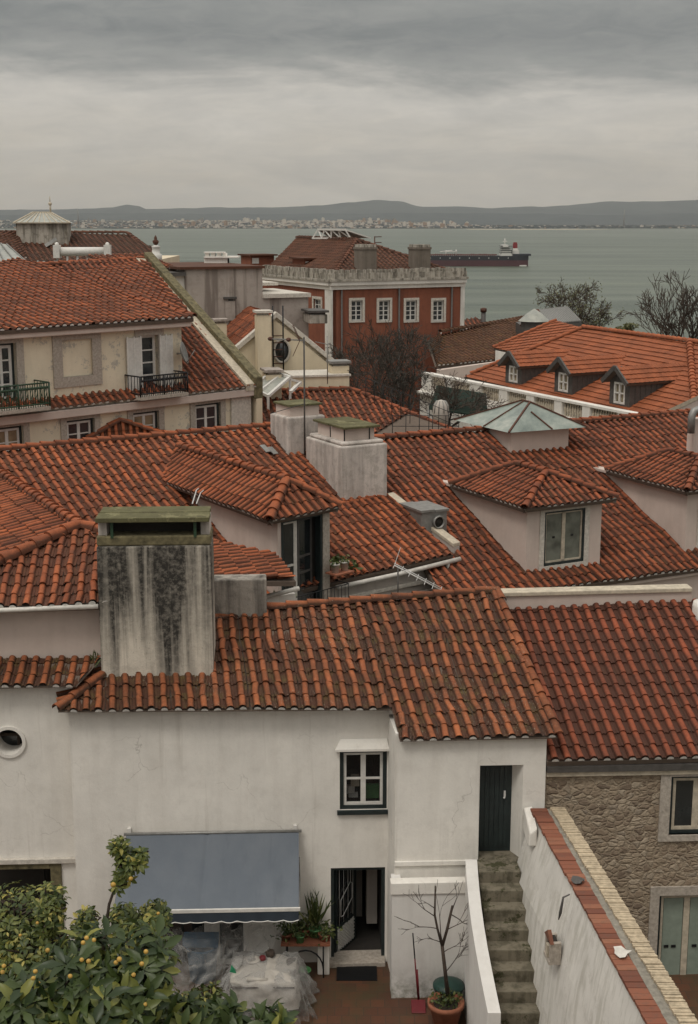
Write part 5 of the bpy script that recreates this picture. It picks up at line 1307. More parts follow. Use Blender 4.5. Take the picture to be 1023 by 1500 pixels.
# ================================================================== the red palace
FK = Facade(at(485, 450, 92), 27); FKs = Facade(at(485, 450, 92), -63)
pal = thing('red_palace', 'brick-red mansion with white cornice, crenellated parapet and two tower chimneys', 'mansion', FK.P(4, 33))
sE = FK.px(679, 440)[0]; sW = FKs.px(386, 420)[0]
zcn = FK.px(580, 416)[1]
wins = [FK.rect(u0, 440, u1, 470) for u0, u1 in ((514.5, 531), (555, 571), (594.5, 610.5), (634.5, 650))]
lw_ = FKs.rect(460, 438, 471, 468)
w = MB(); FK.wall(w, 0, sE, 30, zcn, wins, .4); FKs.wall(w, sW, 0, 30, zcn, [lw_], .4)
back = FKs.d * sW
c0 = FK.P(0, 0); c1 = FK.P(sE, 0); c2 = c1 + back; c3 = c0 + back
for a, b in ((c1, c2), (c2, c3)): w.face([V((a.x, a.y, 30)), V((b.x, b.y, 30)), V((b.x, b.y, zcn)), V((a.x, a.y, zcn))])
w.build('wall', M['redwall'], pal)
for r in wins: FK.window(pal, r, 2, 4, .09, .05, .12, 'white_paint', 'glass_far', None, .05, 'pale_trim', .17, .06)
FKs.window(pal, lw_, 2, 4, .09, .05, .12, 'white_paint', 'glass_far', None, .05, 'pale_trim', .17, .06)
k = MB()
for f_, s0, s1 in ((FK, -.1, sE + .1), (FKs, sW, .1)):
    f_.box(k, s0, s1, zcn + .0, zcn + .25, -.3, .28); f_.box(k, s0, s1, zcn - .28, zcn - .005, .003, .12)
k.build('cornice', M['white'], pal)
k = MB()
for f_, s0, s1 in ((FK, -.2, sE + .2), (FKs, sW, .2)):
    f_.box(k, s0, s1, zcn + .25, zcn + .4, -.5, .36); f_.box(k, s0, s1, zcn + .4, zcn + .8, -.2, .1)
    n = int((s1 - s0) / .4)
    for i in range(n):
        s = s0 + (s1 - s0) * (i + .5) / n; f_.box(k, s - .12, s + .12, zcn + .803, zcn + 1.04 + R.uniform(-.05, .03), -.2, .1); f_.box(k, s - .07, s + .07, zcn + .42, zcn + .78, .1, .16)
k.build('parapet', M['old_parapet'], pal)
k = MB()
for f_, s0, s1 in ((FK, -.06, .1), (FK, sE - .25, sE + .06), (FKs, -.75, -.0)): f_.box(k, s0, s1, 30, zcn - .29, .003, .09)
k.build('pilaster', M['white_old'], pal)
k = MB()
for u in (500, 584, 661): s = FK.px(u, 450)[0]; k.tube([FK.P(s, zcn - .3, .1), FK.P(s, 36, .1)], .07, 6)
k.build('downpipe', M['lead'], pal)
ra_ = at(523, 352, 100); rb_ = at(435, 348.5, 109); ze_ = zcn + .45
cc = [V((p.x, p.y, ze_)) for p in (c0, c1, c2, c3)]
tb = TB()
tile_face(tb, [cc[0], cc[1], ra_], (cc[0], cc[1]), .36, .42, 6, .08, seed=131); tile_face(tb, [cc[3], cc[0], ra_, rb_], (cc[3], cc[0]), .36, .42, 6, .08, seed=132)
tile_face(tb, [cc[1], cc[2], rb_, ra_], (cc[1], cc[2]), .36, .42, 6, .08, seed=133); tile_face(tb, [cc[2], cc[3], rb_], (cc[2], cc[3]), .36, .42, 6, .08, seed=134)
kr = tb.build('roof', TM('tileK'), pal)
tb = TB(); ridge_caps(tb, cc[0], ra_ + UP * .05, .15, .5, 1); ridge_caps(tb, cc[1], ra_ + UP * .05, .15, .5, 2); ridge_caps(tb, ra_ + UP * .05, rb_ + UP * .05, .15, .5, 3); tb.build('ridge_caps', TM('tileK'), kr)
for u0, u1, vt, vb, Y in ((530, 552, 361, 408, 94.0), (610, 631, 361, 404, 96.0)):
    f_ = Facade(at((u0 + u1) / 2, vb, Y), 27); a, b = f_.px(u0, 380)[0], f_.px(u1, 380)[0]; z1 = f_.px((u0 + u1) / 2, vt)[1]; z0 = f_.px(u0, vb)[1]
    k = MB(); f_.box(k, a, b, z0 - 2, z1 - .2, -1.1, 0); f_.box(k, a - .05, b + .05, z1 - .2, z1 - .05, -1.15, .05); o = k.build('chimney', M['dark_render'], pal)
    k = MB()
    for i in range(5): x = a + (b - a) * (i + .5) / 5; f_.box(k, x - .08, x + .08, z1 - .05, z1 + .13, -1.1, .0)
    k.build('crown', M['old_parapet'], o)
# flat dormers on the west slope of the palace
for (u0, u1, vt, vb, Y) in ((440, 478, 377, 399, 99), (362, 396, 372, 390, 107)):
    f_ = Facade(at((u0 + u1) / 2, vb, Y), -63); a, b = f_.px(u0, vt)[0], f_.px(u1, vt)[0]
    f_ = Facade(at(u0 + 6, vb, Y), 27); z0, z1 = f_.px(u0 + 6, vb)[1], f_.px(u0 + 6, vt + 3)[1]; wd = f_.px(u1, vb)[0] - f_.px(u0, vb)[0]
    k = MB(); f_.box(k, 0, wd, z0 - (.5 if u0 > 400 else 24), z1, -2, 0); o = k.build('dormer', M['redwall'], pal)
    k = MB(); f_.box(k, .1, .65, z0 + .2, z1 - .15, .002, .03); o2 = k.build('window', M['white_paint'], o)
    k = MB(); f_.box(k, -.2, wd + .2, z1 + .002, z1 + .12, -2.2, .25); k.build('dormer_roof', M['tileK'], o)
sk = thing('skylight_truss', 'white triangular truss skylight on the ridge of the red mansion', 'skylight', ra_.lerp(rb_, .5))
k = MB(); t = [at(458, 349, 106), at(514, 349, 101)]; tp = [at(466, 336, 106), at(506, 336.5, 101)]
k.bar(t[0], t[1], .12); k.bar(tp[0], tp[1], .14); bkv = V((.9, .45, 0)) * 1.6
for i in range(5):
    a = t[0].lerp(t[1], i / 4); b = tp[0].lerp(tp[1], i / 4); k.bar(a, b, .1)
    if i < 4: k.bar(b, t[0].lerp(t[1], (i + 1) / 4), .08)
    k.bar(b, a + bkv, .08)
k.build('truss', M['white_paint'], sk)
k = MB(); k.face([t[0] + bkv, t[1] + bkv, tp[1], tp[0]]); k.build('pane', M['dusty'], sk)
an = at(549, 372, 100); a_ = thing('roof_aerial', 'small dark comb-shaped aerial on the red mansion roof', 'aerial', an)
k = MB(); k.tube([an - UP * 1, an + UP * 1.25], .04, 4)
for z in (.55, .8, 1.2): k.tube([an + UP * z, an + UP * (z + .02) + V((.5, 0, 0))], .03, 4)
k.build('mast', M['rust'], a_)
# ================================================================== mossy roof beside it
lr_ = thing('mossy_roof_house', 'low house under a dark mossy tile roof between the red mansion and the orange roof', 'house', V((11, 84, 34)))
tb = TB(); q = [at(640, 536, 88), at(790, 522, 93), at(790, 463, 104), at(645, 487, 94.5)]
tile_face(tb, q, (q[0], q[1]), .36, .5, 6, .1, seed=141); ll = tb.build('roof', TM('tileL'), lr_)
tb = TB(); ridge_caps(tb, q[3] + UP * .05, q[2] + UP * .05, .17, .5, 1); tb.build('ridge_caps', TM('tileL'), ll)
tb = TB(); a, b, c_ = at(628, 500, 91), at(640, 536, 88), at(645, 487, 94.5); tile_face(tb, [a, b, c_], (a, b), .36, .5, 6, .1, seed=142); tb.build('hip', TM('tileL'), lr_)
k = MB(); k.hexa([V((p.x, p.y, 32)) for p in q] + [p - UP * .25 for p in q]); k.build('wall', M['rose'], lr_)
k = MB(); k.hexa([V(p) for p in ((at(640, 560, 86.6).x, 86.6, 32), (at(735, 560, 87).x, 87, 32), (at(735, 560, 88).x, 88, 32), (at(640, 560, 88).x, 88, 32))] + [at(640, 543, 86.6), at(735, 529, 87), at(735, 528, 88), at(640, 541, 88)]); k.build('annex', M['rose'], lr_)
tb = TB(); q = [at(672, 486, 112), at(720, 480, 112), at(700, 469, 118), at(676, 466, 118)]; tile_face(tb, q, (q[0], q[1]), .36, .5, 6, .1, seed=143)
oh = thing('small_orange_roof', 'small reddish tiled roof peeping out right of the red mansion corner', 'roof', V((q[0].x, q[0].y, 32))); tb.build('roof', TM('tileC2'), oh)
k = MB(); k.box((q[0].x + .2, q[1].x - .2), (112.5, 116), (30, q[1].z - .1)); k.build('wall', M['rose'], oh)
pq = at(708, 485, 100); fp = thing('flue_post', 'thin dark flue post standing against the water right of the red mansion', 'flue', pq); k = MB(); k.tube([pq - UP * 2, V((pq.x, pq.y, at(708, 454, 100).z))], .17, 8); k.build('pipe', M['lead'], fp); k = MB(); k.lathe(V((pq.x, pq.y, at(708, 454, 100).z)), [(.22, -.15), (.24, .1), (.05, .16)], 8); k.build('cowl', M['rust'], fp)
# ================================================================== orange-roofed house with balustrade
EMd = -62.8
PM = slope_plane(atz(900, 480, 54), EMd, .46)
pm = lambda u, v: onp(u, v, *PM)
om = thing('orange_roof_house', 'house on the right with a clean orange tile roof and three lead dormers', 'house', V((13, 70, 38)))
tb = TB()
pts = [pm(680, 552), pm(1075, 646), pm(1075, 510), pm(855, 481)]
tile_face(tb, pts, (pts[0], pts[1]), .30, .40, 6, .05, seed=151, mortar=False, jit=.5, flat=True, lift=.05)
mr2 = tb.build('roof', TM('tileM'), om)
q = [at(723, 510, 82), at(762, 518, 80), at(855, 481, 87), at(815, 469, 93), at(800, 484, 90), at(764, 488, 88)]
tb = TB(); e_ = PM[1]; tile_face(tb, [pm(723, 510) , pm(762, 519), pm(855, 481), pm(815, 470)], (pm(690, 528), pm(762, 519)), .30, .40, 6, .05, seed=152, mortar=False, jit=.5, flat=True, lift=.05); tb.build('end_roof', TM('tileM'), om)
tb = TB(); ridge_caps(tb, pm(690, 549) + UP * .08, pm(855, 481) + UP * .08, .13, .42, 153); ridge_caps(tb, pm(855, 481) + UP * .08, pm(1075, 510) + UP * .08, .14, .42, 154); ridge_caps(tb, pm(1018, 600) + UP * .05, pm(1010, 501) + UP * .08, .17, .42, 155)
ridge_caps(tb, pm(723, 510) + UP * .06, pm(815, 470) + UP * .06, .12, .42, 156); tb.build('ridge_caps', TM('tileM'), mr2)
k = MB(); a, b = pm(726, 511), pm(762, 520); k.hexa([V((p.x, p.y, 44)) for p in (a, b, b + V((3, 2, 0)), a + V((3, 2, 0)))] + [p - UP * .1 for p in (a, b, b + V((3, 2, .4)), a + V((3, 2, .4)))]); k.build('end_wall', M['white'], om)
k = MB(); a, b = pm(680, 553), pm(1075, 648); c_, d_ = pm(1075, 510), pm(855, 481); k.hexa([V((p.x, p.y, 36)) for p in (a, b, c_, d_)] + [p - UP * .2 for p in (a, b, c_, d_)]); k.build('wall', M['white'], om)
dirM = hdir(EMd); nM = V((dirM.y, -dirM.x, 0))
def lead_dormer(u, vb, vt, wpx):
    base = pm(u, vb); f_ = Facade(base, EMd); h = f_.px(u, vt)[1] - base.z; hw = .78
    k = MB(); win = (-.42, .42, base.z + .12, base.z + h); bk = (h + .35) / .46
    f_.wall(k, -hw, hw, base.z - .4, base.z + h + .12, [win], .15)
    for s in (-1, 1): f_.box(k, min(s * hw, s * (hw - .12)), max(s * hw, s * (hw - .12)), base.z - .3, base.z + h + .12, -bk, -.15)
    k.prism([f_.P(-hw, base.z + h + .12, 0), f_.P(hw, base.z + h + .12, 0), f_.P(0, base.z + h + .8, 0)], -f_.n * .15)
    o = k.build('dormer', M['lead'], om)
    k = MB()
    for i in range(9):
        for s in (1,): f_.box(k, hw, hw + .03, base.z - .2, base.z + h + .1, -bk * (i + 1) / 10 - .02, -bk * (i + 1) / 10 + .02)
    k.build('lead_seam', M['lead'], o)
    k = MB()
    for q in ((-.42, -.33, win[2], win[3]), (.33, .42, win[2], win[3]), (-.05, .05, win[2], win[3]), (-.33, .33, win[2], win[2] + .09), (-.33, .33, win[3] - .09, win[3]), (-.33, .33, (win[2] + win[3]) / 2 - .03, (win[2] + win[3]) / 2 + .03)): f_.box(k, *q, -.08, .02)
    k.build('window', M['white_paint'], o)
    k = MB(); f_.box(k, -.4, .4, win[2] + .02, win[3] - .02, -.1, -.085); k.build('pane', M['curtain'], o)
    ze_ = base.z + h + .1; zr_ = ze_ + .68; L = bk + 1.2; ho = hw + .2; ov = .35
    tb = TB()
    A, B, T = f_.P(-ho, ze_ - .05, ov), f_.P(ho, ze_ - .05, ov), f_.P(0, zr_, ov); A2, B2, T2 = f_.P(-ho, ze_ - .05, -L), f_.P(ho, ze_ - .05, -L), f_.P(0, zr_, -L)
    tile_face(tb, [B, B2, T2, T], (B, B2), .3, .32, 6, .05, seed=160, mortar=False, jit=.5, flat=True, lift=.045); tile_face(tb, [A, A2, T2, T], (A, A2), .3, .32, 6, .05, seed=161, mortar=False, jit=.5, flat=True, lift=.045)
    r_ = tb.build('dormer_roof', TM('tileM'), om)
    k = MB()
    for P_ in (A, B): k.bar(P_ - UP * .06, T - UP * .02, .1, .22); k.cut()
    k.bar(T2 + UP * .05, B2 + UP * .08, .12, .1); k.build('barge_board', M['lead'], r_)
for u, vb, vt in ((752, 563, 536), (825, 577, 546), (907, 595, 560)): lead_dormer(u, vb, vt, 0)
# balustrade
Fb = Facade(at(790, 590, 71), EMd)
bq = thing('white_balustrade', 'long white balustrade with stubby balusters along the orange-roofed house', 'balustrade', Fb.P(0, Fb.px(790, 606)[1]))
zT, zB = Fb.px(790, 578)[1], Fb.px(790, 606)[1]
s0, s1 = Fb.px(618, 556)[0], Fb.px(1000, 632)[0]
k = MB(); Fb.box(k, s0, s1, zT - .14, zT, -.38, .04); Fb.box(k, s0, s1, zB - .02, zB + .14, -.36, .02); k.build('rails', M['white'], bq, bevel=.015)
k = MB(); Fb.box(k, s0, s1, zB - 3.5, zB - .022, -.5, .1); Fb.box(k, s0, s1, zB - .35, zB - .2, .1, .3); Fb.box(k, s0, s1, zB - .2, zB - .1, .1, .45); k.build('base_wall', M['white'], bq)
pan = [(632, 652), (662, 688), (704, 731), (743, 771), (782, 812), (823, 853), (864, 905), (915, 958)]
edges_ = [s0]
bal = MB(); prof = [(.055, 0), (.055, .05), (.035, .1), (.085, .25), (.075, .36), (.035, .5), (.05, .56), (.05, .62)]
prv = s0; pier = MB()
for u0, u1 in pan:
    a = Fb.px(u0, 590 + (u0 - 790) * .19)[0]; b = Fb.px(u1, 590 + (u1 - 790) * .19)[0]
    Fb.box(pier, prv, a, zB + .14, zT - .14, -.36, .01); pier.cut(); prv = b
    n = max(4, round((b - a) / .21)); H = (zT - zB - .28) / .62
    for i in range(n): bal.lathe(Fb.P(a + (b - a) * (i + .5) / n, zB + .14, -.17), [(r, z * H) for r, z in prof], 7); bal.cut()
Fb.box(pier, prv, s1, zB + .14, zT - .14, -.36, .01)
pier.build('pier', M['white'], bq); 
b_ = bal.build('baluster', M['beige'], bq)
# ventilator turret and metal roof behind
cv = at(782, 489, 86); tv = thing('vent_turret', 'dark eight-sided ventilator turret with a pale ribbed cap on the orange roof', 'turret', cv)
k = MB(); k.lathe(cv, [(.82, -1.2), (.82, .75), (.9, .8)], 8, sm=False); k.build('drum', M['lead'], tv); k = MB(); k.lathe(cv, [(1.0, .8), (.5, 1.25), (.05, 1.55)], 12, sm=False); k.build('cap', M['dusty'], tv)
mt = thing('metal_roof_shed', 'shed with a pale ribbed metal roof and dark gable behind the orange roof', 'shed', V((17, 97, 36)))
k = MB(); a, b, c_, d_ = at(795, 476, 94), at(852, 471, 94), at(832, 450, 98), at(787, 455, 98)
nrib = 22
for i in range(nrib):
    t0, t1 = i / nrib, (i + .5) / nrib
    k.prism([a.lerp(b, t0), a.lerp(b, t1), d_.lerp(c_, t1), d_.lerp(c_, t0)], (0, 0, .1))
k.prism([a, b, c_, d_], (0, 0, .05)); k.build('roof', M['zinc'], mt)
k = MB(); g0_, g1_, g2_ = at(766, 477, 94), at(796, 477, 94), at(787, 455, 95.5); k.prism([g0_, g1_, g2_], (0, .3, 0)); k.hexa([V((p.x, p.y, 36)) for p in (g0_, b, b + V((0, 4, 0)), g0_ + V((0, 4, 0)))] + [p - UP * .05 for p in (g0_, b, b + V((0, 4, 0)), g0_ + V((0, 4, 0)))]); k.build('gable', M['lead'], mt)
k = MB(); k.bar(g0_ + V((-.1, -.1, 0)), g2_ + V((0, -.1, .05)), .2, .15); k.cut(); k.bar(g2_ + V((0, -.1, .05)), g1_ + V((.1, -.1, 0)), .2, .15); k.build('barge_board', M['rust'], mt)
# courtyard between the roofs: green awning and a domed white hood
ga = at(655, 590, 64); gs = thing('green_canopy', 'dark green canvas canopy in the yard below the white balustrade', 'canopy', ga)
k = MB(); a, b, c_, d_ = at(628, 600, 62), at(715, 612, 61), at(712, 578, 68), at(640, 566, 70); k.prism([a, b, c_, d_], (0, 0, .06)); k.build('canvas', M['canvas_dark'], gs)
k = MB()
for p in (a, b, c_, d_): k.tube([p, V((p.x, p.y, 40))], .06, 5); k.cut()
k.build('post', M['zinc'], gs)
hq_ = at(646, 604, 60); ho = thing('wicker_hood', 'small rounded pale wicker-like hood by the railing in the yard', 'hood', hq_)
k = MB(); k.lathe(hq_, [(.32, -.6), (.36, 0), (.33, .3), (.2, .5), (.03, .56)], 14); k.build('dome', M['grey_plaster'], ho); k = MB()
for i in range(10): t = math.pi * 2 * i / 10; k.tube([hq_ + V((.37 * math.cos(t), .37 * math.sin(t), 0)), hq_ + V((.34 * math.cos(t), .34 * math.sin(t), .3)), hq_ + V((.2 * math.cos(t), .2 * math.sin(t), .52))], .02, 4)
k.build('ribs', M['zinc'], ho)
k = MB(); p = at(840, 640, 58)
# white coping wall at the far right behind the pipe stack
a, b = at(955, 618, 54), at(1060, 568, 58); k = MB(); k.hexa([V((q.x, q.y, 46)) for q in (a, b, b + V((.2, .4, 0)), a + V((.2, .4, 0)))] + [q for q in (a, b, b + V((.2, .4, 0)), a + V((.2, .4, 0)))])
sw_ = thing('sloping_wall', 'sloping beige coped wall at the right edge under the orange roof', 'wall', V((a.x, a.y, 46))); k.build('wall', M['rose'], sw_); k = MB(); k.hexa([q + o for o in (UP * .003, UP * .18) for q in (a + V((-.1, -.15, 0)), b + V((-.1, -.15, 0)), b + V((.3, .55, 0)), a + V((.3, .55, 0)))]); k.build('coping', M['beige'], sw_)
# ================================================================== ground, water, far shore
def gz(x, y):
    pts = [(-50, 43.4), (40, 43.4), (60, 38), (100, 31), (180, 16), (300, 4), (380, -2.5), (420, -4)]
    if y <= pts[0][0]: return pts[0][1]
    for (a, b), (c, d) in zip(pts, pts[1:]):
        if a <= y <= c: return b + (d - b) * (y - a) / (c - a)
    return -4
k = MB(); xs = [-900, -300, -120, -60, -30, -10, 10, 30, 60, 120, 300, 900]; ys = [-40, 0, 20, 40, 60, 80, 100, 140, 180, 240, 300, 380, 420]
for i in range(len(xs) - 1):
    for j in range(len(ys) - 1):
        k.face([V((x, y, gz(x, y))) for x, y in ((xs[i], ys[j]), (xs[i + 1], ys[j]), (xs[i + 1], ys[j + 1]), (xs[i], ys[j + 1]))], 0, True)
M['earth'] = plain('hillside_ground', (.10, .085, .06), .95, var=.4, scale=.3)
tag(k.build('hillside', M['earth']), None, None, None, 'structure')
def water_mat():
    m, nt, b = new_mat('grey_green_river'); g = NT(nt)
    st = g.noise(1, 7, .62, g.coord((.0016, .012, 1))); st2 = g.noise(1, 5, .6, g.coord((.004, .05, 1)))
    c = g.mix(g.ramp(st, [(.35, 0.), (.7, 1.)]), (.026, .044, .028), (.135, .155, .115))
    c = g.mix(g.math('MULTIPLY', g.ramp(st2, [(.55, 0.), (.8, 1.)]), .35), c, (.15, .17, .15))
    g.l(c, b.inputs['Base Color']); b.inputs['Roughness'].default_value = .32; b.inputs['Specular IOR Level'].default_value = .3; b.inputs['IOR'].default_value = 1.33
    rg = g.n('ShaderNodeMapRange'); g.l(g.noise(1, 6, .65, g.coord((.0009, .009, 1))), rg.inputs[0]); rg.inputs[1].default_value = .35; rg.inputs[2].default_value = .68; rg.inputs[3].default_value = .14; rg.inputs[4].default_value = .5; g.l(rg.outputs[0], b.inputs['Specular IOR Level'])
    g.l(g.bump(g.noise(1, 6, .7, g.coord((.05, .16, 1))), .7, 1.6), b.inputs['Normal']); return m
M['water'] = water_mat()
k = MB(); k.face([(-16000, 385, 0), (16000, 385, 0), (16000, 9300, 0), (-16000, 9300, 0)]); tag(k.build('river', M['water']), None, None, None, 'structure')
def hill_mat(name, a, b_, sc):
    m, nt, b = new_mat(name); g = NT(nt)
    c = g.mix(g.ramp(g.noise(1, 7, .65, g.coord((sc, sc, sc * 4))), [(.35, 0.), (.7, 1.)]), a, b_)
    g.l(c, b.inputs['Base Color']); b.inputs['Roughness'].default_value = 1; return m
M['shore'] = hill_mat('far_scrubland', (.03, .036, .026), (.08, .075, .058), .003)
M['hill'] = hill_mat('far_hills', (.024, .037, .042), (.042, .055, .056), .0008)
from mathutils import noise as mnoise
# flat far shore rising slowly inland
SH0 = 8250
def shore_y(x): return SH0 + 160 * mnoise.noise(V((x * .0012, 0, 1))) + 60 * mnoise.noise(V((x * .006, 3, 1))) + (0 if x < 900 else min(1, (x - 900) / 500) * 260)
def shore_z(x, y):
    d = y - shore_y(x); h = min(1, max(0, d / 2400)); bank = max(0, min(1, (900 - x) / 700)); return 2.2 + h * (38 * bank + 3) + 2 * mnoise.noise(V((x * .002, y * .002, 0)))
k = MB(); nx_, ny_ = 150, 14
vs = []; 
for j in range(ny_ + 1):
    for i in range(nx_ + 1):
        x = -3800 + 7600 * i / nx_; y = shore_y(x) + (12600 - SH0) * (j / ny_) ** 1.6
        vs.append(V((x, y, shore_z(x, y) if j else -1)))
k.add(vs, [(j * (nx_ + 1) + i, j * (nx_ + 1) + i + 1, (j + 1) * (nx_ + 1) + i + 1, (j + 1) * (nx_ + 1) + i) for j in range(ny_) for i in range(nx_)], 0, True)
tag(k.build('far_shore', M['shore']), None, None, None, 'structure')
k = MB(); rs = random.Random(8)
# spit of sand running out on the right
sp_ = [(at(u, v, 7600).x, 7600 + dy) for u, v, dy in ((688, 336, 60), (760, 335, 0), (830, 335, -40), (895, 337, 0), (870, 333, 220), (760, 331, 300), (690, 331, 300))]
k.prism([V((x, y, -1)) for x, y in sp_], (0, 0, 2.5)); tag(k.build('sand_spit', M['beige']), None, None, None, 'structure')
def ridge(name, Y, prof, z0, depth, seed, mat_):
    k = MB(); vs = []; n = 260; rows_ = 7
    def hgt(u):
        for (a, b), (c, d) in zip(prof, prof[1:]):
            if a <= u <= c: t = (u - a) / (c - a); t = t * t * (3 - 2 * t); return b + (d - b) * t
        return prof[-1][1]
    for j in range(rows_):
        f = j / (rows_ - 1)
        for i in range(n + 1):
            u = prof[0][0] + (prof[-1][0] - prof[0][0]) * i / n
            p = at(u, hgt(u), Y); y = Y - depth * (1 - f)
            nz = (mnoise.fractal(V((u * .02, f * 2, seed)), 1, 2, 5) * 26 + mnoise.noise(V((u * .09, f * 3, seed))) * 9) * (1 if j < rows_ - 1 else .35)
            vs.append(V((p.x, y, max(-5, z0 + (p.z - z0) * (f ** .8) + nz * (f > 0)))))
    k.add(vs, [(j * (n + 1) + i, j * (n + 1) + i + 1, (j + 1) * (n + 1) + i + 1, (j + 1) * (n + 1) + i) for j in range(rows_ - 1) for i in range(n)], 0, True)
    b0 = len(k.v) - (n + 1)
    tag(k.build(name, mat_), None, None, None, 'structure')
ridge('hills', 15500, [(-700, 308), (-80, 308), (60, 307), (120, 306), (165, 304), (185, 300), (200, 301), (215, 306), (300, 304), (400, 304), (470, 301), (515, 296), (550, 293), (585, 295), (615, 302), (720, 304), (790, 303), (850, 299), (900, 295), (960, 295), (1023, 293), (1150, 297), (1700, 306)], 4, 1900, 1, M['hill'])
ridge('low_hills', 12400, [(-700, 317), (0, 315), (200, 312), (350, 314), (480, 313), (640, 312), (800, 313), (900, 315), (1023, 312), (1150, 313), (1700, 316)], 8, 900, 5, M['hill'])
# far town: separate blocks, all alike at this distance
M['town'] = plain('far_town_render', (.52, .47, .41), .9, var=.3, scale=.02, bump=0); M['town2'] = plain('far_town_ochre', (.28, .19, .13), .9, var=.3, scale=.02, bump=0); M['town3'] = plain('far_town_grey', (.2, .2, .19), .9, var=.3, scale=.02, bump=0)
rs = random.Random(12); proto = {}
TL = {'town': 'one of many tiny pale apartment blocks in the town across the water', 'town2': 'one of many tiny ochre apartment blocks in the town across the water', 'town3': 'one of many tiny grey apartment blocks in the town across the water'}
cnt = 0
while cnt < 295:
    u = rs.choice((rs.uniform(90, 700), rs.gauss(430, 120), rs.gauss(620, 40), rs.uniform(0, 1023)))
    if u < -20 or u > 1040: continue
    if u > 700 and rs.random() < .75: continue
    y = SH0 + 120 + rs.random() ** 1.1 * 2100; x = (u - 511.5) / F * y / 1.02; y = max(y, shore_y(x) + 50)
    mk = rs.choice(('town', 'town', 'town', 'town2', 'town3')); z = shore_z(x, y) - 1
    w_, h_ = rs.uniform(10, 26), rs.choice((9, 12, 14, 17, 22, 30)) * rs.uniform(.8, 1.1); d_ = rs.uniform(14, 24)
    if mk not in proto:
        m = MB(); m.box((-.5, .5), (-.5, .5), (0, 1)); m.box((-.2, .1), (-.2, .2), (1.0, 1.12))
        o = m.build('apartment_block', M[mk], base=(0, 0, 0)); tag(o, TL[mk], 'building', TL[mk].replace('one of many', 'the')); proto[mk] = o
    else: o = proto[mk].copy(); COL.objects.link(o)
    o.location = (x, y, z); o.scale = (w_, d_, h_); o.rotation_euler = (0, 0, rs.uniform(-.5, .5)); cnt += 1
# far woods and low sheds between the blocks read as one mass
k = MB()
for i in range(1500):
    u = rs.uniform(-60, 1080); y = SH0 + 60 + rs.random() ** 1.4 * 1900; x = (u - 511.5) / F * y / 1.02; y = max(y, shore_y(x) + 30); z = shore_z(x, y) - 1; r = rs.uniform(8, 22); h = rs.uniform(5, 11)
    k.add([V((x + r * math.cos(a), y + r * math.sin(a), z)) for a in (0, 1.6, 3.1, 4.7)] + [V((x + r * .6 * math.cos(a), y + r * .6 * math.sin(a), z + h)) for a in (0, 1.6, 3.1, 4.7)], [(0, 1, 5, 4), (1, 2, 6, 5), (2, 3, 7, 6), (3, 0, 4, 7), (4, 5, 6, 7)])
tag(k.build('far_woods', M['hill']), None, None, None, 'stuff')
k = MB()
for i in range(3800):
    u = rs.choice((rs.uniform(60, 720), rs.gauss(420, 130), rs.uniform(0, 1023))); y = SH0 + 80 + rs.random() ** 1.1 * 2300; x = (u - 511.5) / F * y / 1.02; y = max(y, shore_y(x) + 25); z = shore_z(x, y) - 1; a, b, c = rs.uniform(3, 9), rs.uniform(4, 9), rs.uniform(4, 9)
    if u > 730 and rs.random() < .7: continue
    k.box((x - a, x + a), (y - b, y + b), (z, z + c), rs.choice((0, 0, 1, 2)))
tag(k.build('far_low_houses', [M['town'], M['town2'], M['town3']]), 'mass of low houses filling the far shore between the blocks', 'houses', None, 'stuff')
for u, vt in ((115, 298 + 8), (914, 306)):
    p = at(u, 330, 8900); p.z = shore_z(p.x, 8900); zt_ = at(u, vt, 8900).z
    k = MB(); k.tube([p, V((p.x, p.y, zt_))], [6, 3.5], 6); k.box((p.x - 9, p.x + 9), (p.y - 5, p.y + 5), (p.z, p.z + 14)); tag(k.build('industrial_chimney', M['town3'], base=p), {115: 'thin industrial chimney on the far shore above the brown house roof lantern', 914: 'thin industrial chimney on the far shore at the right under the hills'}[u], 'chimney')
# ------------------------------------------------------------------ tanker
YS = 1790; s1 = at(773, 390, YS); s0 = at(566, 390, YS); L = s1.x - s0.x; s0.z = 0
ship = thing('tanker_ship', 'long tanker with black and dark red hull and white superstructure at its stern', 'ship', V((s0.x, YS, 0)))
M['hull_red'] = plain('dark_red_hull', (.075, .028, .033), .5, var=.15, scale=.05, bump=0); M['hull_black'] = plain('black_hull', (.018, .02, .028), .5, var=.2, scale=.05, bump=0)
def hull(z0, z1, e, mk, nm):
    k = MB(); pts = []
    prof = [(-e, 0), (L * .05, -9), (L * .12, -14), (L * .92, -14), (L - 1, -10), (L + e * .6, -6), (L + e * .6, 6), (L - 1, 10), (L * .92, 14), (L * .12, 14), (L * .05, 9)]
    k.prism([V((s0.x + x, YS + y, z0)) for x, y in prof], (0, 0, z1 - z0)); return k.build(nm, M[mk], ship)
hull(-2, 7.6, 0, 'hull_red', 'lower_hull'); hb = hull(7.6, 13.2, .6, 'hull_black', 'upper_hull')
k = MB(); k.box((s0.x - 3, s0.x + 26), (YS - 11, YS + 11), (13.2, 16)); k.build('forecastle', M['hull_black'], ship)
k = MB()
k.box((s0.x + L - 20, s0.x + L + 2.5), (YS - 12.5, YS + 12.5), (13.2, 15.6)); k.build('poop', M['hull_black'], ship)
k = MB(); rs = random.Random(4)
for z, x0, x1, yy_ in ((13.2, L - 36, L - 22, 13), (16, L - 35, L - 23, 13), (18.8, L - 35, L - 24, 12), (21.6, L - 35, L - 25, 11), (24.2, L - 34, L - 27, 14)): k.box((s0.x + x0, s0.x + x1), (YS - yy_, YS + yy_), (z, z + 2.7))
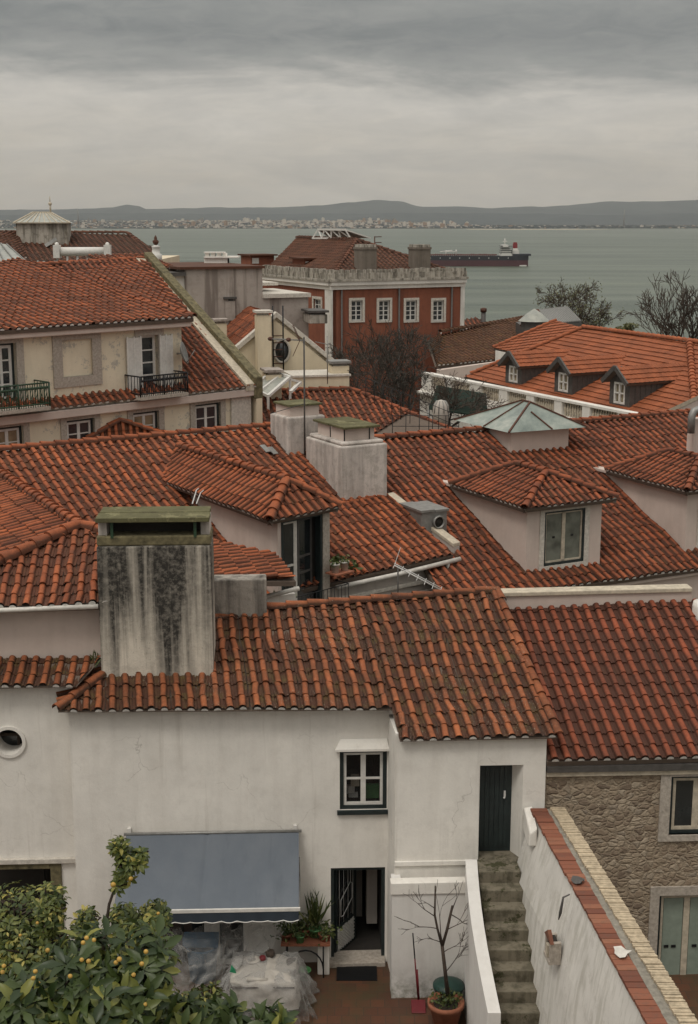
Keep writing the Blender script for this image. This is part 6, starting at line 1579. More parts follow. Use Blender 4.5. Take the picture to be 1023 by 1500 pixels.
for x in (-30,): k.tube([V((s0.x + L + x, YS, 26.8)), V((s0.x + L + x, YS, 35))], .6, 5); k.box((s0.x + L + x - 3, s0.x + L + x + 3), (YS - .4, YS + .4), (31, 31.7))
k.build('superstructure', M['white_paint'], ship)
k = MB()
for z in (17, 19.8, 22.6, 25): k.box((s0.x + L - 36.1, s0.x + L - 21.9), (YS - 13.2, YS + 13.2), (z, z + .8))
k.build('window_band', M['glass_far'], ship)
k = MB(); k.box((s0.x + L - 21, s0.x + L - 12), (YS - 5, YS + 5), (13.2, 20)); k.box((s0.x + L - 19.5, s0.x + L - 13.5), (YS - 3, YS + 3), (20, 22.5)); k.build('engine_casing', M['white_paint'], ship)
k = MB(); k.box((s0.x + L - 19.5, s0.x + L - 14), (YS - 3, YS + 3), (22.5, 28)); k.box((s0.x + L - 19, s0.x + L - 14.5), (YS - 2.5, YS + 2.5), (28, 30)); k.build('funnel', plain('funnel_red', (.22, .02, .025), .5, bump=0), ship)
k = MB()
for y in (-4, -1, 3): k.box((s0.x + 20, s0.x + L - 40), (YS + y, YS + y + 1), (14, 15))
for i in range(44): x = s0.x + 22 + (L - 66) * i / 43; k.box((x, x + .8), (YS - 12, YS - 4), (13.2, 14.8 + rs.random() * 1.2))
k.build('deck_pipes', plain('deck_rust_red', (.16, .06, .05), .7, bump=0), ship)
k = MB(); mx_ = s0.x + L * .42
k.box((mx_, mx_ + 14), (YS - 6, YS - 5), (18, 19)); k.tube([V((mx_, YS - 5, 13)), V((mx_, YS - 5, 20))], .7, 5); k.tube([V((mx_ + 13, YS - 5, 13)), V((mx_ + 13, YS - 5, 21))], .7, 5); k.tube([V((mx_ - 8, YS - 5, 18)), V((mx_ + 8, YS - 5, 20))], .6, 5); k.build('deck_crane', M['white_paint'], ship)
k = MB()
for i in range(12): x = s0.x + L * .1 + L * .75 * i / 11; k.box((x, x + 1.2), (YS - 14.8, YS - 14.55), (10, 11))
k.build('hull_marks', M['white_paint'], ship)
k = MB(); k.box((s0.x + L - 12, s0.x + L - 3), (YS - 14, YS - 10), (-.3, 1.6)); k.build('stern_wash', M['white_paint'], ship)
# ================================================================== trees
LS = {}
def branchy(mb, p, d, L, r, depth, rnd, tips, spread=.55, up=.15, n=3, seg=3, shrink=.72, minr=.006):
    pts = [p]; q = p.copy(); dd = d.normalized()
    for i in range(seg):
        dd = (dd + V((rnd.gauss(0, .13), rnd.gauss(0, .13), rnd.gauss(0, .1) + up * .25))).normalized(); q = q + dd * (L / seg); pts.append(q.copy())
    rr = [max(minr, r * (1 - .45 * i / seg)) for i in range(seg + 1)]
    mb.tube(pts, rr, 5 if r > .04 else 3, cap=False)
    if depth == 0: tips.append((q, dd)); return
    for i in range(n):
        t = rnd.uniform(.45, 1) if i else 1
        base = pts[0].lerp(pts[-1], t) if t < 1 else q
        j = min(seg - 1, int(t * seg)); base = pts[j].lerp(pts[j + 1], t * seg - j) if t < 1 else q
        a = dd.orthogonal().normalized(); a = Matrix.Rotation(rnd.uniform(0, 6.28), 3, dd) @ a
        nd = (dd + a * rnd.uniform(spread * .5, spread * 1.5) + UP * up).normalized()
        branchy(mb, base, nd, L * shrink * rnd.uniform(.75, 1.15), max(minr, rr[-1] * .72), depth - 1, rnd, tips, spread, up, n, seg, shrink, minr)
LF = [M.setdefault('leaf_dark', leaf_mat('dull_green_leaves', (.035, .045, .015), (.075, .085, .03), (.14, .14, .05)))]
def leaf_quad(mb, p, d, n, L, W, tn, fold=.25):
    d = d.normalized(); s = d.cross(n).normalized(); n = s.cross(d)
    a = p; b = p + d * L - n * L * .18; m1 = p + d * L * .45
    l = m1 + s * W * .5 + n * W * fold * .5; r = m1 - s * W * .5 + n * W * fold * .5
    l2 = p + d * L * .75 + s * W * .36 - n * L * .04 + n * W * fold * .35; r2 = p + d * L * .75 - s * W * .36 - n * L * .04 + n * W * fold * .35
    c2 = p + d * L * .75 - n * L * .06
    mb.add([a, m1, c2, b, l, l2, r, r2], [(0, 1, 4), (1, 2, 5, 4), (2, 3, 5), (0, 6, 1), (1, 6, 7, 2), (2, 7, 3)], 0, True, tn)
def rdir(rnd, up=0):
    while 1:
        v = V((rnd.uniform(-1, 1), rnd.uniform(-1, 1), rnd.uniform(-1, 1)))
        if .1 < v.length < 1: return (v.normalized() + UP * up).normalized()
def tree(name, lab, u, vb, vt, Y, seed, depth=5, n=3, leaves=0, mk='wood_far', lean=0, spread=.55, cat='tree', leafsize=.12, minr=.012, stems=1, lm='leaf_dark', r0=None, up=.15, fl=.36):
    rnd = random.Random(seed); base = at(u, vb, Y); top = at(u, vt, Y); H = top.z - base.z
    zb_ = base.z
    t = thing(name, lab, cat, base, 'trees among the houses')
    m = MB(); tips = []
    for s in range(stems):
        d = V((lean + rnd.gauss(0, .25 * (stems > 1)), rnd.gauss(0, .15), 1)); branchy(m, base + V((rnd.gauss(0, .15 * (stems > 1)), 0, 0)), d, H * fl, r0 or H * .028, depth, rnd, tips, spread, up, n, minr=minr)
    m.build('trunk', M[mk], t)
    if leaves:
        c = MB()
        for q, dd in tips:
            for i in range(leaves):
                leaf_quad(c, q + rdir(rnd) * rnd.uniform(0, H * .05), rdir(rnd, .2), rdir(rnd, .6), leafsize * rnd.uniform(.7, 1.3), leafsize * .55, rnd.random())
        c.build('foliage', M[lm], t, tone=True)
    return t
M['wood_dark'] = plain('dark_wet_twigs', (.06, .052, .042), .95, var=.3, bump=0)
M['leaf_far'] = leaf_mat('sparse_spring_leaves', (.07, .075, .035), (.17, .175, .08), (.28, .27, .13))
tree('bare_tree', 'tangled dark bare tree in front of the red mansion wall', 592, 665, 462, 74, 21, 6, 3, 0, 'wood_dark', .05, .75, minr=.014, stems=4, r0=.2, up=.05, fl=.34)
tree('bare_tree', 'dark bare twiggy bush at the left foot of the red mansion', 540, 640, 455, 80, 22, 5, 3, 0, 'wood_far', -.05, .7, minr=.016, stems=4, r0=.12, up=.08, fl=.34)
tree('bare_tree', 'pale-twigged bare tree leaning over the yard left of the white balustrade', 626, 655, 525, 63, 23, 5, 3, 0, 'wood_far', .55, .7, minr=.011, stems=3, r0=.11, up=.02, fl=.36)
tree('budding_tree', 'rounded tree with sparse new leaves against the water behind the metal roof', 826, 530, 405, 112, 24, 6, 3, 1, 'wood_far', 0, .75, leafsize=.14, minr=.017, stems=4, r0=.2, lm='leaf_far', up=.03, fl=.36)
tree('bare_tree', 'tall bare tree against the water at the right edge', 1000, 570, 412, 100, 25, 5, 3, 0, 'wood_far', 0, .5, minr=.02, stems=5, r0=.24, up=.14, fl=.38)
tree('leafy_shrub', 'low green leafy bush at the foot of the right bare tree', 905, 520, 476, 96, 26, 5, 3, 5, 'wood_far', 0, .9, 'shrub', .2, .02, stems=4, lm='leaf_far', fl=.36)
# ================================================================== aerials
mb0 = V((cb.x, cb.y, 0)) + dback * (dL + .25) + d1 * .1
mz0 = cb.z + .5; mtop = onp(460, 494, mb0, V((0, -1, 0))).z
ae = thing('tv_aerial', 'rusty rooftop television aerial on a tall mast beside the mossy chimneys', 'aerial', V((mb0.x, mb0.y, mz0)))
k = MB(); k.tube([V((mb0.x, mb0.y, mz0)), V((mb0.x, mb0.y, mtop))], .03, 6); k.tube([V((mb0.x, mb0.y, mtop - 2.1)), V((mb0.x - 1.1, mb0.y - .2, mtop - 2.4))], .012, 4); k.build('mast', M['lead'], ae)
pxm = mb0.y / 2000
k = MB(); t = V((mb0.x, mb0.y, mtop - .1)); bx_ = t + V((-54 * pxm, .3, .03)); k.bar(t, bx_, .04); 
for i in range(9): c = t.lerp(bx_, i / 9 + .1); k.bar(c + V((0, -.16, 0)), c + V((0, .16, 0)), .012)
k.build('boom', M['zinc'], ae)
for sgn in (1, -1):
    k = MB(); a = t + V((-6 * pxm, 0, 0)); b = a + V((-10 * pxm, 0, sgn * 22 * pxm))
    k.bar(a + V((0, .22, 0)), b + V((0, .22, 0)), .02); k.bar(a + V((0, -.22, 0)), b + V((0, -.22, 0)), .02)
    for i in range(7): c = a.lerp(b, i / 6); k.bar(c + V((0, -.25, 0)), c + V((0, .25, 0)), .012)
    k.build('reflector', M['rust'], ae)
k = MB()
for f_ in (.42, .92): c = t.lerp(bx_, f_); k.ball(c, .085, 6, sq=.8)
k.build('dipole', M['rust'], ae)
p0 = at(583, 872, 31.9); a2 = thing('tv_aerial', 'small aerial with a long pale boom standing behind the white house ridge', 'aerial', p0)
k = MB(); k.tube([p0 - UP * .5, V((p0.x, p0.y, onp(583, 832, p0, V((0, -1, 0))).z))], .022, 6); k.build('mast', M['lead'], a2)
k = MB(); a, b = at(578, 828, 31.9), at(646, 864, 31.6); k.tube([a, b], .018, 5); k.tube([a + UP * .05, b + UP * .05], .01, 5)
for i in range(7): c = a.lerp(b, i / 6); k.bar(c + V((-.04, -.22, -.02)), c + V((.04, .22, .02)), .01)
k.bar(a, a + V((.15, .1, .42)), .01); k.build('boom', M['pvc'], a2)
p0 = at(397, 560, 58); a3 = thing('small_aerial', 'small thin aerial on the cream yard wall under the gable', 'aerial', at(480, 552, 57)); q = at(480, 552, 56.6)
k = MB(); k.tube([q - UP * .3, q + UP * 1.7], .02, 4); k.bar(q + UP * 1.3 + V((-.5, 0, .15)), q + UP * 1.3 + V((.2, 0, 0)), .03); k.build('mast', M['zinc'], a3)
# loose wires on the wing roof
k = MB(); k.tube([at(316, 677, 41), at(312, 700, 39.6), at(288, 718, 38), at(282, 738, 36.5)], .02, 4); k.tube([at(325, 682, 41), at(312, 706, 39.2), at(294, 722, 37.6), at(288, 738, 36.5)], .018, 4)
tag(k.build('loose_cable', M['pvc'], base=at(316, 677, 41)), 'loose pale cable trailing over the wing roof', 'cable')
# ================================================================== courtyard things
aw = thing('blue_awning', 'plain slate-blue fabric awning with a scalloped valance on the white wall', 'awning', at(311, 1217, 27.45))
ta, tb_ = FA.px(186, 1218)[0], FA.px(438, 1214)[0]; tz = FA.px(311, 1217)[1]
T0, T1 = FA.P(ta, tz, .09), FA.P(tb_, tz, .09)
B0, B1 = at(165, 1336, 26.05), at(438, 1331, 26.12)
def fabric(name, col, col2):
    m, nt, b = new_mat(name); g = NT(nt)
    c = g.mix(g.ramp(g.noise(1.3, 6, .6, g.coord((1, 1, .5))), [(.4, 0.), (.7, .6)]), col, col2)
    c = g.mix(g.math('MULTIPLY', g.ramp(g.noise(2, 7, .7, g.coord((2.2, .4, .4))), [(.55, 0.), (.72, 1.)]), .4), c, tuple(x * .75 for x in col))
    g.l(c, b.inputs['Base Color']); b.inputs['Roughness'].default_value = .75; b.inputs['Specular IOR Level'].default_value = .2; g.l(g.bump(g.noise(2.5, 4), .25, .05), b.inputs['Normal']); return m
M['blue_cloth'] = fabric('slate_blue_canvas', (.118, .135, .158), (.155, .17, .19)); M['navy_cloth'] = fabric('dark_navy_canvas', (.035, .045, .058), (.05, .06, .075))
k = MB(); n1_, n2_ = 110, 14; vs = []
for j in range(n2_ + 1):
    for i in range(n1_ + 1):
        s, t = i / n1_, j / n2_; p = T0.lerp(T1, s).lerp(B0.lerp(B1, s), t); vs.append(p - UP * (.075 * math.sin(math.pi * t) * (1 + .22 * math.sin(s * 9)) + .012 * math.sin(s * 40 + t * 3) * t + .03 * math.exp(-((s - .47) / .012) ** 2)))
m_ = len(vs); fs = [(j * (n1_ + 1) + i, j * (n1_ + 1) + i + 1, (j + 1) * (n1_ + 1) + i + 1, (j + 1) * (n1_ + 1) + i) for j in range(n2_) for i in range(n1_)]
k.add(vs + [v - UP * .008 for v in vs], fs + [tuple(q + m_ for q in reversed(f)) for f in fs], 0, True); k.build('canvas', M['blue_cloth'], aw)
k = MB(); k.bar(B0 + V((-.02, -.02, 0)), B1 + V((.03, -.02, 0)), .05, .07); k.build('front_bar', M['white_paint'], aw)
k = MB(); N_ = 144; vs = []
for i in range(N_ + 1):
    p = B0.lerp(B1, i / N_) + V((0, -.035, -.03)); h = .21 + .03 * abs(math.sin(math.pi * i * 12 / N_)); vs += [p, p - UP * h + V((0, .01 * math.sin(i * .4), 0))]
k.add(vs, [(2 * i, 2 * i + 1, 2 * i + 3, 2 * i + 2) for i in range(N_)], 0, True); va_ = k.build('valance', M['navy_cloth'], aw)
k = MB(); k.tube([vs[2 * i + 1] + V((0, -.006, 0)) for i in range(N_ + 1)], .012, 4); k.build('trim', M['white_paint'], va_)
k = MB(); k.tube([T0 + V((-.05, 0, .0)), T1 + V((.06, 0, 0))], .035, 8); k.build('roller', M['zinc'], aw)
for s in (ta + .06, tb_ - .08):
    k = MB(); FA.box(k, s - .035, s + .035, tz - .05, tz + .12, .002, .09); k.build('bracket', M['white_paint'], aw)
for a, b in ((T0, B0), (T1, B1)):
    k = MB(); md = a.lerp(b, .5) + V((0, .35, -.45)); k.tube([a + V((0, -.02, -.6)), md, b + V((0, .03, 0))], .02, 6); k.build('arm', M['zinc'], aw)
# --- translucent plastic sheets
def plastic():
    m, nt, b = new_mat('cloudy_plastic_sheet'); g = NT(nt)
    b.inputs['Base Color'].default_value = (.42, .41, .39, 1); b.inputs['Roughness'].default_value = .22; b.inputs['Specular IOR Level'].default_value = .6
    tr = g.n('ShaderNodeBsdfTransparent'); mx = g.n('ShaderNodeMixShader'); lw = g.n('ShaderNodeLayerWeight'); lw.inputs[0].default_value = .42
    fr = g.math('ADD', g.ramp(g.noise(3.5, 7, .7), [(.35, .1), (.72, .38)]), g.ramp(lw.outputs['Facing'], [(.25, 0.), (.8, .5)]))
    out = [x for x in nt.nodes if x.type == 'OUTPUT_MATERIAL'][0]
    g.l(fr, mx.inputs[0]); g.l(tr.outputs[0], mx.inputs[1]); g.l(b.outputs[0], mx.inputs[2]); g.l(mx.outputs[0], out.inputs[0])
    g.l(g.bump(g.noise(5, 7, .7, None, 1.2), .8, .06), b.inputs['Normal']); return m
M['plastic'] = plastic()
def crumple(p, s, a=.05):
    r1 = 1 - abs(mnoise.noise(V((p.x * 2.6 + p.z * 1.2, p.y, p.z * .8)) + V((s, 0, 0)))) * 2.4; r2 = 1 - abs(mnoise.noise(V((p.x * 4 - p.z * 3, p.y * 2, p.z * 3)) + V((0, s, 0)))) * 2.4; return (r1 * .8 + r2 * .5 - .5) * a * 1.8
def sheet(name, lab, rows, seed, base, amt=.06, nu=90):
    """rows: list of poly-lines from top to bottom, each a list of points left to right"""
    k = MB(); pts = []
    def samp(row, s):
        x = s * (len(row) - 1); i = min(len(row) - 2, int(x)); return row[i].lerp(row[i + 1], x - i)
    nv = (len(rows) - 1) * 22
    for j in range(nv + 1):
        y = j / nv * (len(rows) - 1); a = min(len(rows) - 2, int(y)); f = y - a
        for i in range(nu + 1):
            s = i / nu; p = samp(rows[a], s).lerp(samp(rows[a + 1], s), f); c = crumple(p, seed, amt); pts.append(p + V((c * .4, -abs(c) * .9, c * .6)))
    k.add(pts, [(j * (nu + 1) + i, j * (nu + 1) + i + 1, (j + 1) * (nu + 1) + i + 1, (j + 1) * (nu + 1) + i) for j in range(nv) for i in range(nu)], 0, True)
    return tag(k.build(name, M['plastic'], base=base), lab, 'plastic sheet')
zT_ = zG + .78
tabc = atz(388, 1424, zT_)
tbx0, tbx1, tby0, tby1 = atz(338, 1440, zT_).x, atz(432, 1440, zT_).x, atz(388, 1445, zT_).y, atz(388, 1402, zT_).y
tbl = thing('garden_table', 'garden table under a pale cloth, wrapped in the plastic sheet', 'table', V((tabc.x, tabc.y, zG)))
k = MB(); k.box((tbx0, tbx1), (tby0, tby1), (zT_ - .05, zT_ - .015)); k.build('table_top', M['wood'], tbl, bevel=.01)
for x in (tbx0 + .05, tbx1 - .1):
    for y in (tby0 + .05, tby1 - .1): k = MB(); k.box((x, x + .05), (y, y + .05), (zG, zT_ - .05)); k.build('leg', M['wood'], tbl)
def drape(x0, x1, y0, y1, z, drop, out, nseg=80, rows_=8, sd=1, ragged=0):
    k = MB(); per = []; cx_, cy_ = (x0 + x1) / 2, (y0 + y1) / 2
    loop = []
    for i in range(nseg):
        t = i / nseg * 4; e, f = int(t), t - int(t); c = [(x0, y0), (x1, y0), (x1, y1), (x0, y1)]; a, b = c[e], c[(e + 1) % 4]; loop.append((a[0] + (b[0] - a[0]) * f, a[1] + (b[1] - a[1]) * f))
    vs = []
    for r in range(4):
        f = (r + 1) / 4
        for x, y in loop: q = V((cx_ + (x - cx_) * f, cy_ + (y - cy_) * f, z)); vs.append(q + UP * (crumple(q, sd, .06) + .02))
    for r in range(1, rows_ + 1):
        f = r / rows_
        for i, (x, y) in enumerate(loop):
            w_ = math.sin(i * 2 * math.pi / nseg * 9 + sd) * .5 + math.sin(i * 2 * math.pi / nseg * 17 + sd * 2) * .5
            d = V((x - cx_, y - cy_, 0)).normalized(); q = V((x, y, z - drop * f * (1 + ragged * w_ * .15))) + d * (out * f * (1 + .55 * w_)); vs.append(q + V((crumple(q, sd, .055), crumple(q, sd + 3, .055), crumple(q, sd + 5, .03))))
    n = nseg; R_ = len(vs) // n
    vs.append(V((cx_, cy_, z + .012)))
    fs = [(r * n + i, r * n + (i + 1) % n, (r + 1) * n + (i + 1) % n, (r + 1) * n + i) for r in range(R_ - 1) for i in range(n)] + [(len(vs) - 1, (i + 1) % n, i) for i in range(n)]
    k.add(vs, fs, 0, True); return k
M['cloth'] = plain('pale_table_cloth', (.36, .33, .29), .9, var=.12)
tag(drape(tbx0, tbx1, tby0, tby1, zT_, .5, .06, sd=4).build('tablecloth', M['cloth'], base=V((tabc.x, tabc.y, zT_))), 'pale tablecloth hanging from the wrapped garden table', 'tablecloth')
tag(drape(tbx0 - .03, tbx1 + .03, tby0 - .03, tby1 + .03, zT_ + .03, .74, .34, sd=9, ragged=.6).build('plastic_cover', M['plastic'], base=V((tabc.x, tabc.y, zT_))), 'cloudy plastic sheet draped right over the garden table', 'plastic sheet')
tagY = 26.5
sheet('plastic_curtain', 'cloudy plastic sheet hanging like a tent under the blue awning', [[at(228, 1362, 26.4), at(330, 1352, 26.6), at(420, 1356, 26.9)], [at(222, 1392, 26.0), at(310, 1390, 26.3), at(400, 1386, 26.6)], [at(240, 1440, 25.6), at(310, 1450, 25.5), at(345, 1420, 25.9)], [at(250, 1495, 25.2), at(315, 1500, 25.2), at(338, 1470, 25.4)]], 3, at(320, 1380, 26), .15)
p = at(296, 1392, 26.9); bb = V((p.x, 26.95, zG)); k = MB(); k.lathe(bb, [(.28, 0), (.34, .75), (.36, .78), (.34, .8), (.3, .7)], 16); k.box((bb.x - .4, bb.x + .36), (26.8, 27.1), (zG + .8, zG + 1.0)); tag(k.build('blue_bin', M['blue_plastic'], base=bb), 'blue plastic bin behind the hanging plastic sheet', 'bin')
# things on the table
zq = zT_ + .06
def on_table(u, v): return atz(u, v, zq)
p = on_table(371, 1408); k = MB(); k.lathe(p, [(.05, .0), (.15, .0), (.165, .03), (.15, .055), (.07, .05), (.05, .02)], 20); tag(k.build('ring_dish', M['cloth'], base=p), 'round pale ring-shaped dish on the covered table', 'dish')
for u, v, r, mk, lab in ((385, 1407, .07, 'red_plastic', 'small red jar beside the ring dish'), (396, 1401, .1, 'wood', 'dark round pot at the back corner of the covered table')):
    p = on_table(u, v); k = MB(); k.lathe(p, [(r * .75, 0), (r, r * .5), (r * .95, r * 1.3), (r * .6, r * 1.45), (r * .5, r * 1.2)], 14); tag(k.build('jar', M[mk], base=p), lab, 'jar')
p = on_table(341, 1424); k = MB(); k.add([p + V(q) for q in ((-.06, 0, 0), (.08, -.05, 0), (.06, .06, .02), (-.02, .02, .16), (.03, -.04, .12))], [(0, 1, 4, 3), (1, 2, 4), (2, 0, 3), (2, 3, 4)]); tag(k.build('green_bag', plain('bright_green_plastic', (.02, .19, .09), .4), base=p), 'crumpled bright green bag at the left edge of the covered table', 'bag')
p = on_table(362, 1434); k = MB(); k.tube([p, p + V((.42, -.05, 0))], .045, 10); tag(k.build('rolled_sheet', M['cloth'], base=p), 'pale rolled sheet lying on the covered table', 'roll')
# --- plant bench
zb_ = zG + .82; bA, bB = atz(412, 1380, zb_), atz(484, 1378, zb_)
bn = thing('plant_bench', 'iron-legged bench carrying potted plants beside the open door', 'bench', V((bA.x, bA.y, zG)))
k = MB(); k.box((bA.x, bB.x), (bA.y - .1, bA.y + .4), (zb_ - .05, zb_)); k.build('bench_top', M['terracotta'], bn)
for x in (bA.x + .12, bB.x - .15):
    k = MB(); k.tube([V((x, bA.y - .05, zG)), V((x, bA.y - .05, zb_ - .05))], .018, 5); k.tube([V((x, bA.y + .33, zG)), V((x, bA.y + .33, zb_ - .05))], .018, 5); k.build('leg', M['black_iron'], bn)
k = MB(); c = V(((bA.x + bB.x) / 2, bA.y - .05, zG + .2)); k.tube([c + V((.38 * math.cos(a), 0, .45 * math.sin(a))) for a in [math.pi * i / 10 for i in range(11)]], .018, 5); k.build('arch', M['black_iron'], bn)
k = MB(); k.box((bB.x - .28, bB.x - .02), (bA.y + .05, bA.y + .36), (zG, zb_ - .052)); tag(k.build('white_plinth', M['white'], base=V((bB.x - .15, bA.y + .2, zG)), bevel=.02), 'white plinth block under the right end of the plant bench', 'block')
M['leaf_pot'] = leaf_mat('pot_plant_leaves', (.03, .05, .014), (.075, .10, .028), (.19, .20, .07))
def pot(name, lab, p, r, h, mk, lv, seed, spiky=False, reach=.3, lsz=.1, pm_='leaf_pot'):
    rnd = random.Random(seed); t = thing(name, lab, 'plant', p, 'potted plants')
    k = MB(); k.lathe(p, [(r * .7, 0), (r * .95, h * .85), (r * 1.06, h * .86), (r * 1.06, h), (r * .92, h), (r * .9, h * .85), (.001, h * .84)], 16); k.build('pot', M[mk], t)
    k = MB()
    for i in range(lv):
        o = p + V((rnd.uniform(-r, r) * .6, rnd.uniform(-r, r) * .6, h))
        if spiky:
            d = (UP + V((rnd.gauss(0, .3), rnd.gauss(0, .3), 0))).normalized(); leaf_quad(k, o, d, rdir(rnd), reach * rnd.uniform(.6, 1.2), lsz * .25, rnd.random())
        else:
            q = o + rdir(rnd, .5) * rnd.uniform(.02, reach); q.z = max(q.z, p.z + h * .3); leaf_quad(k, q, rdir(rnd, -.1), rdir(rnd, .8), lsz * rnd.uniform(.6, 1.3), lsz * .5, rnd.random())
    k.build('leaves', M[pm_], t, tone=True)
    return t
pot('potted_plant', 'trailing plant in a hidden pot at the left end of the bench', V((bA.x + .1, bA.y + .1, zb_)), .13, .16, 'terracotta', 150, 31, False, .3, .1)
pot('potted_plant', 'small pale green pot with a leafy plant in the middle of the bench', V((bA.x + .42, bA.y + .0, zb_)), .1, .17, 'green_plastic', 40, 32, False, .2, .09)
pot('potted_plant', 'tall spiky plant at the back right of the bench', V((bB.x - .33, bA.y + .25, zb_)), .14, .2, 'green_plastic', 50, 33, True, .75, .16)
pot('potted_plant', 'bushy dark plant on the right end of the bench', V((bB.x - .12, bA.y + .1, zb_)), .14, .16, 'terracotta', 170, 34, False, .3, .1)
pot('potted_plant', 'bushy plant behind the small pale green pot on the bench', V((bA.x + .5, bA.y + .28, zb_)), .14, .18, 'terracotta', 170, 35, False, .34, .1)
p = atz(446, 1434, zG); k = MB(); k.lathe(p, [(.10, 0), (.135, .2), (.15, .2), (.15, .23), (.12, .23), (.1, .05), (.001, .05)], 18); tag(k.build('bucket', M['green_plastic'], base=p), 'empty light green plastic pot on the floor by the plant bench', 'pot')
p0, p1_ = atz(493, 1437, zG), atz(552, 1414, zG); k = MB(); k.box((p0.x, p1_.x), (p0.y, p1_.y), (zG + .003, zG + .02)); 
for i in range(18): y = p0.y + (p1_.y - p0.y) * i / 18; k.box((p0.x + .02, p1_.x - .02), (y + .01, y + .03), (zG + .02, zG + .027))
tag(k.build('door_mat', M['black_iron'], base=p0), 'dark ribbed mat on the paving before the open door', 'mat')
# --- potted bare tree, green bin, red dustpan
ptp = atz(653, 1500, zG)
bt = thing('potted_tree', 'leafless pruned tree in a big terracotta pot at the foot of the steps', 'tree', ptp)
k = MB(); k.lathe(ptp, [(.25, 0), (.34, .42), (.38, .43), (.38, .52), (.33, .52), (.31, .46), (.001, .45)], 24); k.build('pot', M['terracotta'], bt)
k = MB(); k.lathe(ptp, [(.32, .44), (.2, .475), (.001, .48)], 16); k.build('soil', M['soil'], bt)
def tp(u, v, dy=0): return onp(u, v, ptp + V((0, dy, 0)), V((0, -1, 0)))
k = MB(); rnd = random.Random(6)
k.tube([tp(656, 1455), tp(652, 1420), tp(648, 1385)], [.045, .038, .034], 8)
k.tube([tp(648, 1386), tp(641, 1360), tp(637, 1340), tp(638, 1298)], [.03, .024, .022, .016], 7); k.tube([tp(648, 1386), tp(655, 1362), tp(663, 1327)], [.034, .03, .026], 7)
tips = []
for a, b, n in (((641, 1360), (606, 1352), 3), ((637, 1342), (608, 1318), 3), ((646, 1380), (626, 1374), 3), ((637, 1330), (626, 1318), 2), ((655, 1362), (690, 1340), 3), ((648, 1380), (642, 1330), 2), ((655, 1422), (678, 1390), 4), ((662, 1340), (697, 1364), 3), ((663, 1332), (670, 1308), 2), ((650, 1395), (672, 1380), 3)):
    A, B = tp(*a), tp(*b, dy=rnd.uniform(-.3, .3)); branchy(k, A, B - A, (B - A).length * .8, .013, 2, rnd, tips, .5, .05, n, minr=.0045)
k.build('trunk', M['wood'], bt)
k = MB()
for i in range(170):
    a = rnd.uniform(0, 6.28); r = rnd.uniform(.02, .34); leaf_quad(k, ptp + V((r * math.cos(a), r * math.sin(a), .48 + rnd.uniform(0, .2))), rdir(rnd), rdir(rnd, .8), rnd.uniform(.06, .12), .05, rnd.random())
k.build('ground_leaves', M['leaf_pot'], bt, tone=True)
p = atz(655, 1462, zG); p.y = 25.75; k = MB(); k.lathe(V((p.x, p.y, zG)), [(.26, 0), (.3, .5), (.33, .5), (.33, .56), (.2, .62), (.001, .63)], 20); tag(k.build('green_tub', M['dk_green_plastic'], base=V((p.x, p.y, zG))), 'dark green lidded tub behind the potted bare tree', 'tub')
p = atz(613, 1476, zG); sv = thing('red_dustpan', 'long-handled red dustpan leaning by the white plinth', 'dustpan', p)
k = MB(); t = onp(605, 1367, V((p.x, 25.9, 0)), V((0, -1, 0))); b = p + V((0, .12, .12)); k.tube([b, b.lerp(t, .62)], .017, 6); k.tube([b.lerp(t, .45) + V((.03, 0, 0)), b + V((.02, 0, 0))], .02, 6); k.build('handle', M['red_plastic'], sv)
k = MB(); k.tube([b.lerp(t, .6), t], .016, 6); k.build('grip', M['black_iron'], sv)
k = MB(); k.hexa([p + V(q) for q in ((-.15, -.22, 0), (.15, -.22, 0), (.15, .1, 0), (-.15, .1, 0), (-.15, -.22, .02), (.15, -.22, .02), (.15, .1, .13), (-.15, .1, .13))]); k.build('pan', M['red_plastic'], sv, bevel=.01)
# --- plants by the French window, weeds on the roofs
s0, s1, z0, z_r = FDS
sp0 = FD.P(s1 + .2, z_r + .34, .33) 
pot('potted_plant', 'left of two small pots on the shelf by the French window', sp0, .13, .26, 'gutter', 60, 41, False, .2, .1)
pot('potted_plant', 'right of two small pots on the shelf by the French window', sp0 + FD.d * .36, .13, .26, 'gutter', 60, 42, False, .2, .1)
def weed(lab, p, n, r, L, seed, spiky=True):
    rnd = random.Random(seed); k = MB()
    for i in range(n): leaf_quad(k, p + V((rnd.gauss(0, r), rnd.gauss(0, r), 0)), rdir(rnd, 1.2 if spiky else .3), rdir(rnd), L * rnd.uniform(.5, 1.2), L * (.12 if spiky else .45), rnd.random())
    tag(k.build('weed', M['leaf_pot'], base=p, tone=True), lab, 'plant')
weed('tuft of grass growing in the roof corner left of the sooty chimney', pa(137, 975) + UP * .1, 46, .14, .28, 51)
weed('small green weed on the tiles right of the French window', p1(490, 826) + UP * .1, 26, .12, .22, 52, False)
weed('leafy green weed at the eave right of the French window', p1(506, 836) + UP * .1, 40, .13, .26, 53, False)
weed('dark sprig of plant left of the French window', FD.P(s0 - .1, z0 + .75, .2), 40, .14, .25, 54, False)
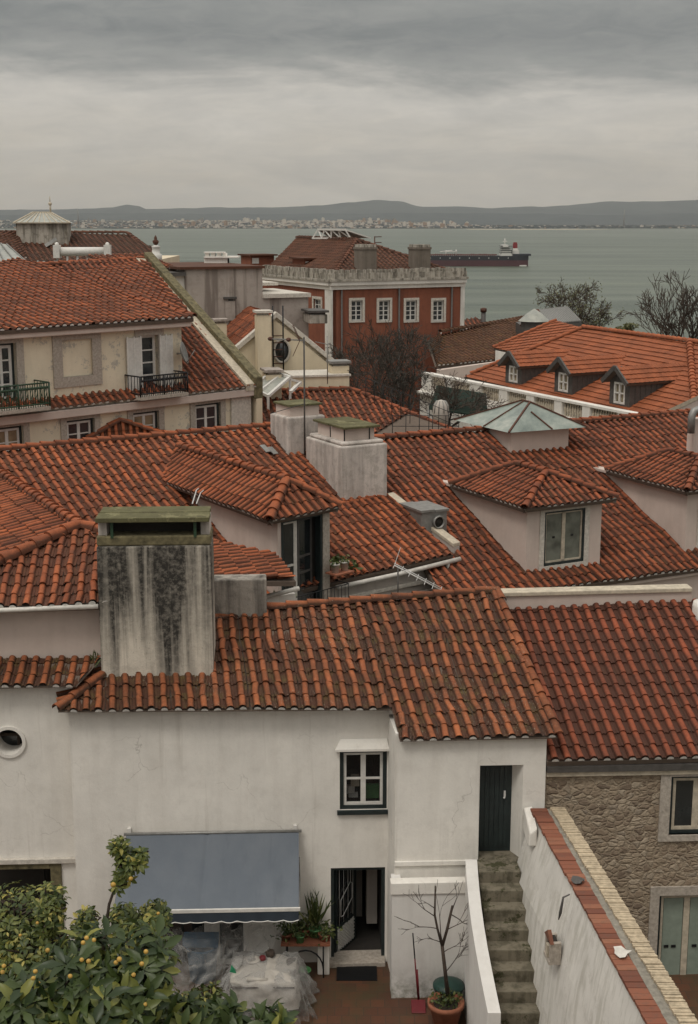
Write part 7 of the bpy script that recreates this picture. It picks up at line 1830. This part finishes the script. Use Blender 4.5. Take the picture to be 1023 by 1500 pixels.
# ================================================================== foreground terrace with its two fruit trees
k = MB(); k.box((-9, 9), (-6, 8.5), (43.2, 53.7)); tag(k.build('terrace', M['cement']), None, None, None, 'structure')
M['leaf_big'] = leaf_mat('large_dark_leaves', (.024, .042, .012), (.07, .098, .026), (.28, .27, .06), .4)
M['leaf_var'] = leaf_mat('yellow_edged_leaves', (.035, .055, .014), (.14, .16, .035), (.48, .40, .10), .45)
M['fruit'] = plain('yellow_orange_fruit', (.40, .245, .05), .55, var=.4, scale=22, bump=.3)
def fruit_tree(lab, trunk, clumps, mk, lsz, wid, seed, rosette, dens, fruits, name, fr_lab):
    rnd = random.Random(seed); t = thing(name, lab, 'tree', V((trunk.x, trunk.y, 53.7)))
    wd = MB(); wd.tube([V((trunk.x, trunk.y, 53.7)), trunk], [.09, .07], 8)
    lf = MB(); fr = MB()
    for (u, v, Y, ru, rv, ry, n) in clumps:
        c = at(u, v, Y); px_ = Y / 2000
        for i in range(int(n * dens)):
            o = rdir(rnd) * rnd.random() ** .45; p = c + V((o.x * ru * px_, o.y * ry, o.z * rv * px_))
            if rnd.random() < .35: wd.tube([c.lerp(p, .1) - UP * .05, c.lerp(p, .6) + V((rnd.gauss(0, .03), rnd.gauss(0, .03), 0)), p], [.012, .008, .005], 4, cap=False)
            ax_ = (o + UP * .5 + V((0, -.2, 0))).normalized(); m0 = rnd.uniform(0, .65)
            for q in range(rosette):
                a = 2 * math.pi * (q + rnd.random() * .6) / rosette; s = ax_.orthogonal().normalized(); s = Matrix.Rotation(a, 3, ax_) @ s
                d = (s + ax_ * rnd.uniform(-.25, .8)).normalized(); L = lsz * rnd.uniform(.55, 1.2)
                tn = min(1, max(0, rnd.gauss(m0, .2) + (.35 if rnd.random() < .07 else 0))); leaf_quad(lf, p + s * .01, d, (ax_ + s * -.3).normalized(), L, L * wid, tn, .35)
        if v > 1325: wd.tube([trunk, trunk.lerp(c, .6) - UP * .08, c], [.04, .02, .01], 6, cap=False)
    wd.build('trunk', M['wood'], t); lf.build('foliage', M[mk], t, tone=True)
    for (u, v, Y, r) in fruits:
        k = MB(); k.ball(at(u, v, Y), r * rnd.uniform(.9, 1.1), 8, sq=.95); k.build('fruit', M['fruit'], t)
    return t
c1_ = [(20, 1345, 8.4, 75, 50, .35, 60), (75, 1330, 8.2, 22, 40, .2, 26), (60, 1400, 8.2, 70, 60, .35, 60), (5, 1420, 8.3, 50, 60, .3, 36), (95, 1420, 8.1, 30, 30, .2, 22), (225, 1345, 8.2, 24, 24, .18, 26), (180, 1350, 8.2, 26, 26, .2, 24), (205, 1385, 8.1, 45, 30, .25, 32), (128, 1350, 8.2, 14, 26, .15, 14), (140, 1400, 8.2, 40, 34, .25, 30),
       (186, 1264, 8.1, 17, 24, .12, 10), (174, 1240, 8.1, 9, 12, .08, 5), (203, 1256, 8.1, 12, 12, .1, 6), (180, 1290, 8.1, 14, 14, .1, 5), (300, 1480, 7.6, 40, 30, .25, 30), (240, 1490, 7.5, 60, 26, .25, 40)]
fr1 = [(192, 1287, 7.95, .014), (166, 1296, 7.95, .016), (232, 1338, 7.95, .012), (55, 1352, 8.0, .011), (30, 1370, 7.9, .011)]
ctr = V((at(120, 1500, 8.2).x, 8.3, 54.6))
ft = fruit_tree('bushy fruit tree with small yellow-edged leaves and one tall sprig before the awning', ctr, c1_, 'leaf_var', .05, .46, 61, 6, 4.2, fr1, 'citrus_tree', '')
k = MB(); k.tube([at(150, 1400, 8.1), at(160, 1325, 8.1), at(172, 1290, 8.1), at(180, 1250, 8.1)], [.012, .01, .008, .004], 5); k.build('sprig', M['wood'], ft)
c2_ = [(40, 1460, 7.0, 70, 50, .35, 17), (120, 1420, 7.1, 60, 50, .35, 17), (140, 1470, 6.9, 70, 50, .35, 19), (210, 1410, 7.1, 40, 50, .3, 12), (200, 1450, 7.0, 50, 40, .3, 13), (20, 1500, 6.8, 60, 30, .3, 12), (90, 1510, 6.8, 60, 30, .3, 12), (170, 1510, 6.8, 60, 30, .3, 14), (330, 1492, 7.2, 20, 18, .12, 5), (400, 1500, 7.2, 30, 12, .15, 5), (260, 1500, 7.0, 40, 24, .2, 10)]
fr2 = [(u, v, 6.76 + .12 * ((u * 7 + v) % 5 - 2) / 2, .013) for u, v in ((127, 1374), (138, 1377), (122, 1381), (120, 1406), (130, 1408), (52, 1423), (49, 1433), (6, 1415), (4, 1424), (57, 1440), (208, 1412), (170, 1410), (214, 1394), (196, 1428), (181, 1450), (213, 1471), (158, 1477), (103, 1430), (127, 1440), (38, 1458), (205, 1497), (186, 1466), (150, 1493), (70, 1392), (175, 1405))]
fruit_tree('broad-leaved fruit tree in the lower left corner hung with yellow-orange fruit', V((at(110, 1500, 7).x, 7.2, 54.6)), c2_, 'leaf_big', .135, .36, 62, 6, 3.3, fr2, 'loquat_tree', '')
# ------------------------------------------------------------------ camera, light, air
cam = bpy.data.cameras.new('camera'); co = bpy.data.objects.new('camera', cam); COL.objects.link(co)
co.location = CAM; co.rotation_euler = (math.pi / 2 - PITCH, 0, 0)
cam.sensor_fit = 'VERTICAL'; cam.sensor_height = 36; cam.sensor_width = 36; cam.lens = 36 * F / 1500; cam.clip_end = 60000; cam.clip_start = .1
scene.camera = co
SUN_EL, SUN_AZ = math.radians(58), math.radians(215)
w = bpy.data.worlds.new('World'); scene.world = w; w.use_nodes = True
nt = w.node_tree; nt.nodes.clear(); g = NT(nt)
out = g.n('ShaderNodeOutputWorld'); bg = g.n('ShaderNodeBackground'); g.l(bg.outputs[0], out.inputs[0])
sky = g.n('ShaderNodeTexSky', sky_type='NISHITA'); sky.sun_disc = False; sky.sun_elevation = SUN_EL; sky.sun_rotation = SUN_AZ; sky.dust_density = 4; sky.altitude = 60
tc = g.n('ShaderNodeTexCoord'); sx = g.n('ShaderNodeSeparateXYZ'); g.l(tc.outputs['Generated'], sx.inputs[0])
mp = g.n('ShaderNodeMapping'); mp.inputs['Scale'].default_value = (3.0, 3.0, 15); g.l(tc.outputs['Generated'], mp.inputs[0])
mp2 = g.n('ShaderNodeMapping'); mp2.inputs['Scale'].default_value = (9, 9, 34); g.l(tc.outputs['Generated'], mp2.inputs[0])
n1 = g.noise(1.6, 8, .6, mp.outputs[0], .5); n2 = g.noise(1.3, 9, .62, mp2.outputs[0], .3)
h = g.math('ADD', sx.outputs[2], g.math('MULTIPLY', g.math('SUBTRACT', n1, .5), .075))
h = g.math('ADD', h, g.math('MULTIPLY', g.math('SUBTRACT', n2, .5), .035))
mr = g.n('ShaderNodeMapRange'); g.l(h, mr.inputs[0]); mr.inputs[1].default_value = 0; mr.inputs[2].default_value = 1
S = 10.0
def sc(r, gg, b): return (r * S, gg * S, b * S)
k_ = 1
cl = g.ramp(mr.outputs[0], [(0, (.50, .46, .395)), (.03 * k_, (.58, .538, .468)), (.066 * k_, (.645, .608, .545)), (.084 * k_, (.665, .632, .575)), (.104 * k_, (.34, .345, .33)), (.125 * k_, (.235, .248, .245)), (.15 * k_, (.29, .30, .29)), (.22, (.46, .455, .43)), (.45, (.80, .78, .73)), (1, (2.0, 1.94, 1.82))])
n3 = g.noise(2.6, 9, .65, mp2.outputs[0], .6)
cl = g.mix(g.ramp(n3, [(.36, 0.), (.7, .4)]), cl, (.44, .43, .405))
n4 = g.noise(1.7, 9, .6, mp.outputs[0], .8)
cl = g.mix(g.ramp(n4, [(.46, 0.), (.75, .35)]), cl, (.26, .268, .265))
cl10 = g.mix(1.0, cl, (S, S, S), 'MULTIPLY')
mixd = g.mix(.965, sky.outputs[0], cl10)
g.l(mixd, bg.inputs[0]); bg.inputs[1].default_value = .1
sl = bpy.data.lights.new('sun', 'SUN'); sl.energy = 1.2; sl.angle = math.radians(16); sl.color = (1, .95, .87)
so = bpy.data.objects.new('sun', sl); COL.objects.link(so)
dirv = V((math.sin(SUN_AZ) * math.cos(SUN_EL), math.cos(SUN_AZ) * math.cos(SUN_EL), math.sin(SUN_EL)))
so.rotation_euler = dirv.to_track_quat('Z', 'Y').to_euler(); so.location = (0, -10, 120)
m = bpy.data.materials.new('air'); m.use_nodes = True; nt = m.node_tree; nt.nodes.clear()
o_ = nt.nodes.new('ShaderNodeOutputMaterial'); pv = nt.nodes.new('ShaderNodeVolumePrincipled'); nt.links.new(pv.outputs[0], o_.inputs['Volume'])
pv.inputs['Color'].default_value = (.86, .86, .84, 1); pv.inputs['Density'].default_value = 2.6e-5; pv.inputs['Anisotropy'].default_value = 0
hz = MB(); hz.box((-9000, 9000), (-60, 17500), (-3, 420)); tag(hz.build('haze', m), None, None, None, 'stuff')
vs = scene.view_settings; vs.view_transform = 'Standard'; vs.look = 'None'; vs.gamma = 1; vs.use_curve_mapping = False; vs.exposure = -.14
cy = scene.cycles; cy.use_denoising = True; cy.max_bounces = 6; cy.diffuse_bounces = 3; cy.glossy_bounces = 3; cy.transparent_max_bounces = 24; cy.volume_bounces = 0
try: cy.denoiser = 'OPENIMAGEDENOISE'
except Exception: pass
